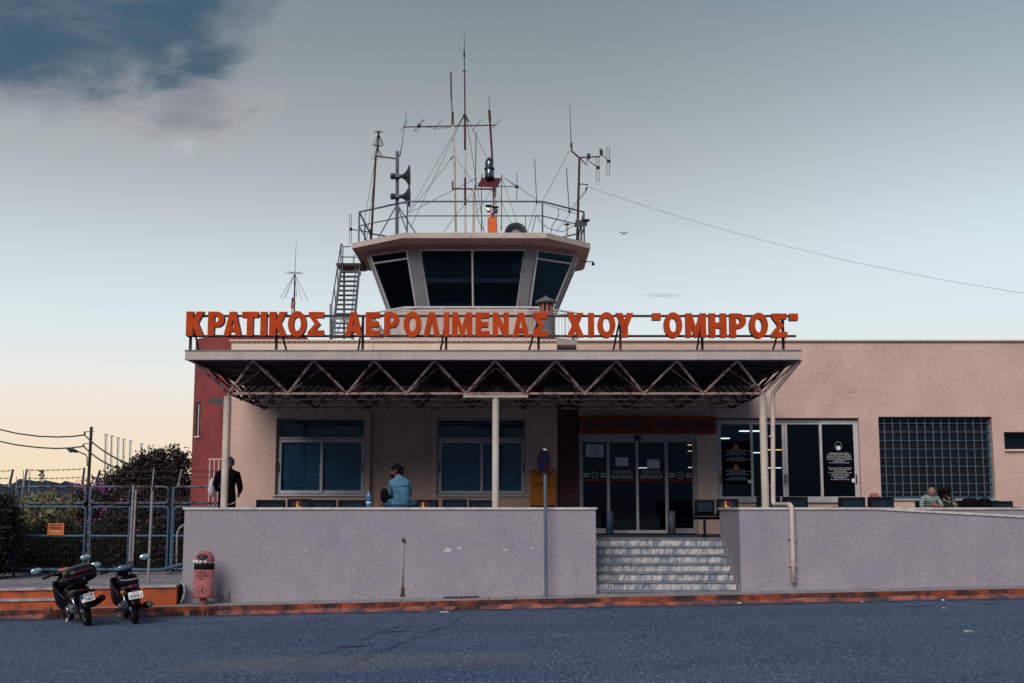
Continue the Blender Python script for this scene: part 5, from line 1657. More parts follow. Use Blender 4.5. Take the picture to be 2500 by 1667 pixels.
# ================================================================== GATES AND BARBED FENCE ON THE LEFT
GY = 27.5
V_ = lambda zx, zy, Y=GY: P(zx / 4.704, 1000 + zy / 4.704, Y)
gz = lambda px, Y=GY: ap_z(X(px, Y, .4), Y)
UT, UB, LT, LM, LB = 1187, 1227, 1236, 1307, 1388        # rail heights in the photograph
tr_ = .027
def gate_panel(name, px0, px1, label, round_l=True, round_r=True, cat='gate', top='gate_rust', grp='blue tube gates and fence panels'):
    g_ = empty(name, (X((px0 + px1) / 2, GY, .5), GY, gz((px0 + px1) / 2)), label, cat, grp)
    for (a, b, m_) in ((UT, UB, top), (LT, LB, 'gate_blue')):
        za, zb = Z(a, GY), Z(b, GY)
        xa, xb = X(px0, GY, za), X(px1, GY, za)
        c = .09
        pts = []
        for (cx, cz, a0) in ((xb - c, za - c, 0), (xa + c, za - c, 90), (xa + c, zb + c, 180), (xb - c, zb + c, 270)):
            if (cx < (xa + xb) / 2 and not round_l) or (cx > (xa + xb) / 2 and not round_r):
                sx, sz = (c if cx > (xa + xb) / 2 else -c), (c if cz > (za + zb) / 2 else -c)
                pts.append((cx + sx, GY, cz + sz))
            else:
                for k in range(4):
                    t_ = math.radians(a0 + 30 * k)
                    pts.append((cx + c * math.cos(t_), GY, cz + c * math.sin(t_)))
        obj('tube_frame', MB().tube(pts, tr_, 8, closed=True), m_, g_, smooth=True)
        if b == LB:
            zm = Z(LM, GY)
            bar('cross_rail', (xa, GY, zm), (xb, GY, zm), tr_, 'gate_blue', g_)
        s_ = MB()
        x_ = xa + .06
        while x_ < xb:
            s_.box(x_ - .0012, x_ + .0012, GY - .002, GY + .002, zb, za)
            x_ += .075
        z_ = zb + .05
        while z_ < za:
            s_.box(xa, xb, GY + .0021, GY + .0055, z_ - .0012, z_ + .0012)
            z_ += .075 if b == UB else .15
        tag(obj('wire_mesh', s_, 'wire', g_), kind='stuff')
    return g_
gate_panel('tube_fence', -60, 32, 'blue tubular fence panel at the left picture edge beside the dark shrub')
p1 = gate_panel('gate_leaf', 42, 210, 'blue tubular gate leaf carrying the orange staff sign')
gate_panel('gate_leaf', 223, 317, 'blue tubular gate leaf right of the one with the staff sign', round_r=False)
gate_panel('gate_leaf', 328, 412, 'narrow blue tubular gate leaf behind the edge-on sign post', round_l=False)
gate_panel('tube_fence', 425, 540, 'blue tubular fence panel ending behind the low wall')
for px, m_, lbl in ((37, 'gate_blue', 'blue fence post left of the staff sign gate'), (215.5, 'gate_rust', 'rusty blue post between the two wide gate leaves'), (418.5, 'gate_blue', 'blue fence post nearest the low wall')):
    x_ = X(px, GY, 1)
    po = empty('fence_post', (x_, GY, gz(px)), lbl, 'post', 'gate posts')
    bar('post', (x_, GY, gz(px) - .05), (x_, GY, Z(1186, GY)), .034, m_, po, 10)
    obj('foot_plate', MB().box(x_ - .09, x_ + .09, GY - .09, GY + .09, gz(px), gz(px) + .012), 'gate_rust', po)
for px, lbl in ((319.5, 'pale upright gate stile at the meeting of the middle leaves'), (326.5, 'pale rusty stile beside the other at the gate middle')):
    x_ = X(px, GY, 1)
    po = empty('gate_stile', (x_, GY, gz(px)), lbl, 'post', 'gate stiles')
    bar('stile', (x_, GY - .05, gz(px) + .1), (x_ + .02, GY - .05, Z(1183 if px < 322 else 1195, GY)), .028, 'gate_pale', po, 8)
    bar('drop_bolt', (x_, GY - .08, gz(px)), (x_, GY - .08, gz(px) + .3), .012, 'rust', po, 6)
arms = []
for i, (a, b, m_) in enumerate((((23, 1183), (32, 1145), 'gate_blue'), ((58, 1184), (66, 1144), 'gate_pale'), ((201, 1182), (206, 1141), 'gate_blue'), ((233, 1181), (244, 1147), 'gate_blue'), ((436, 1181), (444, 1145), 'gate_pale'))):
    pa_, pb_ = P(*a, GY), P(*b, GY - .15)
    arms.append((pa_, pb_))
    po = empty('fence_outrigger', pa_, ['leaning barbed wire arm at the far left', 'second leaning barbed wire arm from the left', 'leaning barbed wire arm left of the utility pole', 'leaning barbed wire arm right of the utility pole', 'pale leaning barbed wire arm near the red block'][i], 'fence arm', 'barbed wire arms')
    bar('arm', pa_, pb_, .028, m_, po, 6, r2=.024)
    bar('socket', pa_ - Vector((0, 0, .05)), pa_ + (pb_ - pa_) * .12, .036, 'gate_pale', po, 8)
def barbed(name, a, b, lbl):
    pts = sag(a, b, .015, 12)
    s_ = MB().tube(pts, .006, 4)
    d = Vector(b) - Vector(a)
    n_ = int(d.length / .11)
    for k in range(1, n_):
        c_ = Vector(a).lerp(Vector(b), k / n_) - Vector((0, 0, .06 * (k / n_) * (1 - k / n_)))
        s_.tube([c_ + Vector((-.015, -.02, -.025)), c_ + Vector((.015, .02, .025))], .004, 3)
        s_.tube([c_ + Vector((.015, -.02, -.025)), c_ + Vector((-.015, .02, .025))], .004, 3)
    obj(name, s_, 'wire', label=lbl, cat='wire', group='barbed wire strands')
nmz = ('upper', 'lower')
for f, nm_ in ((.95, 'upper'), (.45, 'lower')):
    q = [a.lerp(b, f) for a, b in arms]
    barbed('barbed_wire', P(-60, 1149 if f > .6 else 1163, GY), q[0], f'{nm_} barbed wire strand at the far left edge')
    barbed('barbed_wire', q[1], q[2], f'{nm_} barbed wire strand over the staff sign gate')
    barbed('barbed_wire', q[3], q[4], f'{nm_} barbed wire strand in front of the dark tree')
    barbed('barbed_wire', q[4], P(545, 1150 if f > .6 else 1162, GY), f'{nm_} barbed wire strand in front of the red block')
# orange staff sign
sx0, sx1, sz0, sz1 = X(114, GY - .05, 1), X(154, GY - .05, 1), Z(1305, GY - .05), Z(1276, GY - .05)
sgn = obj('staff_sign', MB().box(sx0, sx1, GY - .045, GY - .035, sz0, sz1), 'sign_amber', label='small orange sign on the gate reading STAFF ONLY', cat='sign')
cx, h_ = (sx0 + sx1) / 2, sz1 - sz0
for k, (f, wd) in enumerate(((.85, .8), (.66, .8), (.52, .66))):
    z_ = sz0 + h_ * f
    s_ = MB()
    x_ = cx - (sx1 - sx0) * wd / 2
    while x_ < cx + (sx1 - sx0) * wd / 2 - .01:
        l = random.uniform(.015, .035)
        s_.box(x_, x_ + l, GY - .049, GY - .046, z_ - .011, z_ + .011)
        x_ += l + .006
    tag(obj('printed_line', s_, 'black_ink', sgn), kind='stuff')
obj('lettering', text_mesh('STAFF ONLY', cx, sz0 + h_ * .34, GY - .048, (sx1 - sx0) * .56, .028, .02), 'paper', sgn)
# edge-on sign post
bx = P(361, 1427, 23.25)
po = empty('sign_post', (bx.x, bx.y, ap_z(bx.x, 23.2)), 'leaning grey post with a sign plate seen edge-on in front of the gates', 'sign post')
t1, t2 = P(372, 1196, 23.25), P(375, 1138, 23.25)
bar('post', (bx.x, bx.y, ap_z(bx.x, 23.2)), t1 + Vector((0, 0, .05)), .027, 'gate_pale', po, 10)
d = (t2 - t1)
mid_ = (t1 + t2) / 2
rad_ = d.length / 2
Mp = Matrix.Translation(mid_) @ Matrix.Rotation(math.atan2(-mid_.x, mid_.y) + math.radians(2), 4, 'Z') @ Matrix.Rotation(math.radians(2.5), 4, 'Y') @ Matrix.Rotation(math.pi / 2, 4, 'Y')
obj('sign_plate', MB().lathe([(.001, .0), (rad_ * .98, 0), (rad_, .006), (rad_, .02), (.001, .022)], n=32, M=Mp), 'sign_blue', po)
obj('plate_back', MB().lathe([(.001, -.006), (rad_ * .96, -.006), (rad_ * .98, -.0005), (.001, -.0005)], n=32, M=Mp), 'galv_light', po)
# white bent handrail end beside the wall
hr = empty('bent_pipe', (X(433, 27.0, .6), 27.0, .38), 'pale bent pipe rail between the last gate post and the low wall', 'rail')
obj('pipe', MB().tube([(X(432, 27, .6), 27.0, .38), P(432, 1310, 27), P(434, 1296, 27), P(440, 1286, 27), P(449, 1280, 27), P(465, 1277, 27)], .024, 8), 'gate_pale', hr, smooth=True)
# bottom guide rail with ramped end
obj('guide_rail', MB().tube([P(-20, 1389, 27.2), P(300, 1389, 27.2), P(395, 1390, 27.2), P(444, 1376, 26.6)], .035, 8), 'gate_blue', smooth=True, label='low blue guide rail under the gates rising at its right end', cat='rail')

# ================================================================== VEGETATION
def leaves(name, ells, n, size, m_, par, seed, long=2.2, shell=.55, up=.2, kind=None):
    r_ = np.random.default_rng(seed)
    ells = np.array(ells, float)
    wts = ells[:, 3] * ells[:, 4] * ells[:, 5]
    # clumps inside each ellipsoid, leaves gathered round the clumps
    nc = max(30, n // 26)
    idx = r_.choice(len(ells), nc, p=wts / wts.sum())
    d = r_.normal(size=(nc, 3))
    d /= np.linalg.norm(d, axis=1)[:, None]
    rad = (shell + (1 - shell) * r_.random(nc)) ** .7
    cc_ = ells[idx, :3] + d * ells[idx, 3:6] * rad[:, None]
    k = r_.integers(0, nc, n)
    sz = size * (.6 + .8 * r_.random(n))
    c = cc_[k] + r_.normal(size=(n, 3)) * size * 1.9
    a = r_.normal(size=(n, 3)) + (c - ells[idx[k], :3]) * .9 / ells[idx[k], 3:6] + np.array((0, 0, up))
    a /= np.linalg.norm(a, axis=1)[:, None]
    b = np.cross(a, r_.normal(size=(n, 3)))
    b /= np.linalg.norm(b, axis=1)[:, None]
    L_, W_ = a * (sz * long / 2)[:, None], b * (sz / 2)[:, None]
    v = np.stack([c - L_, c + W_ * .9, c + L_, c - W_ * .9], 1).reshape(-1, 3)
    me = bpy.data.meshes.new(name)
    me.vertices.add(4 * n)
    me.vertices.foreach_set('co', v.ravel())
    me.loops.add(4 * n)
    me.loops.foreach_set('vertex_index', np.arange(4 * n))
    me.polygons.add(n)
    me.polygons.foreach_set('loop_start', np.arange(0, 4 * n, 4))
    me.polygons.foreach_set('loop_total', np.full(n, 4))
    me.update()
    me.materials.append(MAT[m_])
    o = bpy.data.objects.new(name, me)
    put(o, par)
    return tag(o, kind=kind)
def stems(par, foot, ells, m_='bark', r=.03, seed=1, name='stem'):
    r_ = random.Random(seed)
    s_ = MB()
    for e_ in ells:
        for k in range(3):
            tip = Vector((e_[0] + r_.uniform(-.5, .5) * e_[3], e_[1] + r_.uniform(-.5, .5) * e_[4], e_[2] + r_.uniform(0, .6) * e_[5]))
            f_ = Vector(foot) + Vector((r_.uniform(-.1, .1), r_.uniform(-.1, .1), -.05))
            mid = f_.lerp(tip, .5) + Vector((r_.uniform(-.1, .1), r_.uniform(-.1, .1), .15))
            s_.tube([f_, f_.lerp(mid, .6), mid, mid.lerp(tip, .6), tip], [r, r * .85, r * .65, r * .4, r * .15], 6)
    obj(name, s_, m_, par, smooth=True)
def bush(name, label, px, py_top, Y, wpx, n, size, m_, seed, flowers=0, foot=.25, depth=.8, lobes=4, cat='bush', group=None, fl_low=0.0, long=2.2, spiky=0.0):
    r_ = random.Random(seed)
    top = P(px, py_top, Y)
    hw = wpx / 2 * Y / FPX
    H = top.z - foot
    e_ = [(top.x, Y, foot + H * .48, hw * .8, depth, H * .46)]
    for k in range(lobes):
        a = r_.uniform(-1, 1)
        e_.append((top.x + a * hw * .75, Y + r_.uniform(-.5, .5) * depth, foot + H * r_.uniform(.45, .85 - .2 * abs(a)), hw * r_.uniform(.28, .42), depth * .5, H * r_.uniform(.16, .28)))
    o = empty(name, (top.x, Y, foot), label, cat, group)
    tag(leaves('foliage', e_, n, size, m_, o, seed, long), kind=None)
    stems(o, (top.x, Y, foot), e_[:4], seed=seed, r=.035)
    if flowers:
        f_ = [(q[0], q[1] - q[4] * .4, q[2] + q[5] * (.3 - fl_low), q[3], q[4] * .8, q[5] * (.8 + fl_low)) for q in e_]
        leaves('flowers', f_, flowers, .042, 'petal', o, seed + 50, 1.1, .85)
    return o
OG = 'oleander bushes behind the gates'
bush('oleander_bush', 'yellowish green oleander behind the staff sign gate', 120, 1193, 29.6, 200, 7500, .055, 'leaf_oleander', 21, 110, depth=.7, lobes=7, group=OG, long=3.4)
bush('oleander_bush', 'yellowish green oleander at the left edge behind the shrub', -20, 1195, 29.4, 150, 4500, .055, 'leaf_oleander', 22, 60, depth=.7, lobes=5, group=OG, long=3.4)
bush('oleander_bush', 'pink flowering oleander at the foot of the utility pole', 225, 1165, 30.2, 110, 6500, .055, 'leaf_hedge', 23, 750, depth=.8, lobes=6, group=OG, long=3.2)
bush('oleander_bush', 'dark oleander with magenta flowers behind the narrow gate leaf', 345, 1195, 29.3, 150, 7500, .055, 'leaf_tree', 24, 150, depth=.8, lobes=6, group=OG, long=3.0, fl_low=.5)
bush('oleander_bush', 'oleander with a few flowers beside the red block', 440, 1205, 29.2, 70, 3500, .055, 'leaf_tree', 25, 130, depth=.6, lobes=4, group=OG, long=3.0, fl_low=.5)
HG = 'clipped hedges behind the gates'
for i, (px, wp) in enumerate(((30, 150), (150, 150), (270, 140), (385, 130))):
    bush('hedge', ['low dark hedge behind the far left fence panel', 'low dark hedge behind the staff sign', 'low dark hedge behind the second gate leaf', 'low dark hedge behind the narrow gate leaf'][i], px, 1255, 28.6, wp, 6500, .04, 'leaf_hedge', 30 + i, 0 if i < 3 else 60, depth=.4, lobes=5, group=HG, cat='hedge', long=1.7)
bush('shrub', 'dense black-green shrub at the left edge in front of the fence', -12, 1190, 26.6, 130, 16000, .05, 'leaf_dark', 41, 0, foot=.28, depth=.6, lobes=7, long=1.8)
# dark tree behind the gates
TY = 33.0
TC = [(390, 1116, 13, 22), (392, 1140, 24, 30), (428, 1118, 13, 20), (432, 1140, 24, 36), (446, 1128, 12, 22), (348, 1122, 13, 14), (345, 1145, 24, 26), (325, 1148, 18, 20), (302, 1160, 24, 20), (280, 1172, 22, 18), (380, 1182, 55, 20), (432, 1180, 30, 26), (330, 1184, 55, 20), (290, 1195, 50, 20), (390, 1200, 80, 40)]
te = []
for (px, py, rx, ry) in TC:
    c_ = P(px, py, TY)
    te.append((c_.x, TY, c_.z, rx * TY / FPX, .8, ry * TY / FPX))
tree = empty('tree', (te[0][0], TY, .2), 'dark bushy tree with an uneven crown beside the red block', 'tree')
leaves('crown', te, 15000, .055, 'leaf_tree', tree, 61, 1.9, .3)
s_ = MB()
f0 = Vector((te[0][0], TY, .1))
for e_ in te:
    tip = Vector((e_[0], TY, e_[2] + e_[5] * 1.05))
    s_.tube([f0, f0.lerp(tip, .3) + Vector((0, 0, .2)), f0.lerp(tip, .65), tip], [.07, .05, .03, .008], 6)
obj('trunk', s_, 'bark', tree, smooth=True)
s_ = MB()
for (px, py) in ((388, 1085), (407, 1083), (427, 1080), (350, 1100), (322, 1112)):
    a = P(px, py + 26, TY)
    s_.tube([a, P(px + random.uniform(-2, 2), py, TY)], [.008, .003], 4)
obj('twigs', s_, 'bark', tree)

# weeds at the kerb
def weed(px, py, Y, n, h, lbl, seed):
    r_ = random.Random(seed)
    b_ = P(px, py, Y)
    gz_ = (walk_z(b_.x) if Y > KERB_Y else road_z(b_.x, Y))
    s_ = MB()
    for k in range(n):
        a, l = r_.uniform(0, 6.28), h * r_.uniform(.4, 1)
        f_ = Vector((b_.x + r_.uniform(-.22, .22), Y + r_.uniform(-.04, .05), gz_ - .01))
        sp = r_.uniform(.2, .6) * l
        t_ = f_ + Vector((math.cos(a) * sp, math.sin(a) * sp * .5, l))
        m2 = f_.lerp(t_, .55) + Vector((0, 0, l * .15))
        s_.tube([f_, m2, t_], [.006, .004, .001], 4)
        for q in range(2):
            c_ = f_.lerp(t_, r_.uniform(.3, .95))
            s_.quad(c_ + Vector((-.008, 0, 0)), c_ + Vector((0, .01, .006)), c_ + Vector((.02, 0, .022)), c_ + Vector((0, -.01, .008)))
    obj('weed', s_, 'weed', label=lbl, cat='weed', group='dry weeds along the kerb')
weed(495, 1492, 22.19, 70, .17, 'brown dry weed tuft at the kerb below the litter bin', 1)
weed(140, 1505, 22.18, 60, .26, 'brown dry weed tuft behind the motorbike with the box', 2)
weed(548, 1470, 23.3, 7, .30, 'tall thin dry weed against the wall right of the bin', 3)
weed(1140, 1478, 22.18, 30, .13, 'small dark weed at the kerb below the drain cover', 4)
weed(415, 1497, 22.2, 40, .14, 'low dry weed at the kerb left of the bin', 5)

# ================================================================== FAR LEFT: POLES, LAMP, MAST
U = lambda zx, zy, Y: P(zx / 4.704, 1000 + zy / 4.704, Y)
UY = 90.0
up_ = empty('utility_pole', (U(1020, 800, UY).x, UY, -1.2), 'dark wooden utility pole with cable brackets rising behind the gates', 'utility pole')
bar('pole', (U(1012, 800, UY).x, UY, -1.2), U(1050, 190, UY), .125, 'pole_wood', up_, 10, r2=.11)
for (a, b) in (((970, 248), (1085, 240)), ((958, 385), (1075, 380))):
    bar('bracket', U(*a, UY - .1), U(*b, UY - .1), .025, 'pole_wood', up_, 6)
for (a, b) in (((972, 250), (972, 285)), ((960, 388), (960, 415))):
    bar('insulator', U(*a, UY - .1), U(*b, UY - .1), .07, 'pole_wood', up_, 8)
cw_ = [('upper', [(-2600, 60), (-1200, 20), (-500, 110), (-30, 215), (200, 268), (450, 300), (650, 308), (820, 302), (970, 285)]), ('lower', [(-2600, 200), (-1200, 160), (-500, 250), (-30, 352), (200, 400), (450, 430), (650, 440), (820, 433), (960, 415)])]
for nm_, pts in cw_:
    obj('power_cable', MB().tube([U(*p_, UY + (970 - p_[0]) * .01) for p_ in pts], .055, 5), 'black_cable', smooth=True, label=f'{nm_} sagging black cable left of the utility pole', cat='cable', group='cables on the utility pole')
for nm_, a, b in (('upper', (970, 285), (1560, 650)), ('lower', (960, 415), (1460, 700))):
    obj('power_cable', MB().tube(sag(U(*a, UY), U(*b, UY - 25), .25), .05, 5), 'black_cable', smooth=True, label=f'{nm_} cable running down right from the utility pole', cat='cable', group='cables on the utility pole')
sl = empty('street_lamp', U(1000, 640, UY - .3), 'street lamp head on a curved arm fixed to the utility pole', 'street lamp')
obj('arm', MB().tube([U(1000, 640, UY - .3), U(1000, 540, UY - .3), U(985, 512, UY - .3), U(940, 492, UY - .3), U(885, 472, UY - .3)], .045, 8), 'pole_wood', sl, smooth=True)
c_ = U(830, 462, UY - .3)
M_ = Matrix.Translation(c_) @ Matrix.Rotation(math.radians(-12 + 180), 4, 'Y') @ Matrix.Rotation(math.radians(0), 4, 'X')
obj('lamp_head', MB().loft([((0, -.2, 0), .38, .08), ((0, -.1, .02), .42, .13), ((0, .1, .02), .42, .13), ((0, .2, 0), .38, .08)], 12).xf(Matrix.Translation(c_) @ Matrix.Rotation(math.radians(18), 4, 'Y')), 'grey_box', sl, smooth=True)
obj('lens', MB().lathe([(.16, .0), (.13, -.08), (.001, -.11)], c_ + Vector((-.12, 0, -.06)), 12), 'galv_light', sl, smooth=True)
FP = [(258, 1061), (272, 1064.5), (287.5, 1069), (301.5, 1072.5), (317.5, 1076), (344.5, 1083.5), (363, 1088), (392, 1094), (413, 1099)]
words = ('first and tallest', 'second', 'third', 'fourth', 'fifth', 'sixth', 'seventh', 'eighth', 'last')
for i, (px, py) in enumerate(FP):
    ang = P(px, py, 1.0).z - EYE
    Yp = (7.6 - EYE) / ang
    t_ = P(px, py, Yp)
    f_ = Vector((X(px - 5.5, Yp, 0), Yp, -1.2))
    fp = empty('flagpole', f_, f'{words[i]} bare white flagpole in the row behind the dark tree', 'flagpole', 'row of bare flagpoles')
    bar('pole', f_, t_, .075, 'flagpole', fp, 8, r2=.06)
    obj('truck', MB().box(t_.x - .09, t_.x + .16, Yp - .06, Yp + .06, t_.z - .02, t_.z + .10), 'flagpole', fp)
    bar('halyard', t_ + Vector((.14, 0, 0)), f_ + Vector((.14, 0, 1.5)), .012, 'wire', fp, 4)
# far lattice mast on the ridge
LY = 700.0
lm = empty('lattice_mast', P(103, 1172, LY), 'distant lattice radio mast hung with drums on the ridge', 'mast')
a, b = P(103, 1174, LY), P(103.5, 1146, LY)
w0, w1 = 1.3, .5
s_ = MB()
for k in range(4):
    dx_, dy_ = ((-1, -1), (1, -1), (1, 1), (-1, 1))[k]
    s_.tube([a + Vector((dx_ * w0, dy_ * w0, -3)), b + Vector((dx_ * w1, dy_ * w1, 0))], .14, 4)
for k in range(7):
    f0_, f1_ = k / 7, (k + 1) / 7
    w_a, w_b = w0 + (w1 - w0) * f0_, w0 + (w1 - w0) * f1_
    s_.tube([a.lerp(b, f0_) + Vector((-w_a, -w_a, 0)), a.lerp(b, f1_) + Vector((w_b, -w_b, 0))], .10, 4)
    s_.tube([a.lerp(b, f0_) + Vector((w_a, -w_a, 0)), a.lerp(b, f1_) + Vector((-w_b, -w_b, 0))], .10, 4)
obj('lattice', s_, 'pole_wood', lm)
for dx_, f_ in ((-.9, .9), (.9, .85), (-1.2, .55), (1.2, .5), (0, .7), (.4, .3)):
    c_ = a.lerp(b, f_) + Vector((dx_, -1.2, 0))
    obj('drum', MB().lathe([(.001, -.4), (.6, -.35), (.6, .35), (.001, .4)], n=10, M=Matrix.Translation(c_) @ Matrix.Rotation(math.pi / 2, 4, 'X')), 'pole_wood', lm)
for px, py, lbl in ((57.5, 1146, 'distant pale pole left of the second barbed wire arm'), (73, 1144, 'distant thin mast right of the second barbed wire arm'), (41, 1162, 'distant thin mast near the far left arm')):
    t_ = P(px, py, LY)
    fp = empty('distant_mast', (t_.x, LY, 5), lbl, 'mast', 'thin masts on the ridge')
    bar('mast', (t_.x, LY, 5), t_, .35, 'galv_light', fp, 6, r2=.2)

# ================================================================== MOTORBIKES
def motorbike(px, py, heading, lean, variant, label):
    c0 = P_road(px, py)
    M = Matrix.Translation(c0) @ Matrix.Rotation(math.radians(heading), 4, 'Z') @ Matrix.Rotation(math.radians(lean), 4, 'Y') @ Matrix.Diagonal((1.08, 1.0, .90, 1))
    o = empty('motorbike', c0, label, 'motorbike', 'two motorbikes parked at the kerb')
    def add(name, mb, m_, par=None, smooth=True):
        return obj(name, mb.xf(M), m_, par or o, smooth=smooth)
    R_, WB = .275, 1.2
    for y in (0.0, WB):
        rt = .048 if y == 0 else .038
        w_ = MB()
        rings_ = []
        for k in range(28):
            a = 2 * math.pi * k / 28
            d = Vector((0, math.cos(a), math.sin(a)))
            ctr = Vector((0, y, R_)) + d * (R_ - rt)
            rings_.append([ctr + Vector((math.cos(b) * rt, 0, 0)) + d * (math.sin(b) * rt) for b in np.linspace(0, 2 * math.pi, 11)[:-1]])
        w_.rings(rings_, closed=True)
        wheel = add('wheel', w_, 'rubber')
        rm = MB()
        rings_ = []
        for k in range(28):
            a = 2 * math.pi * k / 28
            d = Vector((0, math.cos(a), math.sin(a)))
            ctr = Vector((0, y, R_)) + d * (R_ - rt * 2.1)
            rings_.append([ctr + Vector((sx, 0, 0)) + d * sr_ for sx, sr_ in ((-.025, -.008), (.025, -.008), (.025, .012), (-.025, .012))])
        rm.rings(rings_, closed=True)
        for k in range(6):
            a = 2 * math.pi * k / 6
            rm.tube([(0, y, R_), (0, y + math.cos(a) * (R_ - rt * 2.2), R_ + math.sin(a) * (R_ - rt * 2.2))], .011, 5)
        rm.tube([(-.06, y, R_), (.06, y, R_)], .045, 10)
        add('rim', rm, 'galv', wheel)
    col = 'bike_black' if variant == 1 else 'bike_purple'
    # swing arm, engine, frame spine
    add('swing_arm', MB().tube([(-.08, 0, R_), (-.08, .45, .33)], .022, 6).tube([(.08, 0, R_), (.08, .45, .33)], .022, 6), 'bike_black')
    for s in (-1, 1):
        add('shock_absorber', MB().tube([(s * .10, .02, R_ + .03), (s * .105, .16, .62)], .022, 8), 'chrome' if s < 0 else 'bike_black')
    add('engine', MB().loft([((0, .38, .30), .09, .07), ((0, .46, .30), .13, .11), ((0, .62, .30), .13, .11), ((0, .74, .34), .08, .08)], 12).tube([(0, .6, .36), (0, .88, .40)], .06, 10), 'galv')
    add('crankcase_cover', MB().lathe([(.001, 0), (.08, .0), (.085, -.02), (.06, -.03)], n=14, M=Matrix.Translation((-.13, .54, .29)) @ Matrix.Rotation(math.pi / 2, 4, 'Y')), 'chrome')
    # rear bodywork and seat
    add('side_cowl', MB().loft([((0, -.30, .70), .05, .035), ((0, -.22, .68), .10, .07), ((0, 0, .63), .125, .10), ((0, .28, .58), .135, .13), ((0, .52, .50), .12, .12), ((0, .66, .44), .07, .08)], 16), col)
    add('seat', MB().loft([((0, -.22, .765), .08, .02), ((0, -.14, .775), .12, .04), ((0, .10, .755), .13, .045), ((0, .32, .715), .125, .045), ((0, .52, .70), .09, .04), ((0, .58, .69), .05, .02)], 14), 'rubber')
    add('spine', MB().loft([((0, .60, .42), .06, .07), ((0, .78, .42), .06, .07), ((0, .93, .58), .06, .08), ((0, .98, .80), .05, .06)], 10), col)
    # leg shields, front cowl
    for s in (-1, 1):
        add('leg_shield', MB().loft([((s * .12, .62, .40), .015, .10), ((s * .17, .74, .48), .02, .18), ((s * .20, .88, .58), .025, .22), ((s * .17, .98, .66), .03, .18), ((s * .09, 1.04, .70), .03, .12)], 10), col)
    add('front_cowl', MB().loft([((0, .92, .74), .10, .12), ((0, 1.0, .74), .13, .17), ((0, 1.07, .74), .09, .13), ((0, 1.10, .74), .03, .05)], 12), col)
    add('fork', MB().tube([(-.075, WB, R_), (-.07, 1.06, .70)], .022, 8).tube([(.075, WB, R_), (.07, 1.06, .70)], .022, 8), 'bike_black')
    fr = MB()
    arc = [math.radians(a) for a in range(25, 150, 12)]
    fr.rings([[(sx, WB + math.cos(a) * (R_ + off), R_ + math.sin(a) * (R_ + off)) for sx, off in ((-.055, .0), (-.03, .035), (.03, .035), (.055, .0), (.03, .028), (-.03, .028))] for a in arc])
    add('front_mudguard', fr, col)
    # handlebar, headlight nacelle, dash
    add('handlebar', MB().tube([(-.34, .80, .955), (-.22, .86, .955), (0, .92, .945), (.22, .86, .955), (.34, .80, .955)], .014, 8), 'bike_black')
    nac = add('handlebar_cowl', MB().loft([((0, .82, .965), .09, .03), ((0, .88, .97), .17, .055), ((0, .96, .96), .15, .065), ((0, 1.03, .95), .08, .05)], 16), 'bike_black' if variant == 1 else 'gate_blue')
    add('dash', MB().loft([((0, .83, 1.0), .05, .012), ((0, .86, 1.018), .085, .012), ((0, .93, 1.025), .06, .008)], 14), 'amber_lens' if variant == 1 else 'chrome', nac)
    for s in (-1, 1):
        add('grip', MB().tube([(s * .235, .855, .955), (s * .345, .795, .955)], .021, 8), 'rubber')
        add('brake_lever', MB().tube([(s * .2, .90, .955), (s * .27, .89, .945), (s * .36, .84, .94)], .008, 5), 'chrome' if variant == 1 else 'bike_black')
        mx = -.40 if s < 0 else .36
        mir = add('mirror', MB().tube([(s * .2, .87, .965), (s * .25, .86, 1.03), (mx, .86, 1.10)], .009, 6), 'bike_black')
        hd = Matrix.Translation((mx, .85, 1.12)) @ Matrix.Rotation(math.radians(90), 4, 'X') @ Matrix.Diagonal((1.45, 1, 1, 1))
        add('mirror_shell', MB().lathe([(.001, -.04), (.045, -.028), (.062, -.006), (.062, .0)], n=18, M=hd), 'bike_black', mir)
        add('mirror_glass', MB().lathe([(.058, .0005), (.056, .004), (.001, .005)], n=18, M=hd), 'mirror', mir)
        add('rear_indicator', MB().loft([((s * .14, -.25, .62), .03, .022), ((s * .15, -.20, .62), .035, .028), ((s * .13, -.15, .62), .03, .022)], 10), 'amber_lens' if variant == 2 else 'bike_black')
    # tail lamp, rear mudguard, plate
    add('tail_lamp', MB().loft([((0, -.335, .695), .045, .022), ((0, -.30, .70), .085, .032), ((0, -.25, .70), .09, .03)], 12), 'red_lens')
    rg = MB()
    arc = [math.radians(a) for a in range(60, 176, 12)]
    rg.rings([[(sx, math.cos(a) * (R_ + off), R_ + math.sin(a) * (R_ + off)) for sx, off in ((-.07, .03), (-.04, .07), (.04, .07), (.07, .03), (.04, .06), (-.04, .06))] for a in arc])
    add('rear_mudguard', rg, 'bike_black')
    tilt = Matrix.Translation((0.02, -.355, .545)) @ Matrix.Rotation(math.radians(-14), 4, 'X')
    pw, ph = (.098, .072) if variant == 1 else (.105, .065)
    pl_ = MB().box(-pw, pw, -.004, .004, -ph, ph).xf(tilt)
    plate = add('number_plate', pl_, 'plate_white', smooth=False)
    def txt(body, cx, cz, wd, ht, m_='black_ink'):
        add('lettering', text_mesh(body, cx, cz, -.0055, wd, ht, .03).xf(tilt), m_, plate, False)
    if variant == 1:
        add('plate_band', MB().box(-pw, -pw + .045, -.006, -.0045, -.01, ph).xf(tilt), 'plate_blue', plate, False)
        txt('ΧΟΒ', .022, .034, .13, .048)
        txt('787', .022, -.034, .13, .05)
    else:
        txt('ΡΝΑ', 0, .04, .09, .022)
        txt('5021', 0, -.018, .17, .062)
        add('reflector', MB().box(-.05, .05, -.004, .004, ph + .012, ph + .04).xf(tilt), 'red_lens', plate, False)
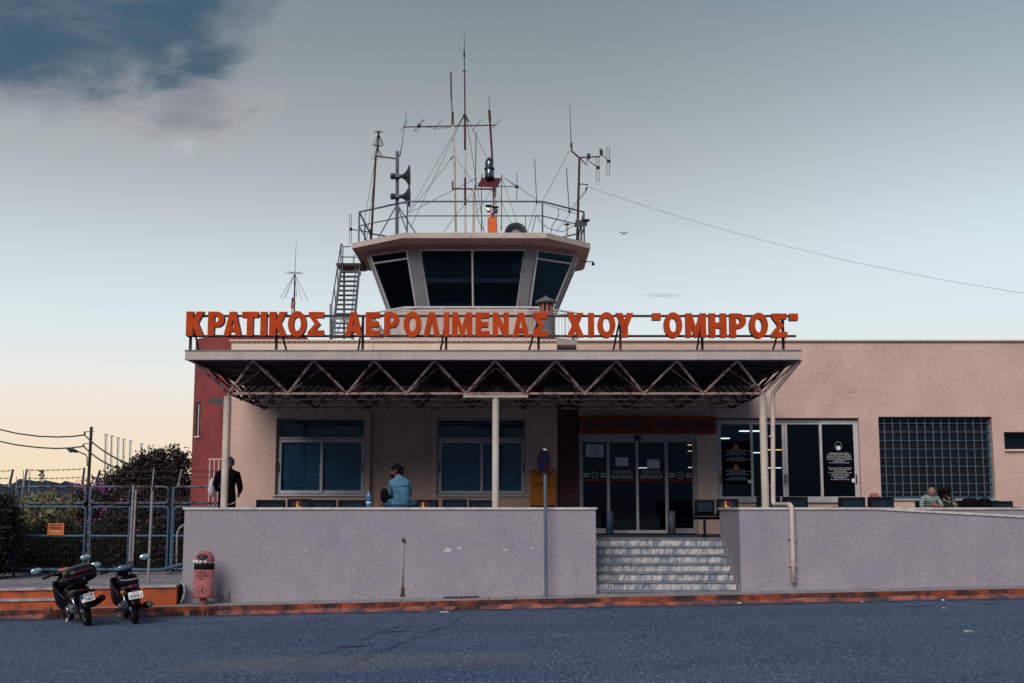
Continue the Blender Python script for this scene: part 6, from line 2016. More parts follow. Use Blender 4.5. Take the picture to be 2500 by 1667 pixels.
    # exhaust on the right
    ex0, ex1 = ((.17, .42, .26), (.24, -.30, .46)) if variant == 1 else ((.16, .40, .24), (.22, -.22, .33))
    e0, e1 = Vector(ex0), Vector(ex1)
    add('exhaust', MB().tube([(.08, .66, .26), (.14, .52, .22), e0, e0.lerp(e1, .3)], .018, 8).tube([e0.lerp(e1, .28), e0.lerp(e1, .34), e0.lerp(e1, .96), e1], [.03, .055, .06, .045], 14), 'rubber' if variant == 1 else 'bike_black')
    if variant == 2:
        add('exhaust_cap', MB().lathe([(.046, 0), (.04, .012), (.02, .012)], n=14, M=Matrix.Translation(e1) @ (e1 - e0).to_track_quat('Z', 'X').to_matrix().to_4x4()), 'galv')
    add('foot_peg', MB().tube([(-.24, .5, .24), (.24, .5, .24)], .014, 6), 'rubber')
    add('side_stand', MB().tube([(-.10, .5, .22), (-.27, .46, .05 - .27 * math.tan(math.radians(abs(lean))) * .0)], .011, 6), 'chrome')
    # carrier and top box / grab rail
    if variant == 1:
        add('carrier', MB().tube([(-.1, .05, .80), (-.1, -.38, .83), (.1, -.38, .83), (.1, .05, .80)], .012, 6), 'bike_black')
        bxm = MB().loft([((0, -.50, .98), .16, .10), ((0, -.47, .98), .21, .14), ((0, -.30, .98), .235, .155), ((0, -.10, .98), .22, .15), ((0, -.04, .97), .17, .11)], 20, 3.2)
        tb = add('top_box', bxm, 'bike_black')
        add('box_lid_reflector', MB().loft([((0, -.512, 1.045), .12, .022), ((0, -.498, 1.047), .165, .032), ((0, -.46, 1.05), .19, .035)], 12), 'red_lens', tb)
        add('box_band', MB().loft([((0, -.508, .965), .19, .012), ((0, -.49, .965), .222, .016), ((0, -.30, .965), .243, .016)], 16, 3.2), 'bike_maroon', tb)
        add('box_lock', MB().box(-.02, .02, -.515, -.50, .90, .935), 'chrome', tb, False)
    else:
        add('grab_rail', MB().tube([(-.13, .10, .80), (-.14, -.10, .83), (-.10, -.27, .83), (0, -.31, .83), (.10, -.27, .83), (.14, -.10, .83), (.13, .10, .80)], .014, 6), 'galv_light')
        add('front_tag', MB().box(-.03, .14, .915, .925, .80, .93), 'bike_black', None, False)
        add('lettering', text_mesh('0', .10, .86, .912, None, .05, .03), 'paper', None, False)
    return o
motorbike(214, 1526, 32, -15, 1, 'black motorbike with a maroon top box parked by the orange steps')
motorbike(330, 1521, 24, -9, 2, 'black and purple motorbike with a white plate nearer the litter bin')

# ================================================================== LITTER BIN
by = 22.86
bb = P(496, 1472, by)
g0 = walk_z(bb.x)
lb_ = empty('litter_bin', (bb.x, by, g0), 'pink cylindrical litter bin with a domed lid on a short post', 'litter bin')
zb, zr, zt_ = Z(1457, by), Z(1374, by), Z(1344, by)
r = 24.3 * by / FPX
bar('post', (bb.x, by, g0), (bb.x, by, zb), .07, 'bin_pink', lb_, 14)
obj('drum', MB().lathe([(.001, zb), (r * .96, zb), (r, zb + .02), (r, zb + .05), (r * .985, zb + .055), (r * .985, zr - .105)], (bb.x, by, 0), 30), 'bin_pink', lb_, smooth=True)
obj('black_band', MB().lathe([(r * .99, zr - .104), (r * .99, zr), (r * .9, zr + .001), (.001, zr - .02)], (bb.x, by, 0), 30), 'rubber', lb_, smooth=True)
dz0 = Z(1369, by)
obj('lid', MB().lathe([(r * .94, dz0 - .01), (r * .96, dz0 + .005), (r * .93, dz0 + .06), (r * .82, dz0 + .115), (r * .6, dz0 + .16), (r * .3, dz0 + .182), (.001, dz0 + .187)], (bb.x, by, 0), 30), 'bin_pink', lb_, smooth=True)
hz = dz0 + .085
op = MB()
ringo = []
for f in (1.0, .5, .01):
    ringo.append([])
    for k in range(20):
        a = 2 * math.pi * k / 20
        dx_, dz_ = .098 * math.cos(a) * f, .055 * math.sin(a) * f
        rad = r * (.96 - .25 * ((hz + dz_ - dz0) / .19) ** 2)
        ringo[-1].append((bb.x - .005 + dx_, by - math.sqrt(max(.0004, rad * rad - dx_ * dx_)) - .006, hz + dz_))
op.rings(ringo)
obj('mouth', op, 'black_ink', lb_)
for k in range(3):
    a = math.radians(200 + 70 * k)
    bar('lid_strut', (bb.x + r * .9 * math.cos(a), by + r * .9 * math.sin(a), zr - .02), (bb.x + r * .9 * math.cos(a), by + r * .9 * math.sin(a), dz0 + .02), .008, 'dark_steel', lb_, 6)
def wrap(mb_):
    out = []
    for (x_, y_, z_) in mb_.v:
        d = x_ - bb.x
        out.append((bb.x + r * 1.0 * math.sin(d / r), by - (r * .985 + .004) * math.cos(d / r), z_))
    mb_.v = out
    return mb_
obj('lettering', wrap(text_mesh('Υ. Π. Α.', bb.x - .005, Z(1396, by), by, .18, .058, .05)), 'black_ink', lb_)
obj('lettering', wrap(text_mesh('ΑΕΡΟΛΙΜΕΝΑΣ', bb.x - .005, Z(1403.5, by), by, .22, .03, .05)), 'black_ink', lb_)
obj('lettering', wrap(text_mesh('ΧΙΟΥ', bb.x - .005, Z(1410, by), by, .085, .03, .05)), 'black_ink', lb_)
ez = Z(1437.5, by)
em = MB()
for k in range(12):
    a0 = 2 * math.pi * k / 12
    em.tube([(bb.x + .075 * math.cos(a), by, ez + .075 * math.sin(a)) for a in np.linspace(a0, a0 + .42, 4)], .004, 4)
em.prism([(bb.x + .01, ez - .045), (bb.x + .028, ez - .045), (bb.x + .026, ez), (bb.x + .032, ez + .02), (bb.x + .012, ez + .028), (bb.x - .01, ez + .005), (bb.x + .006, ez + .01)], by - .001, by)
em.prism([(bb.x + .022 + .012 * math.cos(a), ez + .042 + .012 * math.sin(a)) for a in np.linspace(0, 6.28, 9)[:-1]], by - .001, by)
em.prism([(bb.x - .038, ez - .04), (bb.x - .018, ez - .04), (bb.x - .012, ez - .008), (bb.x - .044, ez - .008)], by - .001, by)
obj('tidy_symbol', wrap(em), 'black_ink', lb_)
for i, (dx_, dy_, s_) in enumerate(((-.16, -.06, .035), (-.10, -.13, .04), (-.03, -.155, .035), (.05, -.15, .03))):
    ob_ = MB().lathe([(.001, -s_), (s_ * .7, -s_ * .7), (s_, 0), (s_ * .75, s_ * .7), (.001, s_)], (bb.x + dx_, by + dy_, zr + .035), 9)
    ob_.v = [(a + random.uniform(-.006, .006), b + random.uniform(-.006, .006), c + random.uniform(-.006, .006)) for a, b, c in ob_.v]
    obj('crumpled_rubbish', ob_, 'litter_white', label=['crumpled white rubbish at the left rim of the litter bin', 'second crumpled white wad in the litter bin mouth', 'third crumpled wad under the bin lid', 'small crumpled wad at the right under the bin lid'][i], cat='rubbish', group='rubbish bulging from the bin')
# conduit ends at the wall foot beside the bin
cd = empty('conduit', P(448, 1468, 23.0), 'grey flexible conduit looping out at the wall foot by the bin', 'conduit')
obj('loop', MB().tube([P(437, 1418, 23.2), P(444, 1420, 23.15), P(450, 1430, 23.1), P(451, 1445, 23.05), P(446, 1462, 23.0), P(440, 1472, 23.0)], .022, 8), 'galv_light', cd, smooth=True)
obj('loop', MB().tube([P(446, 1424, 23.2), P(470, 1442, 23.2), P(495, 1460, 23.2), P(518, 1470, 23.2)], .014, 8), 'galv_light', cd, smooth=True)

# ================================================================== NO-PARKING SIGN
sy = 23.1
sb = P(1333, 1452, sy)
sgx = X(1330.5, sy, 2.4)
ns = empty('no_parking_sign', (sb.x, sy, walk_z(sb.x)), 'round dark blue no-parking sign on a teal grey pole before the wall', 'traffic sign')
bar('pole', (sb.x, sy, walk_z(sb.x)), (sgx, sy, Z(1097, sy)), .031, 'pole_teal', ns, 14)
obj('pole_cap', MB().lathe([(.034, 0), (.034, .03), (.03, .035), (.001, .036)], (sgx, sy, Z(1099, sy)), 12), 'paper', ns)
obj('base_collar', MB().lathe([(.06, 0), (.06, .012), (.036, .03), (.03, .03)], (sb.x, sy, walk_z(sb.x)), 14), 'pole_teal', ns)
dcz = Z(1125.5, sy)
M_ = Matrix.Translation((X(1331, sy, dcz), sy - .02, dcz)) @ Matrix.Rotation(math.radians(-56), 4, 'Z') @ Matrix.Rotation(math.radians(90), 4, 'X')
disc = obj('disc', MB().lathe([(.001, .03), (.21, .03), (.215, .034), (.215, .042), (.165, .0425)], n=36, M=M_), 'sign_red', ns)
obj('disc_face', MB().lathe([(.166, .0435), (.001, .0437)], n=36, M=M_), 'sign_blue', disc)
obj('disc_back', MB().lathe([(.21, .029), (.001, .0285)], n=36, M=M_), 'galv_light', disc)
obj('slash', MB().box(-.165, .165, -.022, .022, .0445, .046).xf(M_ @ Matrix.Rotation(math.radians(-45), 4, 'Z')), 'sign_red', disc)
for dz_ in (-.1, .1):
    obj('bracket', MB().box(-.03, .03, dz_ - .012, dz_ + .012, -.03, .028).xf(M_), 'galv', ns)

# ================================================================== ΕΛΤΑ MAIL BOX
my = FAC_Y - .32
mx0, mx1 = X(1296, my, 2.2), X(1356, my, 2.2)
mz0, mz1 = Z(1232, my), Z(1148, my)
mbx = empty('mail_box', ((mx0 + mx1) / 2, my, mz0), 'yellow wall mail box lettered ΕΛΤΑ behind the no-parking sign', 'mail box')
obj('body', MB().box(mx0, mx1, my, FAC_Y - .002, mz0, mz1), 'yellow_box', mbx)
obj('lid', MB().prism([(mx0 - .02, mz1 + .001), (mx1 + .02, mz1 + .001), (mx1 + .02, mz1 + .02), ((mx0 + mx1) / 2 + .12, mz1 + .05), ((mx0 + mx1) / 2 - .12, mz1 + .05), (mx0 - .02, mz1 + .02)], my - .03, FAC_Y - .002), 'yellow_trim', mbx)
cx = (mx0 + mx1) / 2
obj('slot_flap', MB().box(cx - .20, cx + .20, my - .012, my - .001, mz1 - .11, mz1 - .03), 'yellow_trim', mbx)
obj('lettering', text_mesh('ΕΛΤΑ', cx - .07, mz1 - .31, my - .004, .23, .085, .02), 'black_ink', mbx)
hd = [(.08, -.06), (.05, -.02), (.06, .03), (.04, .06), (.09, .08), (.14, .13), (.15, .07), (.20, .05), (.17, .02), (.21, -.02), (.15, -.05), (.12, -.10)]
obj('emblem', MB().tube([(cx + a - .02, my - .004, mz1 - .29 + b) for a, b in hd], .005, 4, closed=True), 'black_ink', mbx)
obj('base', MB().box(mx0 - .01, mx1 + .01, my + .03, FAC_Y - .002, mz0 - .04, mz0 - .001), 'dark_steel', mbx)

# ash stands by the door
for i, px in enumerate((1489, 1640)):
    Yb = 28.7
    x_ = X(px, Yb, 1.3)
    r = .085
    ab = empty('ash_bin', (x_, Yb, FLOOR), ['slim blue-grey ash bin at the left door jamb', 'slim grey ash bin at the right side of the door'][i], 'ash bin', 'ash bins by the door')
    obj('drum', MB().lathe([(.001, FLOOR), (r, FLOOR + .002), (r, FLOOR + .52), (r * .85, FLOOR + .53), (r * .8, FLOOR + .5), (.001, FLOOR + .5)], (x_, Yb, 0), 18), 'galv' if i else 'gate_blue', ab, smooth=True)
    obj('rim', MB().lathe([(r + .001, FLOOR + .50), (r + .008, FLOOR + .505), (r + .008, FLOOR + .53), (r + .001, FLOOR + .535)], (x_, Yb, 0), 18), 'chrome', ab)
obj('door_mat', MB().box(X(1450, 28.9, FLOOR), X(1690, 28.9, FLOOR), 28.2, 29.2, FLOOR + .001, FLOOR + .018), 'rubber', label='dark door mat in front of the sliding entrance', cat='mat')

# ================================================================== BENCHES (backs to the street)
def bench(pxs, Y, ztop_py, label, stickers=(), facing=1, group='airport benches on the platform'):
    """pxs: left/right pixel of every backrest; facing 1 = back towards the street"""
    xa, xb = X(pxs[0][0], Y, 1.9), X(pxs[-1][1], Y, 1.9)
    b_ = empty('bench', ((xa + xb) / 2, Y, FLOOR), label, 'bench', group)
    f = facing
    zt_ = Z(ztop_py, Y)
    for i, (p0, p1) in enumerate(pxs):
        a, b = X(p0, Y, 1.9) + .012, X(p1, Y, 1.9) - .012
        zz_ = zt_ + random.uniform(-.012, .012)
        sh_ = [(0, zz_), (.02, zz_ + .012), (.045, zz_ - .01), (.055, zz_ - .25), (.12, FLOOR + .47), (.06, FLOOR + .44), (.025, zz_ - .25), (.0, zz_ - .05)]
        mb_ = MB()
        n_ = len(sh_)
        vs = [(a, Y + f * y_, z_) for y_, z_ in sh_] + [(b, Y + f * y_, z_) for y_, z_ in sh_]
        mb_.add(vs, [tuple(range(n_)), tuple(reversed(range(n_, 2 * n_)))] + [(k, (k + 1) % n_, (k + 1) % n_ + n_, k + n_) for k in range(n_)])
        bk = obj('backrest', mb_, 'seat_metal', b_)
        yy = Y - .004 if f > 0 else Y - .012 - .05
        obj('back_panel', MB().box(a + .07, b - .05, yy - .006, yy, zz_ - .24, zz_ - .06), 'seat_panel', bk)
        obj('seat_pan', MB().hexa([(a, Y + f * .08, FLOOR + .43), (b, Y + f * .08, FLOOR + .43), (b, Y + f * .52, FLOOR + .45), (a, Y + f * .52, FLOOR + .45), (a, Y + f * .08, FLOOR + .46), (b, Y + f * .08, FLOOR + .46), (b, Y + f * .52, FLOOR + .48), (a, Y + f * .52, FLOOR + .48)]), 'seat_metal', b_)
        if i in stickers:
            cx_, cz_ = (a + b) / 2 - .02, zz_ - .13
            st_ = obj('sticker', MB().lathe([(.10, 0), (.10, .002), (.001, .002)], n=24, M=Matrix.Translation((cx_, yy - .007, cz_)) @ Matrix.Rotation(math.pi / 2, 4, 'X')), 'black_ink', bk)
            rg_ = MB().tube([(cx_ + .095 * math.cos(q), yy - .010, cz_ + .095 * math.sin(q)) for q in np.linspace(0, 6.283, 22)[:-1]], .008, 4, closed=True)
            obj('red_ring', rg_, 'sticker_red', st_)
            fg = MB().prism([(cx_ - .045, cz_ - .005), (cx_ - .035, cz_ + .045), (cx_ - .005, cz_ + .045), (cx_ + .0, cz_ - .005), (cx_ + .045, cz_ - .01), (cx_ + .05, cz_ - .075), (cx_ + .03, cz_ - .075), (cx_ + .025, cz_ - .03), (cx_ - .04, cz_ - .03)], yy - .012, yy - .010)
            fg.prism([(cx_ - .02 + .018 * math.cos(q), cz_ + .068 + .018 * math.sin(q)) for q in np.linspace(0, 6.283, 11)[:-1]], yy - .012, yy - .010)
            obj('seated_figure', fg, 'sticker_yellow', st_)
    obj('beam', MB().box(xa, xb, Y + f * .22 - .03, Y + f * .22 + .03, FLOOR + .36, FLOOR + .42), 'seat_metal', b_)
    for x_ in (xa + .25, xb - .25):
        obj('leg', MB().box(x_ - .025, x_ + .025, Y + f * .22 - .025, Y + f * .22 + .025, FLOOR + .03, FLOOR + .359).hexa([(x_ - .025, Y + f * .22 - .24, FLOOR), (x_ + .025, Y + f * .22 - .24, FLOOR), (x_ + .025, Y + f * .22 + .24, FLOOR), (x_ - .025, Y + f * .22 + .24, FLOOR), (x_ - .025, Y + f * .22 - .22, FLOOR + .03), (x_ + .025, Y + f * .22 - .22, FLOOR + .03), (x_ + .025, Y + f * .22 + .22, FLOOR + .03), (x_ - .025, Y + f * .22 + .22, FLOOR + .03)]), 'seat_metal', b_)
    for x_ in (xa, xb):
        obj('armrest', MB().box(x_ - .02, x_ + .02, Y + f * .06 - .001, Y + f * .46, FLOOR + .60, FLOOR + .63), 'seat_metal', b_)
    return b_
bench([(624, 698), (700, 762), (760, 822), (824, 895)], 26.2, 1219.5, 'dark four-seat bench under the leftmost office window with a yellow sticker', (1,))
bench([(1003, 1072), (1078, 1141), (1143, 1205)], 26.2, 1219.5, 'dark three-seat bench behind the middle canopy column with a yellow sticker', (0,))
bench([(1694, 1746), (1748, 1804)], 26.0, 1219, 'dark two-seat bench at the top of the steps with a yellow sticker', (1,))
bench([(1846, 1907), (1909, 1974)], 26.2, 1213, 'dark bench right of the downpipe under the hall window')
bench([(2046, 2114), (2118, 2184)], 26.2, 1214, 'dark two-seat bench with a pink hat showing above it')
bench([(2232, 2310), (2312, 2390), (2392, 2472)], 28.95, 1224, 'blue-black bench under the barred window facing the street', (), -1)

# ================================================================== PEOPLE
def head_mesh(c, R3, scale=1.0, nose=True):
    """head as a shaped ball: face towards -y in its own frame, R3 turns it"""
    vs, fs = [], []
    nu, nv = 20, 14
    for j in range(nv + 1):
        th = math.pi * j / nv
        for i in range(nu):
            ph = 2 * math.pi * i / nu
            d = Vector((math.sin(th) * math.sin(ph), -math.sin(th) * math.cos(ph), math.cos(th)))
            x_, y_, z_ = d.x * .076, d.y * .096, d.z * .116
            fwd = max(0, -d.y)
            if d.z < -.15:                                     # jaw narrows
                k = min(1, (-d.z - .15) / .8)
                x_ *= 1 - .32 * k
                y_ = y_ * (1 - .15 * k) - .012 * k * fwd
            if fwd > .5 and abs(d.x) < .30 and -.42 < d.z < .12 and nose:   # nose
                y_ -= .026 * (1 - abs(d.x) / .30) * (1 - abs(d.z + .22) / .36)
            if fwd > .6 and .10 < d.z < .30:                   # brow
                y_ -= .005
            if fwd > .6 and .0 < d.z < .16 and .2 < abs(d.x) < .55:  # eye sockets
                y_ += .008
            if fwd > .7 and -.62 < d.z < -.45 and abs(d.x) < .4:     # lips
                y_ -= .006
            vs.append(R3 @ (Vector((x_, y_, z_)) * scale) + Vector(c))
    for j in range(nv):
        for i in range(nu):
            fs.append((j * nu + i, j * nu + (i + 1) % nu, (j + 1) * nu + (i + 1) % nu, (j + 1) * nu + i))
    mb_ = MB().add(vs, fs)
    for s in (-1, 1):
        e_ = MB().lathe([(.001, -.006), (.02, -.008), (.024, 0), (.016, .008), (.001, .004)], n=10, M=Matrix.Diagonal((.8, 1.0, 1.35, 1)))
        ear = MB().lathe([(.001, -.006), (.018, -.008), (.022, 0), (.014, .008), (.001, .004)], n=10, M=Matrix.Rotation(s * math.pi / 2, 4, 'Y') @ Matrix.Diagonal((1.4, 1, 1, 1)))
        mb_.add([R3 @ (Vector((s * .078, .008, -.01)) * scale + Vector(p_) * scale) + Vector(c) for p_ in ear.v], ear.f)
    return mb_
def skin(joints, edges, sub=2):
    """one continuous tapering surface grown round a skeleton"""
    names = list(joints)
    me = bpy.data.meshes.new('body')
    me.from_pydata([joints[k][0] for k in names], [(names.index(a), names.index(b)) for a, b in edges], [])
    ob = bpy.data.objects.new('body', me)
    COL.objects.link(ob)
    ob.modifiers.new('Skin', 'SKIN')
    for i, k in enumerate(names):
        sv = me.skin_vertices[0].data[i]
        r_ = joints[k][1]
        sv.radius = r_ if hasattr(r_, '__len__') else (r_, r_)
        sv.use_root = (i == 0)
    ss = ob.modifiers.new('Sub', 'SUBSURF')
    ss.levels = ss.render_levels = sub
    dg = bpy.context.evaluated_depsgraph_get()
    ev = bpy.data.meshes.new_from_object(ob.evaluated_get(dg))
    mb_ = MB().add([v.co[:] for v in ev.vertices], [tuple(p_.vertices) for p_ in ev.polygons])
    bpy.data.objects.remove(ob)
    bpy.data.meshes.remove(me)
    bpy.data.meshes.remove(ev)
    return mb_
def hand(mb_, wrist, d, side, palmn, curl=.5, s=1.0):
    """palm and five tapered fingers growing from the wrist along d; side = thumb side; palmn = palm normal"""
    d, side, palmn = Vector(d).normalized(), Vector(side).normalized(), Vector(palmn).normalized()
    w_ = Vector(wrist)
    ring_ = lambda c, hw, ht: [c + side * (hw * math.cos(a)) + palmn * (ht * math.sin(a)) for a in np.linspace(0, 2 * math.pi, 11)[:-1]]
    mb_.rings([ring_(w_ - d * .02 * s, .026 * s, .02 * s), ring_(w_ + d * .03 * s, .036 * s, .017 * s), ring_(w_ + d * .085 * s, .042 * s, .014 * s), ring_(w_ + d * .095 * s, .038 * s, .008 * s)])
    for k, (o_, l) in enumerate(((.030, .070), (.010, .080), (-.011, .074), (-.031, .058))):
        p0 = w_ + d * .088 * s + side * o_ * s
        c1 = curl * .5
        p1 = p0 + (d * math.cos(c1) + palmn * math.sin(c1)) * l * .45 * s
        c2 = curl * 1.3
        p2 = p1 + (d * math.cos(c2) + palmn * math.sin(c2)) * l * .32 * s
        c3 = curl * 1.8
        p3 = p2 + (d * math.cos(c3) + palmn * math.sin(c3)) * l * .25 * s
        mb_.tube([p0, p1, p2, p3], [.0095 * s, .009 * s, .008 * s, .006 * s], 7)
    t0 = w_ + d * .025 * s + side * .03 * s
    t1 = t0 + (d * .7 + side * .6 + palmn * .2).normalized() * .04 * s
    t2 = t1 + (d * .9 + side * .2 + palmn * .3).normalized() * .03 * s
    mb_.tube([t0, t1, t2], [.012 * s, .011 * s, .008 * s], 7)
    return mb_
def person(label, body, zones, head=None, hands=None, headmat='skin', handmat='skin', loc=(0, 0, 0), group=None):
    """body: MB; zones: function(centre)->material name; one continuous mesh for the body"""
    nb = len(body.f)
    mats = []
    names = []
    def idx(n_):
        if n_ not in names:
            names.append(n_)
        return names.index(n_)
    cen = [sum((Vector(body.v[i]) for i in f), Vector()) / len(f) for f in body.f]
    mi = [idx(zones(c_)) for c_ in cen]
    full = MB().add(body.v, body.f)
    if head:
        full.add(head.v, head.f)
        mi += [idx(headmat)] * len(head.f)
    if hands:
        full.add(hands.v, hands.f)
        mi += [idx(handmat)] * len(hands.f)
    me = full.mesh('person', True)
    for n_ in names:
        me.materials.append(MAT[n_])
    me.polygons.foreach_set('material_index', mi)
    o = bpy.data.objects.new('person', me)
    COL.objects.link(o)
    return tag(o, label, 'person', group)
def hair_cap(c, R3, s, cut, m_, par, extra=None, back=.3, name='hair'):
    """hair shell over the top and back of a head"""
    vs, fs = [], []
    nu, nv = 22, 9
    for j in range(nv + 1):
        for i in range(nu):
            ph = 2 * math.pi * i / nu
            lim = cut + back * (.5 + .5 * math.cos(ph - math.pi)) * 1.6
            th = lim * j / nv
            wv_ = 1 + .05 * math.sin(5 * ph + 3 * th) + random.uniform(-.025, .025)
            d = Vector((math.sin(th) * math.sin(ph), -math.sin(th) * math.cos(ph), math.cos(th)))
            vs.append(R3 @ (Vector((d.x * .086, d.y * .106, d.z * .127)) * s * wv_) + Vector(c))
    for j in range(nv):
        for i in range(nu):
            fs.append((j * nu + i, j * nu + (i + 1) % nu, (j + 1) * nu + (i + 1) % nu, (j + 1) * nu + i))
    mb_ = MB().add(vs, fs)
    if extra:
        mb_.add(extra.v, extra.f)
    return obj(name, mb_, m_, par, smooth=True)
Rz = lambda a: Matrix.Rotation(math.radians(a), 3, 'Z')
Rx = lambda a: Matrix.Rotation(math.radians(a), 3, 'X')
Ry = lambda a: Matrix.Rotation(math.radians(a), 3, 'Y')

# 1. man in blue sitting cross-legged on the low wall, seen from behind, face turned left
by_ = WALL_Y + .12
B = lambda zx, zy, dy=0.0: P(900 + zx / 11.2, 1110 + zy / 11.2, by_ + dy)
st_z = TOP + .045
pel = B(900, 1330, .02)
J = {
 'pelvis': ((pel.x, by_ + .02, st_z + .12), (.17, .13)),
 'waist': (B(895, 1150, .0), (.165, .12)),
 'chest': (B(870, 880, -.01), (.185, .125)),
 'upper': (B(850, 690, .0), (.165, .10)),
 'neck': (B(820, 570, .03), .062),
 'nk2': (B(780, 500, .05), .055),
 'shl': (B(640, 760, .04), .075), 'ell': (B(575, 1060, .16), .058), 'wrl': (B(640, 1190, .30), .034),
 'shr': (B(1090, 760, .04), .078), 'elr': (B(1120, 1080, .18), .058), 'wrr': (B(960, 1220, .32), .034),
 'hpl': (B(790, 1340, .06), .105), 'knl': (B(330, 1290, .28), .075), 'anl': (B(700, 1405, .45), .045), 'fol': (B(830, 1410, .50), .035),
 'hpr': (B(1010, 1350, .06), .105), 'knr': (B(1330, 1330, .34), .07), 'anr': (B(900, 1405, .50), .045), 'for': (B(760, 1410, .56), .035),
}
E_ = [('pelvis', 'waist'), ('waist', 'chest'), ('chest', 'upper'), ('upper', 'neck'), ('neck', 'nk2'), ('upper', 'shl'), ('shl', 'ell'), ('ell', 'wrl'), ('upper', 'shr'), ('shr', 'elr'), ('elr', 'wrr'),
      ('pelvis', 'hpl'), ('hpl', 'knl'), ('knl', 'anl'), ('anl', 'fol'), ('pelvis', 'hpr'), ('hpr', 'knr'), ('knr', 'anr'), ('anr', 'for')]
bd = skin(J, E_)
hc = B(760, 425, .06)
R3 = Rx(8) @ Rz(-62)
hm = head_mesh(hc, Rz(-102) @ Rx(10), 1.12)
hs = MB()
hand(hs, J['wrl'][0], (.6, .5, -.2), (0, .3, 1), (1, 0, 0), .8)
hand(hs, J['wrr'][0], (-.6, .5, -.2), (0, .3, 1), (-1, 0, 0), .8)
zsh = B(900, 1375).z
kx = B(395, 1290).x
def zone1(c_):
    if c_.z > B(800, 560).z and abs(c_.x - B(800, 520).x) < .12:
        return 'skin_dark'
    if c_.x < kx and c_.z < B(300, 1180).z:
        return 'skin_dark'
    if c_.z < B(1, 1240).z and (c_.y > by_ + .17 or c_.z < B(1, 1345).z or c_.x < B(650, 1).x):
        return 'denim'
    if c_.y > by_ + .40:
        return 'denim'
    return 'shirt_blue'
p1_ = person('bearded man in a pale blue long-sleeved top sitting cross-legged on the low wall', bd, zone1, hm, hs, 'skin_dark', 'skin_dark')
bun = MB()
for (zx, zy, r_) in ((900, 395, .045), (925, 350, .03), (880, 480, .05), (905, 510, .035)):
    c_ = B(zx, zy, .03)
    bun.lathe([(.001, -r_), (r_ * .75, -r_ * .65), (r_, 0), (r_ * .75, r_ * .65), (.001, r_)], c_, 9)
hair_cap(hc, Rz(-102) @ Rx(-6), 1.10, 1.35, 'hair_dark', p1_, bun, .62)
brd_ = MB().lathe([(.001, -.05), (.04, -.04), (.055, 0), (.04, .035), (.001, .04)], B(665, 570, .05), 10)
obj('beard', brd_, 'hair_dark', p1_, smooth=True)
# dark bag in his lap, bottle beside him
bg_ = B(450, 1090, .16)
obj('backpack', MB().loft([((bg_.x, bg_.y - .08, bg_.z), .06, .09), ((bg_.x, bg_.y - .04, bg_.z - .01), .09, .14), ((bg_.x, bg_.y + .05, bg_.z - .01), .09, .14), ((bg_.x, bg_.y + .1, bg_.z), .06, .09)], 16), 'bag_dark', smooth=True, label='black bag held in the lap of the man in blue', cat='bag')
bt = P(900, 1238, by_)
bo = empty('water_bottle', (bt.x, by_, st_z - .005), 'large blue plastic water bottle standing on the low wall', 'bottle')
obj('body', MB().lathe([(.001, 0), (.045, .002), (.05, .01), (.05, .10), (.046, .105), (.05, .11), (.05, .19), (.046, .22), (.03, .265), (.017, .29), (.017, .30)], (bt.x, by_, st_z - .005), 18), 'bottle_blue', bo, smooth=True)
obj('label_band', MB().lathe([(.051, .075), (.0515, .08), (.0515, .095), (.051, .10)], (bt.x, by_, st_z), 18), 'white_print', bo)
obj('cap', MB().lathe([(.019, .30), (.019, .32), (.001, .321)], (bt.x, by_, st_z - .005), 12), 'plate_blue', bo)

# 2. person in black with a navy cap standing behind the left column, back to the street
sy_ = 25.75
S_ = lambda zx, zy, dy=0.0: P(500 + zx / 10.45, 1100 + zy / 10.45, sy_ + dy)
cx_ = S_(590, 400).x
J = {
 'pelvis': ((cx_, sy_, FLOOR + .86), (.17, .12)), 'waist': ((cx_, sy_, FLOOR + 1.02), (.17, .115)), 'chest': ((cx_, sy_ + .01, FLOOR + 1.20), (.20, .125)), 'upper': ((cx_ - .01, sy_ + .03, FLOOR + 1.34), (.17, .10)),
 'neck': ((cx_ + .01, sy_ + .05, FLOOR + 1.42), .06), 'nk2': ((cx_ + .02, sy_ + .07, FLOOR + 1.48), .055),
 'shl': ((cx_ - .19, sy_ + .03, FLOOR + 1.30), .085), 'ell': ((cx_ - .27, sy_ + .06, FLOOR + 1.06), .065), 'wrl': ((cx_ - .22, sy_ + .2, FLOOR + .95), .042),
 'shr': ((cx_ + .19, sy_ + .03, FLOOR + 1.29), .085), 'elr': ((cx_ + .26, sy_ + .06, FLOOR + 1.02), .065), 'wrr': ((cx_ + .21, sy_ + .2, FLOOR + .90), .042),
 'hpl': ((cx_ - .10, sy_, FLOOR + .80), .11), 'knl': ((cx_ - .11, sy_ - .02, FLOOR + .45), .075), 'anl': ((cx_ - .11, sy_ + .02, FLOOR + .09), .048), 'fol': ((cx_ - .12, sy_ + .16, FLOOR + .045), .042),
 'hpr': ((cx_ + .10, sy_, FLOOR + .80), .11), 'knr': ((cx_ + .11, sy_ - .02, FLOOR + .45), .075), 'anr': ((cx_ + .11, sy_ + .02, FLOOR + .09), .048), 'for': ((cx_ + .13, sy_ + .16, FLOOR + .045), .042),
}
bd = skin(J, E_)
hc = Vector((cx_ + .025, sy_ + .08, FLOOR + 1.53))
hm = head_mesh(hc, Rz(205), 1.0)
hs = MB()
hand(hs, J['wrl'][0], (.2, .8, -.3), (0, 0, 1), (1, 0, 0), .7)
hand(hs, J['wrr'][0], (-.2, .8, -.3), (0, 0, 1), (-1, 0, 0), .7)
p2_ = person('person in a black jacket and navy cap standing behind the leftmost canopy column', bd, lambda c_: 'jacket_black' if c_.z < FLOOR + 1.44 else 'skin_dark', hm, hs, 'skin_dark', 'skin_dark')
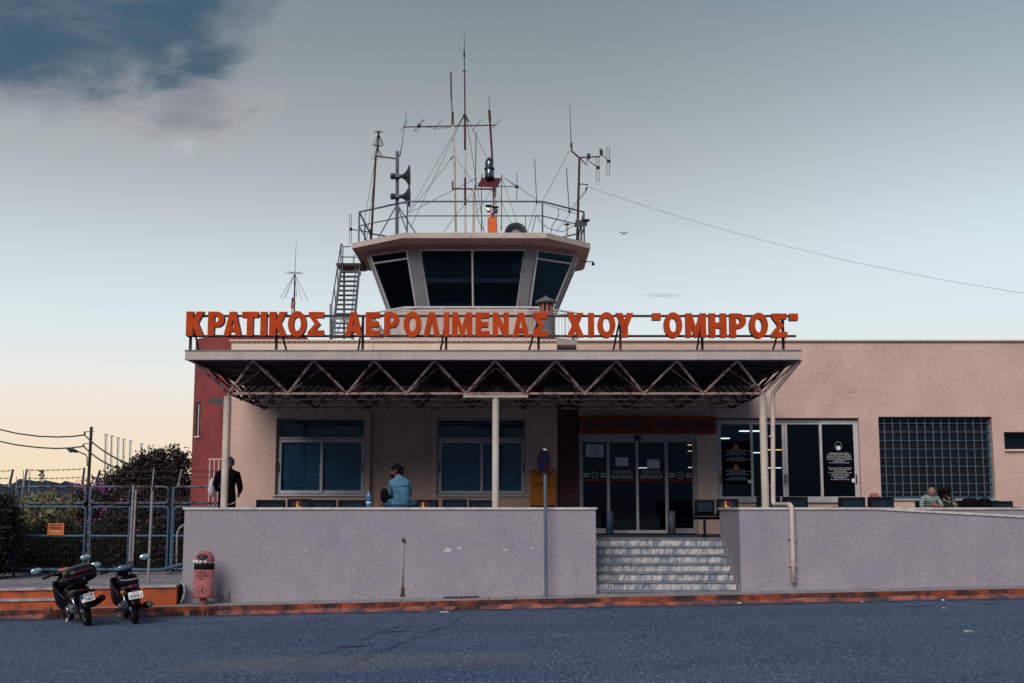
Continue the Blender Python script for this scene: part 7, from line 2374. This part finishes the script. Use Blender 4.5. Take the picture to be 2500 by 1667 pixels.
brim = MB().loft([((0, -.20, .03), .05, .005), ((0, -.16, .035), .075, .006), ((0, -.08, .045), .085, .008), ((0, -.04, .05), .08, .008)], 12)
brim.v = [tuple(Rz(205) @ Vector(v) + hc) for v in brim.v]
hair_cap(hc, Rz(205), 1.06, 1.35, 'cap_navy', p2_, brim, .12, 'cap')
cl = MB()
rr2 = []
for f, (wz, hw_, zz_) in enumerate(((0, .05, 1.22), (.02, .09, 1.12), (.03, .12, 1.0), (.02, .10, .90), (0, .06, .84))):
    c_ = Vector((cx_ - .32 - wz, sy_ + .08, FLOOR + zz_))
    rr2.append([c_ + Vector((math.cos(a) * hw_ * .55 * (1 + .25 * math.sin(3 * a + f)), math.sin(a) * hw_, .02 * math.sin(2 * a + f))) for a in np.linspace(0, 2 * math.pi, 17)[:-1]])
cl.rings(rr2)
obj('folded_coat', cl, 'cloth_white', smooth=True, label='pale coat hanging over the arm of the person behind the column', cat='coat')
ch_ = MB().tube([S_(560, 1330, -.13), S_(620, 1370, -.14), S_(700, 1335, -.14), S_(800, 1295, -.13)], .008, 5)
obj('waist_chain', ch_, 'chrome', p2_)

# 3. couple on the bench under the barred window
cy_ = 28.62
C_ = lambda zx, zy, dy=0.0: P(2200 + zx / 8.4, 1170 + zy / 8.4, cy_ + dy)
mx_ = C_(600, 500).x
J = {
 'pelvis': ((mx_ + .02, cy_ + .12, FLOOR + .56), (.16, .13)), 'waist': ((mx_, cy_ + .08, FLOOR + .66), (.165, .13)), 'chest': ((mx_ - .01, cy_ + .02, FLOOR + .77), (.175, .12)), 'upper': ((mx_, cy_ + .0, FLOOR + .86), (.14, .09)),
 'neck': ((mx_ + .01, cy_ - .02, FLOOR + .90), .055), 'nk2': ((mx_ + .02, cy_ - .04, FLOOR + .93), .05),
 'shl': ((mx_ - .19, cy_ + .0, FLOOR + .81), .075), 'ell': ((mx_ - .23, cy_ - .08, FLOOR + .60), .055), 'wrl': ((mx_ - .10, cy_ - .22, FLOOR + .56), .035),
 'shr': ((mx_ + .18, cy_ + .0, FLOOR + .82), .075), 'elr': ((mx_ + .24, cy_ - .12, FLOOR + .62), .055), 'wrr': ((mx_ + .10, cy_ - .20, FLOOR + .66), .032),
 'hpl': ((mx_ - .10, cy_ + .05, FLOOR + .56), .10), 'knl': ((mx_ - .13, cy_ - .38, FLOOR + .54), .07), 'anl': ((mx_ - .13, cy_ - .36, FLOOR + .10), .045), 'fol': ((mx_ - .14, cy_ - .52, FLOOR + .045), .04),
 'hpr': ((mx_ + .10, cy_ + .05, FLOOR + .56), .10), 'knr': ((mx_ + .10, cy_ - .38, FLOOR + .54), .07), 'anr': ((mx_ + .10, cy_ - .36, FLOOR + .10), .045), 'for': ((mx_ + .10, cy_ - .52, FLOOR + .045), .04),
}
bd = skin(J, E_)
hc = C_(620, 255, -.05)
hm = head_mesh(hc, Rz(14) @ Rx(24), 1.06)
hs = MB()
hand(hs, J['wrr'][0], (-.9, -.05, .25), (0, -.1, 1), (0, 1, 0), .35)
hand(hs, J['wrl'][0], (.5, -.6, -.1), (1, 0, 0), (0, 0, -1), .5)
def zone3(c_):
    if c_.z > FLOOR + .905 and abs(c_.x - mx_) < .1:
        return 'skin_dark'
    if c_.y < cy_ - .14 and c_.z > FLOOR + .545 and c_.z < FLOOR + .8 and abs(c_.x - mx_) > .04:
        return 'skin'
    if (c_ - Vector(J['ell'][0])).length < .10 and c_.z < FLOOR + .64:
        return 'skin'
    if c_.z < FLOOR + .60 or c_.y < cy_ - .22:
        return 'denim'
    return 'stripe_shirt'
p3_ = person('bald man in a striped pale green shirt seated under the barred window', bd, zone3, hm, hs, 'skin', 'skin')
wx2 = C_(930, 500).x
J = {
 'pelvis': ((wx2 + .08, cy_ + .12, FLOOR + .56), (.15, .13)), 'waist': ((wx2 + .04, cy_ + .08, FLOOR + .66), (.14, .11)), 'chest': ((wx2 + .01, cy_ + .02, FLOOR + .76), (.155, .11)), 'upper': ((wx2 - .02, cy_ + .0, FLOOR + .84), (.12, .08)),
 'neck': ((wx2 - .05, cy_ - .02, FLOOR + .88), .05), 'nk2': ((wx2 - .07, cy_ - .03, FLOOR + .91), .045),
 'shl': ((wx2 - .15, cy_ + .0, FLOOR + .78), .06), 'ell': ((wx2 - .17, cy_ - .12, FLOOR + .60), .045), 'wrl': ((wx2 - .02, cy_ - .24, FLOOR + .56), .03),
 'shr': ((wx2 + .14, cy_ + .0, FLOOR + .80), .065), 'elr': ((wx2 + .20, cy_ - .10, FLOOR + .58), .048), 'wrr': ((wx2 + .04, cy_ - .24, FLOOR + .57), .03),
 'hpl': ((wx2 - .02, cy_ + .05, FLOOR + .56), .095), 'knl': ((wx2 - .03, cy_ - .36, FLOOR + .54), .065), 'anl': ((wx2 - .03, cy_ - .34, FLOOR + .10), .04), 'fol': ((wx2 - .03, cy_ - .48, FLOOR + .045), .038),
 'hpr': ((wx2 + .15, cy_ + .05, FLOOR + .56), .095), 'knr': ((wx2 + .16, cy_ - .36, FLOOR + .54), .065), 'anr': ((wx2 + .16, cy_ - .34, FLOOR + .10), .04), 'for': ((wx2 + .16, cy_ - .48, FLOOR + .045), .038),
}
bd = skin(J, E_)
hc = C_(880, 275, -.05)
hm = head_mesh(hc, Ry(-22) @ Rz(-20) @ Rx(38), .98)
hs = MB()
hand(hs, J['wrl'][0], (.6, -.5, -.1), (1, 0, 0), (0, 0, -1), .6, .9)
hand(hs, J['wrr'][0], (-.6, -.5, -.1), (-1, 0, 0), (0, 0, -1), .6, .9)
def zone4(c_):
    if c_.z > FLOOR + .89 and abs(c_.x - wx2 + .05) < .1:
        return 'skin_dark'
    if c_.z < FLOOR + .58 or c_.y < cy_ - .27:
        return 'jacket_black'
    return 'pattern_top'
p4_ = person('dark curly-haired woman in a speckled top leaning on the bald man', bd, zone4, hm, hs, 'skin_dark', 'skin_dark')
cur = MB()
rh = random.Random(9)
for k in range(60):
    a, e_ = rh.uniform(0, 6.28), rh.uniform(-.9, 1.0)
    rr3 = rh.uniform(.085, .125)
    c_ = hc + Vector((rr3 * math.cos(a) * 1.15 + .02, abs(rr3 * math.sin(a)) * (1 if rh.random() < .65 else -.75) + .02, .10 * e_ - (.05 if e_ < 0 else 0)))
    s_ = rh.uniform(.022, .04)
    cur.lathe([(.001, -s_), (s_ * .8, -s_ * .5), (s_, 0), (s_ * .7, s_ * .6), (.001, s_)], c_, 7)
hair_cap(hc, Ry(-22) @ Rz(-20) @ Rx(20), 1.15, 1.4, 'hair_dark', p4_, cur, .45)

# 4. person with a pink hat on the bench with its back to the street
hy = 26.55
hx_ = X(2140, hy, 2.0)
zt5 = Z(1205, hy)
b0_ = FLOOR + .48
nz = zt5 - .24
J = {
 'pelvis': ((hx_, hy, b0_ + .10), (.15, .12)), 'waist': ((hx_, hy + .02, b0_ + .16), (.14, .11)), 'chest': ((hx_, hy + .05, b0_ + .24), (.15, .11)), 'upper': ((hx_, hy + .10, nz - .06), (.12, .08)),
 'neck': ((hx_, hy + .13, nz), .05), 'nk2': ((hx_, hy + .15, nz + .03), .045),
 'shl': ((hx_ - .16, hy + .08, nz - .08), .06), 'ell': ((hx_ - .2, hy + .2, b0_ + .12), .045), 'wrl': ((hx_ - .1, hy + .36, b0_ + .12), .03),
 'shr': ((hx_ + .16, hy + .08, nz - .08), .06), 'elr': ((hx_ + .2, hy + .2, b0_ + .12), .045), 'wrr': ((hx_ + .1, hy + .36, b0_ + .12), .03),
 'hpl': ((hx_ - .09, hy + .05, b0_ + .09), .085), 'knl': ((hx_ - .1, hy + .42, b0_ + .07), .065), 'anl': ((hx_ - .1, hy + .42, FLOOR + .10), .042), 'fol': ((hx_ - .1, hy + .55, FLOOR + .045), .038),
 'hpr': ((hx_ + .09, hy + .05, b0_ + .09), .085), 'knr': ((hx_ + .1, hy + .42, b0_ + .07), .065), 'anr': ((hx_ + .1, hy + .42, FLOOR + .10), .042), 'for': ((hx_ + .1, hy + .55, FLOOR + .045), .038),
}
bd = skin(J, E_)
hc = Vector((hx_, hy + .16, zt5 - .13))
hm = head_mesh(hc, Rz(180) @ Rx(15), .95)
hs = MB()
hand(hs, J['wrl'][0], (.3, .8, 0), (1, 0, 0), (0, 0, -1), .5, .9)
hand(hs, J['wrr'][0], (-.3, .8, 0), (-1, 0, 0), (0, 0, -1), .5, .9)
p5_ = person('seated person of whom only a pink hat shows above the bench', bd, lambda c_: 'jacket_black', hm, hs, 'skin_dark', 'skin_dark')
ht = MB().lathe([(.15, -.03), (.145, -.02), (.105, -.005), (.10, .05), (.085, .10), (.05, .125), (.001, .13)], hc + Vector((0, 0, .03)), 22)
obj('hat', ht, 'hat_pink', p5_, smooth=True)

# luggage on the bench at the right
for i, (p0, p1, pt, lbl) in enumerate(((2350, 2386, 1214, 'rounded black travel bag on the bench beside the woman'), (2388, 2418, 1215, 'dark backpack nearest the bench end under the barred window'))):
    Yb = 28.66
    xa, xb = X(p0, Yb, 1.9), X(p1, Yb, 1.9)
    zt_ = Z(pt, Yb)
    c_ = Vector(((xa + xb) / 2, Yb, (FLOOR + .485 + zt_) / 2))
    hw_, hh_ = (xb - xa) / 2, (zt_ - FLOOR - .485) / 2
    lg = empty('travel_bag', (c_.x, Yb, FLOOR + .485), lbl, 'bag', 'bags on the bench')
    obj('body', MB().loft([((c_.x, Yb - .16, c_.z - .01), hw_ * .75, hh_ * .8), ((c_.x, Yb - .12, c_.z), hw_, hh_), ((c_.x, Yb + .10, c_.z), hw_, hh_), ((c_.x, Yb + .14, c_.z), hw_ * .8, hh_ * .85)], 18, 3.0), 'bag_dark', lg, smooth=True)
    obj('handle', MB().tube([(c_.x - .06, Yb - .05, zt_ - .02), (c_.x - .04, Yb - .05, zt_ + .03), (c_.x + .04, Yb - .05, zt_ + .03), (c_.x + .06, Yb - .05, zt_ - .02)], .01, 6), 'bag_dark', lg, smooth=True)
    obj('buckle', MB().box(c_.x - .02, c_.x + .03, Yb - .175, Yb - .16, c_.z - .08, c_.z - .05), 'galv_light', lg)

# scraps of litter on the road
for i, (px, py, s_) in enumerate(((2303, 1486, .05), (2103, 1470, .04), (2364, 1543, .07), (1803, 1473, .05), (2303, 1466, .04), (1085, 1495, .10), (258, 1503, .09))):
    c_ = P_road(px, py)
    pts = [(c_.x + s_ * random.uniform(.6, 1.1) * math.cos(a), c_.y + s_ * .6 * random.uniform(.6, 1.1) * math.sin(a)) for a in np.linspace(0, 6.283, 8)[:-1]]
    mb_ = MB()
    g_ = road_z(c_.x, c_.y)
    vs = [(a, b, g_ + .006 + random.uniform(0, .02)) for a, b in pts] + [(c_.x, c_.y, g_ + .03)]
    mb_.add(vs, [(k, (k + 1) % 7, 7) for k in range(7)])
    mb_.add([(a, b, g_ + .005) for a, b in pts], [tuple(reversed(range(7)))])
    obj('paper_scrap', mb_, 'litter_white', label=['white scrap on the asphalt before the right wall', 'white scrap at the kerb under the right wall', 'white scrap farthest out on the road at the right', 'white scrap by the kerb right of the steps', 'small white scrap at the kerb near the right edge', 'flat pale scrap on the road before the drain cover', 'torn white paper lying between the two motorbikes'][i], cat='litter', group='litter on the road')
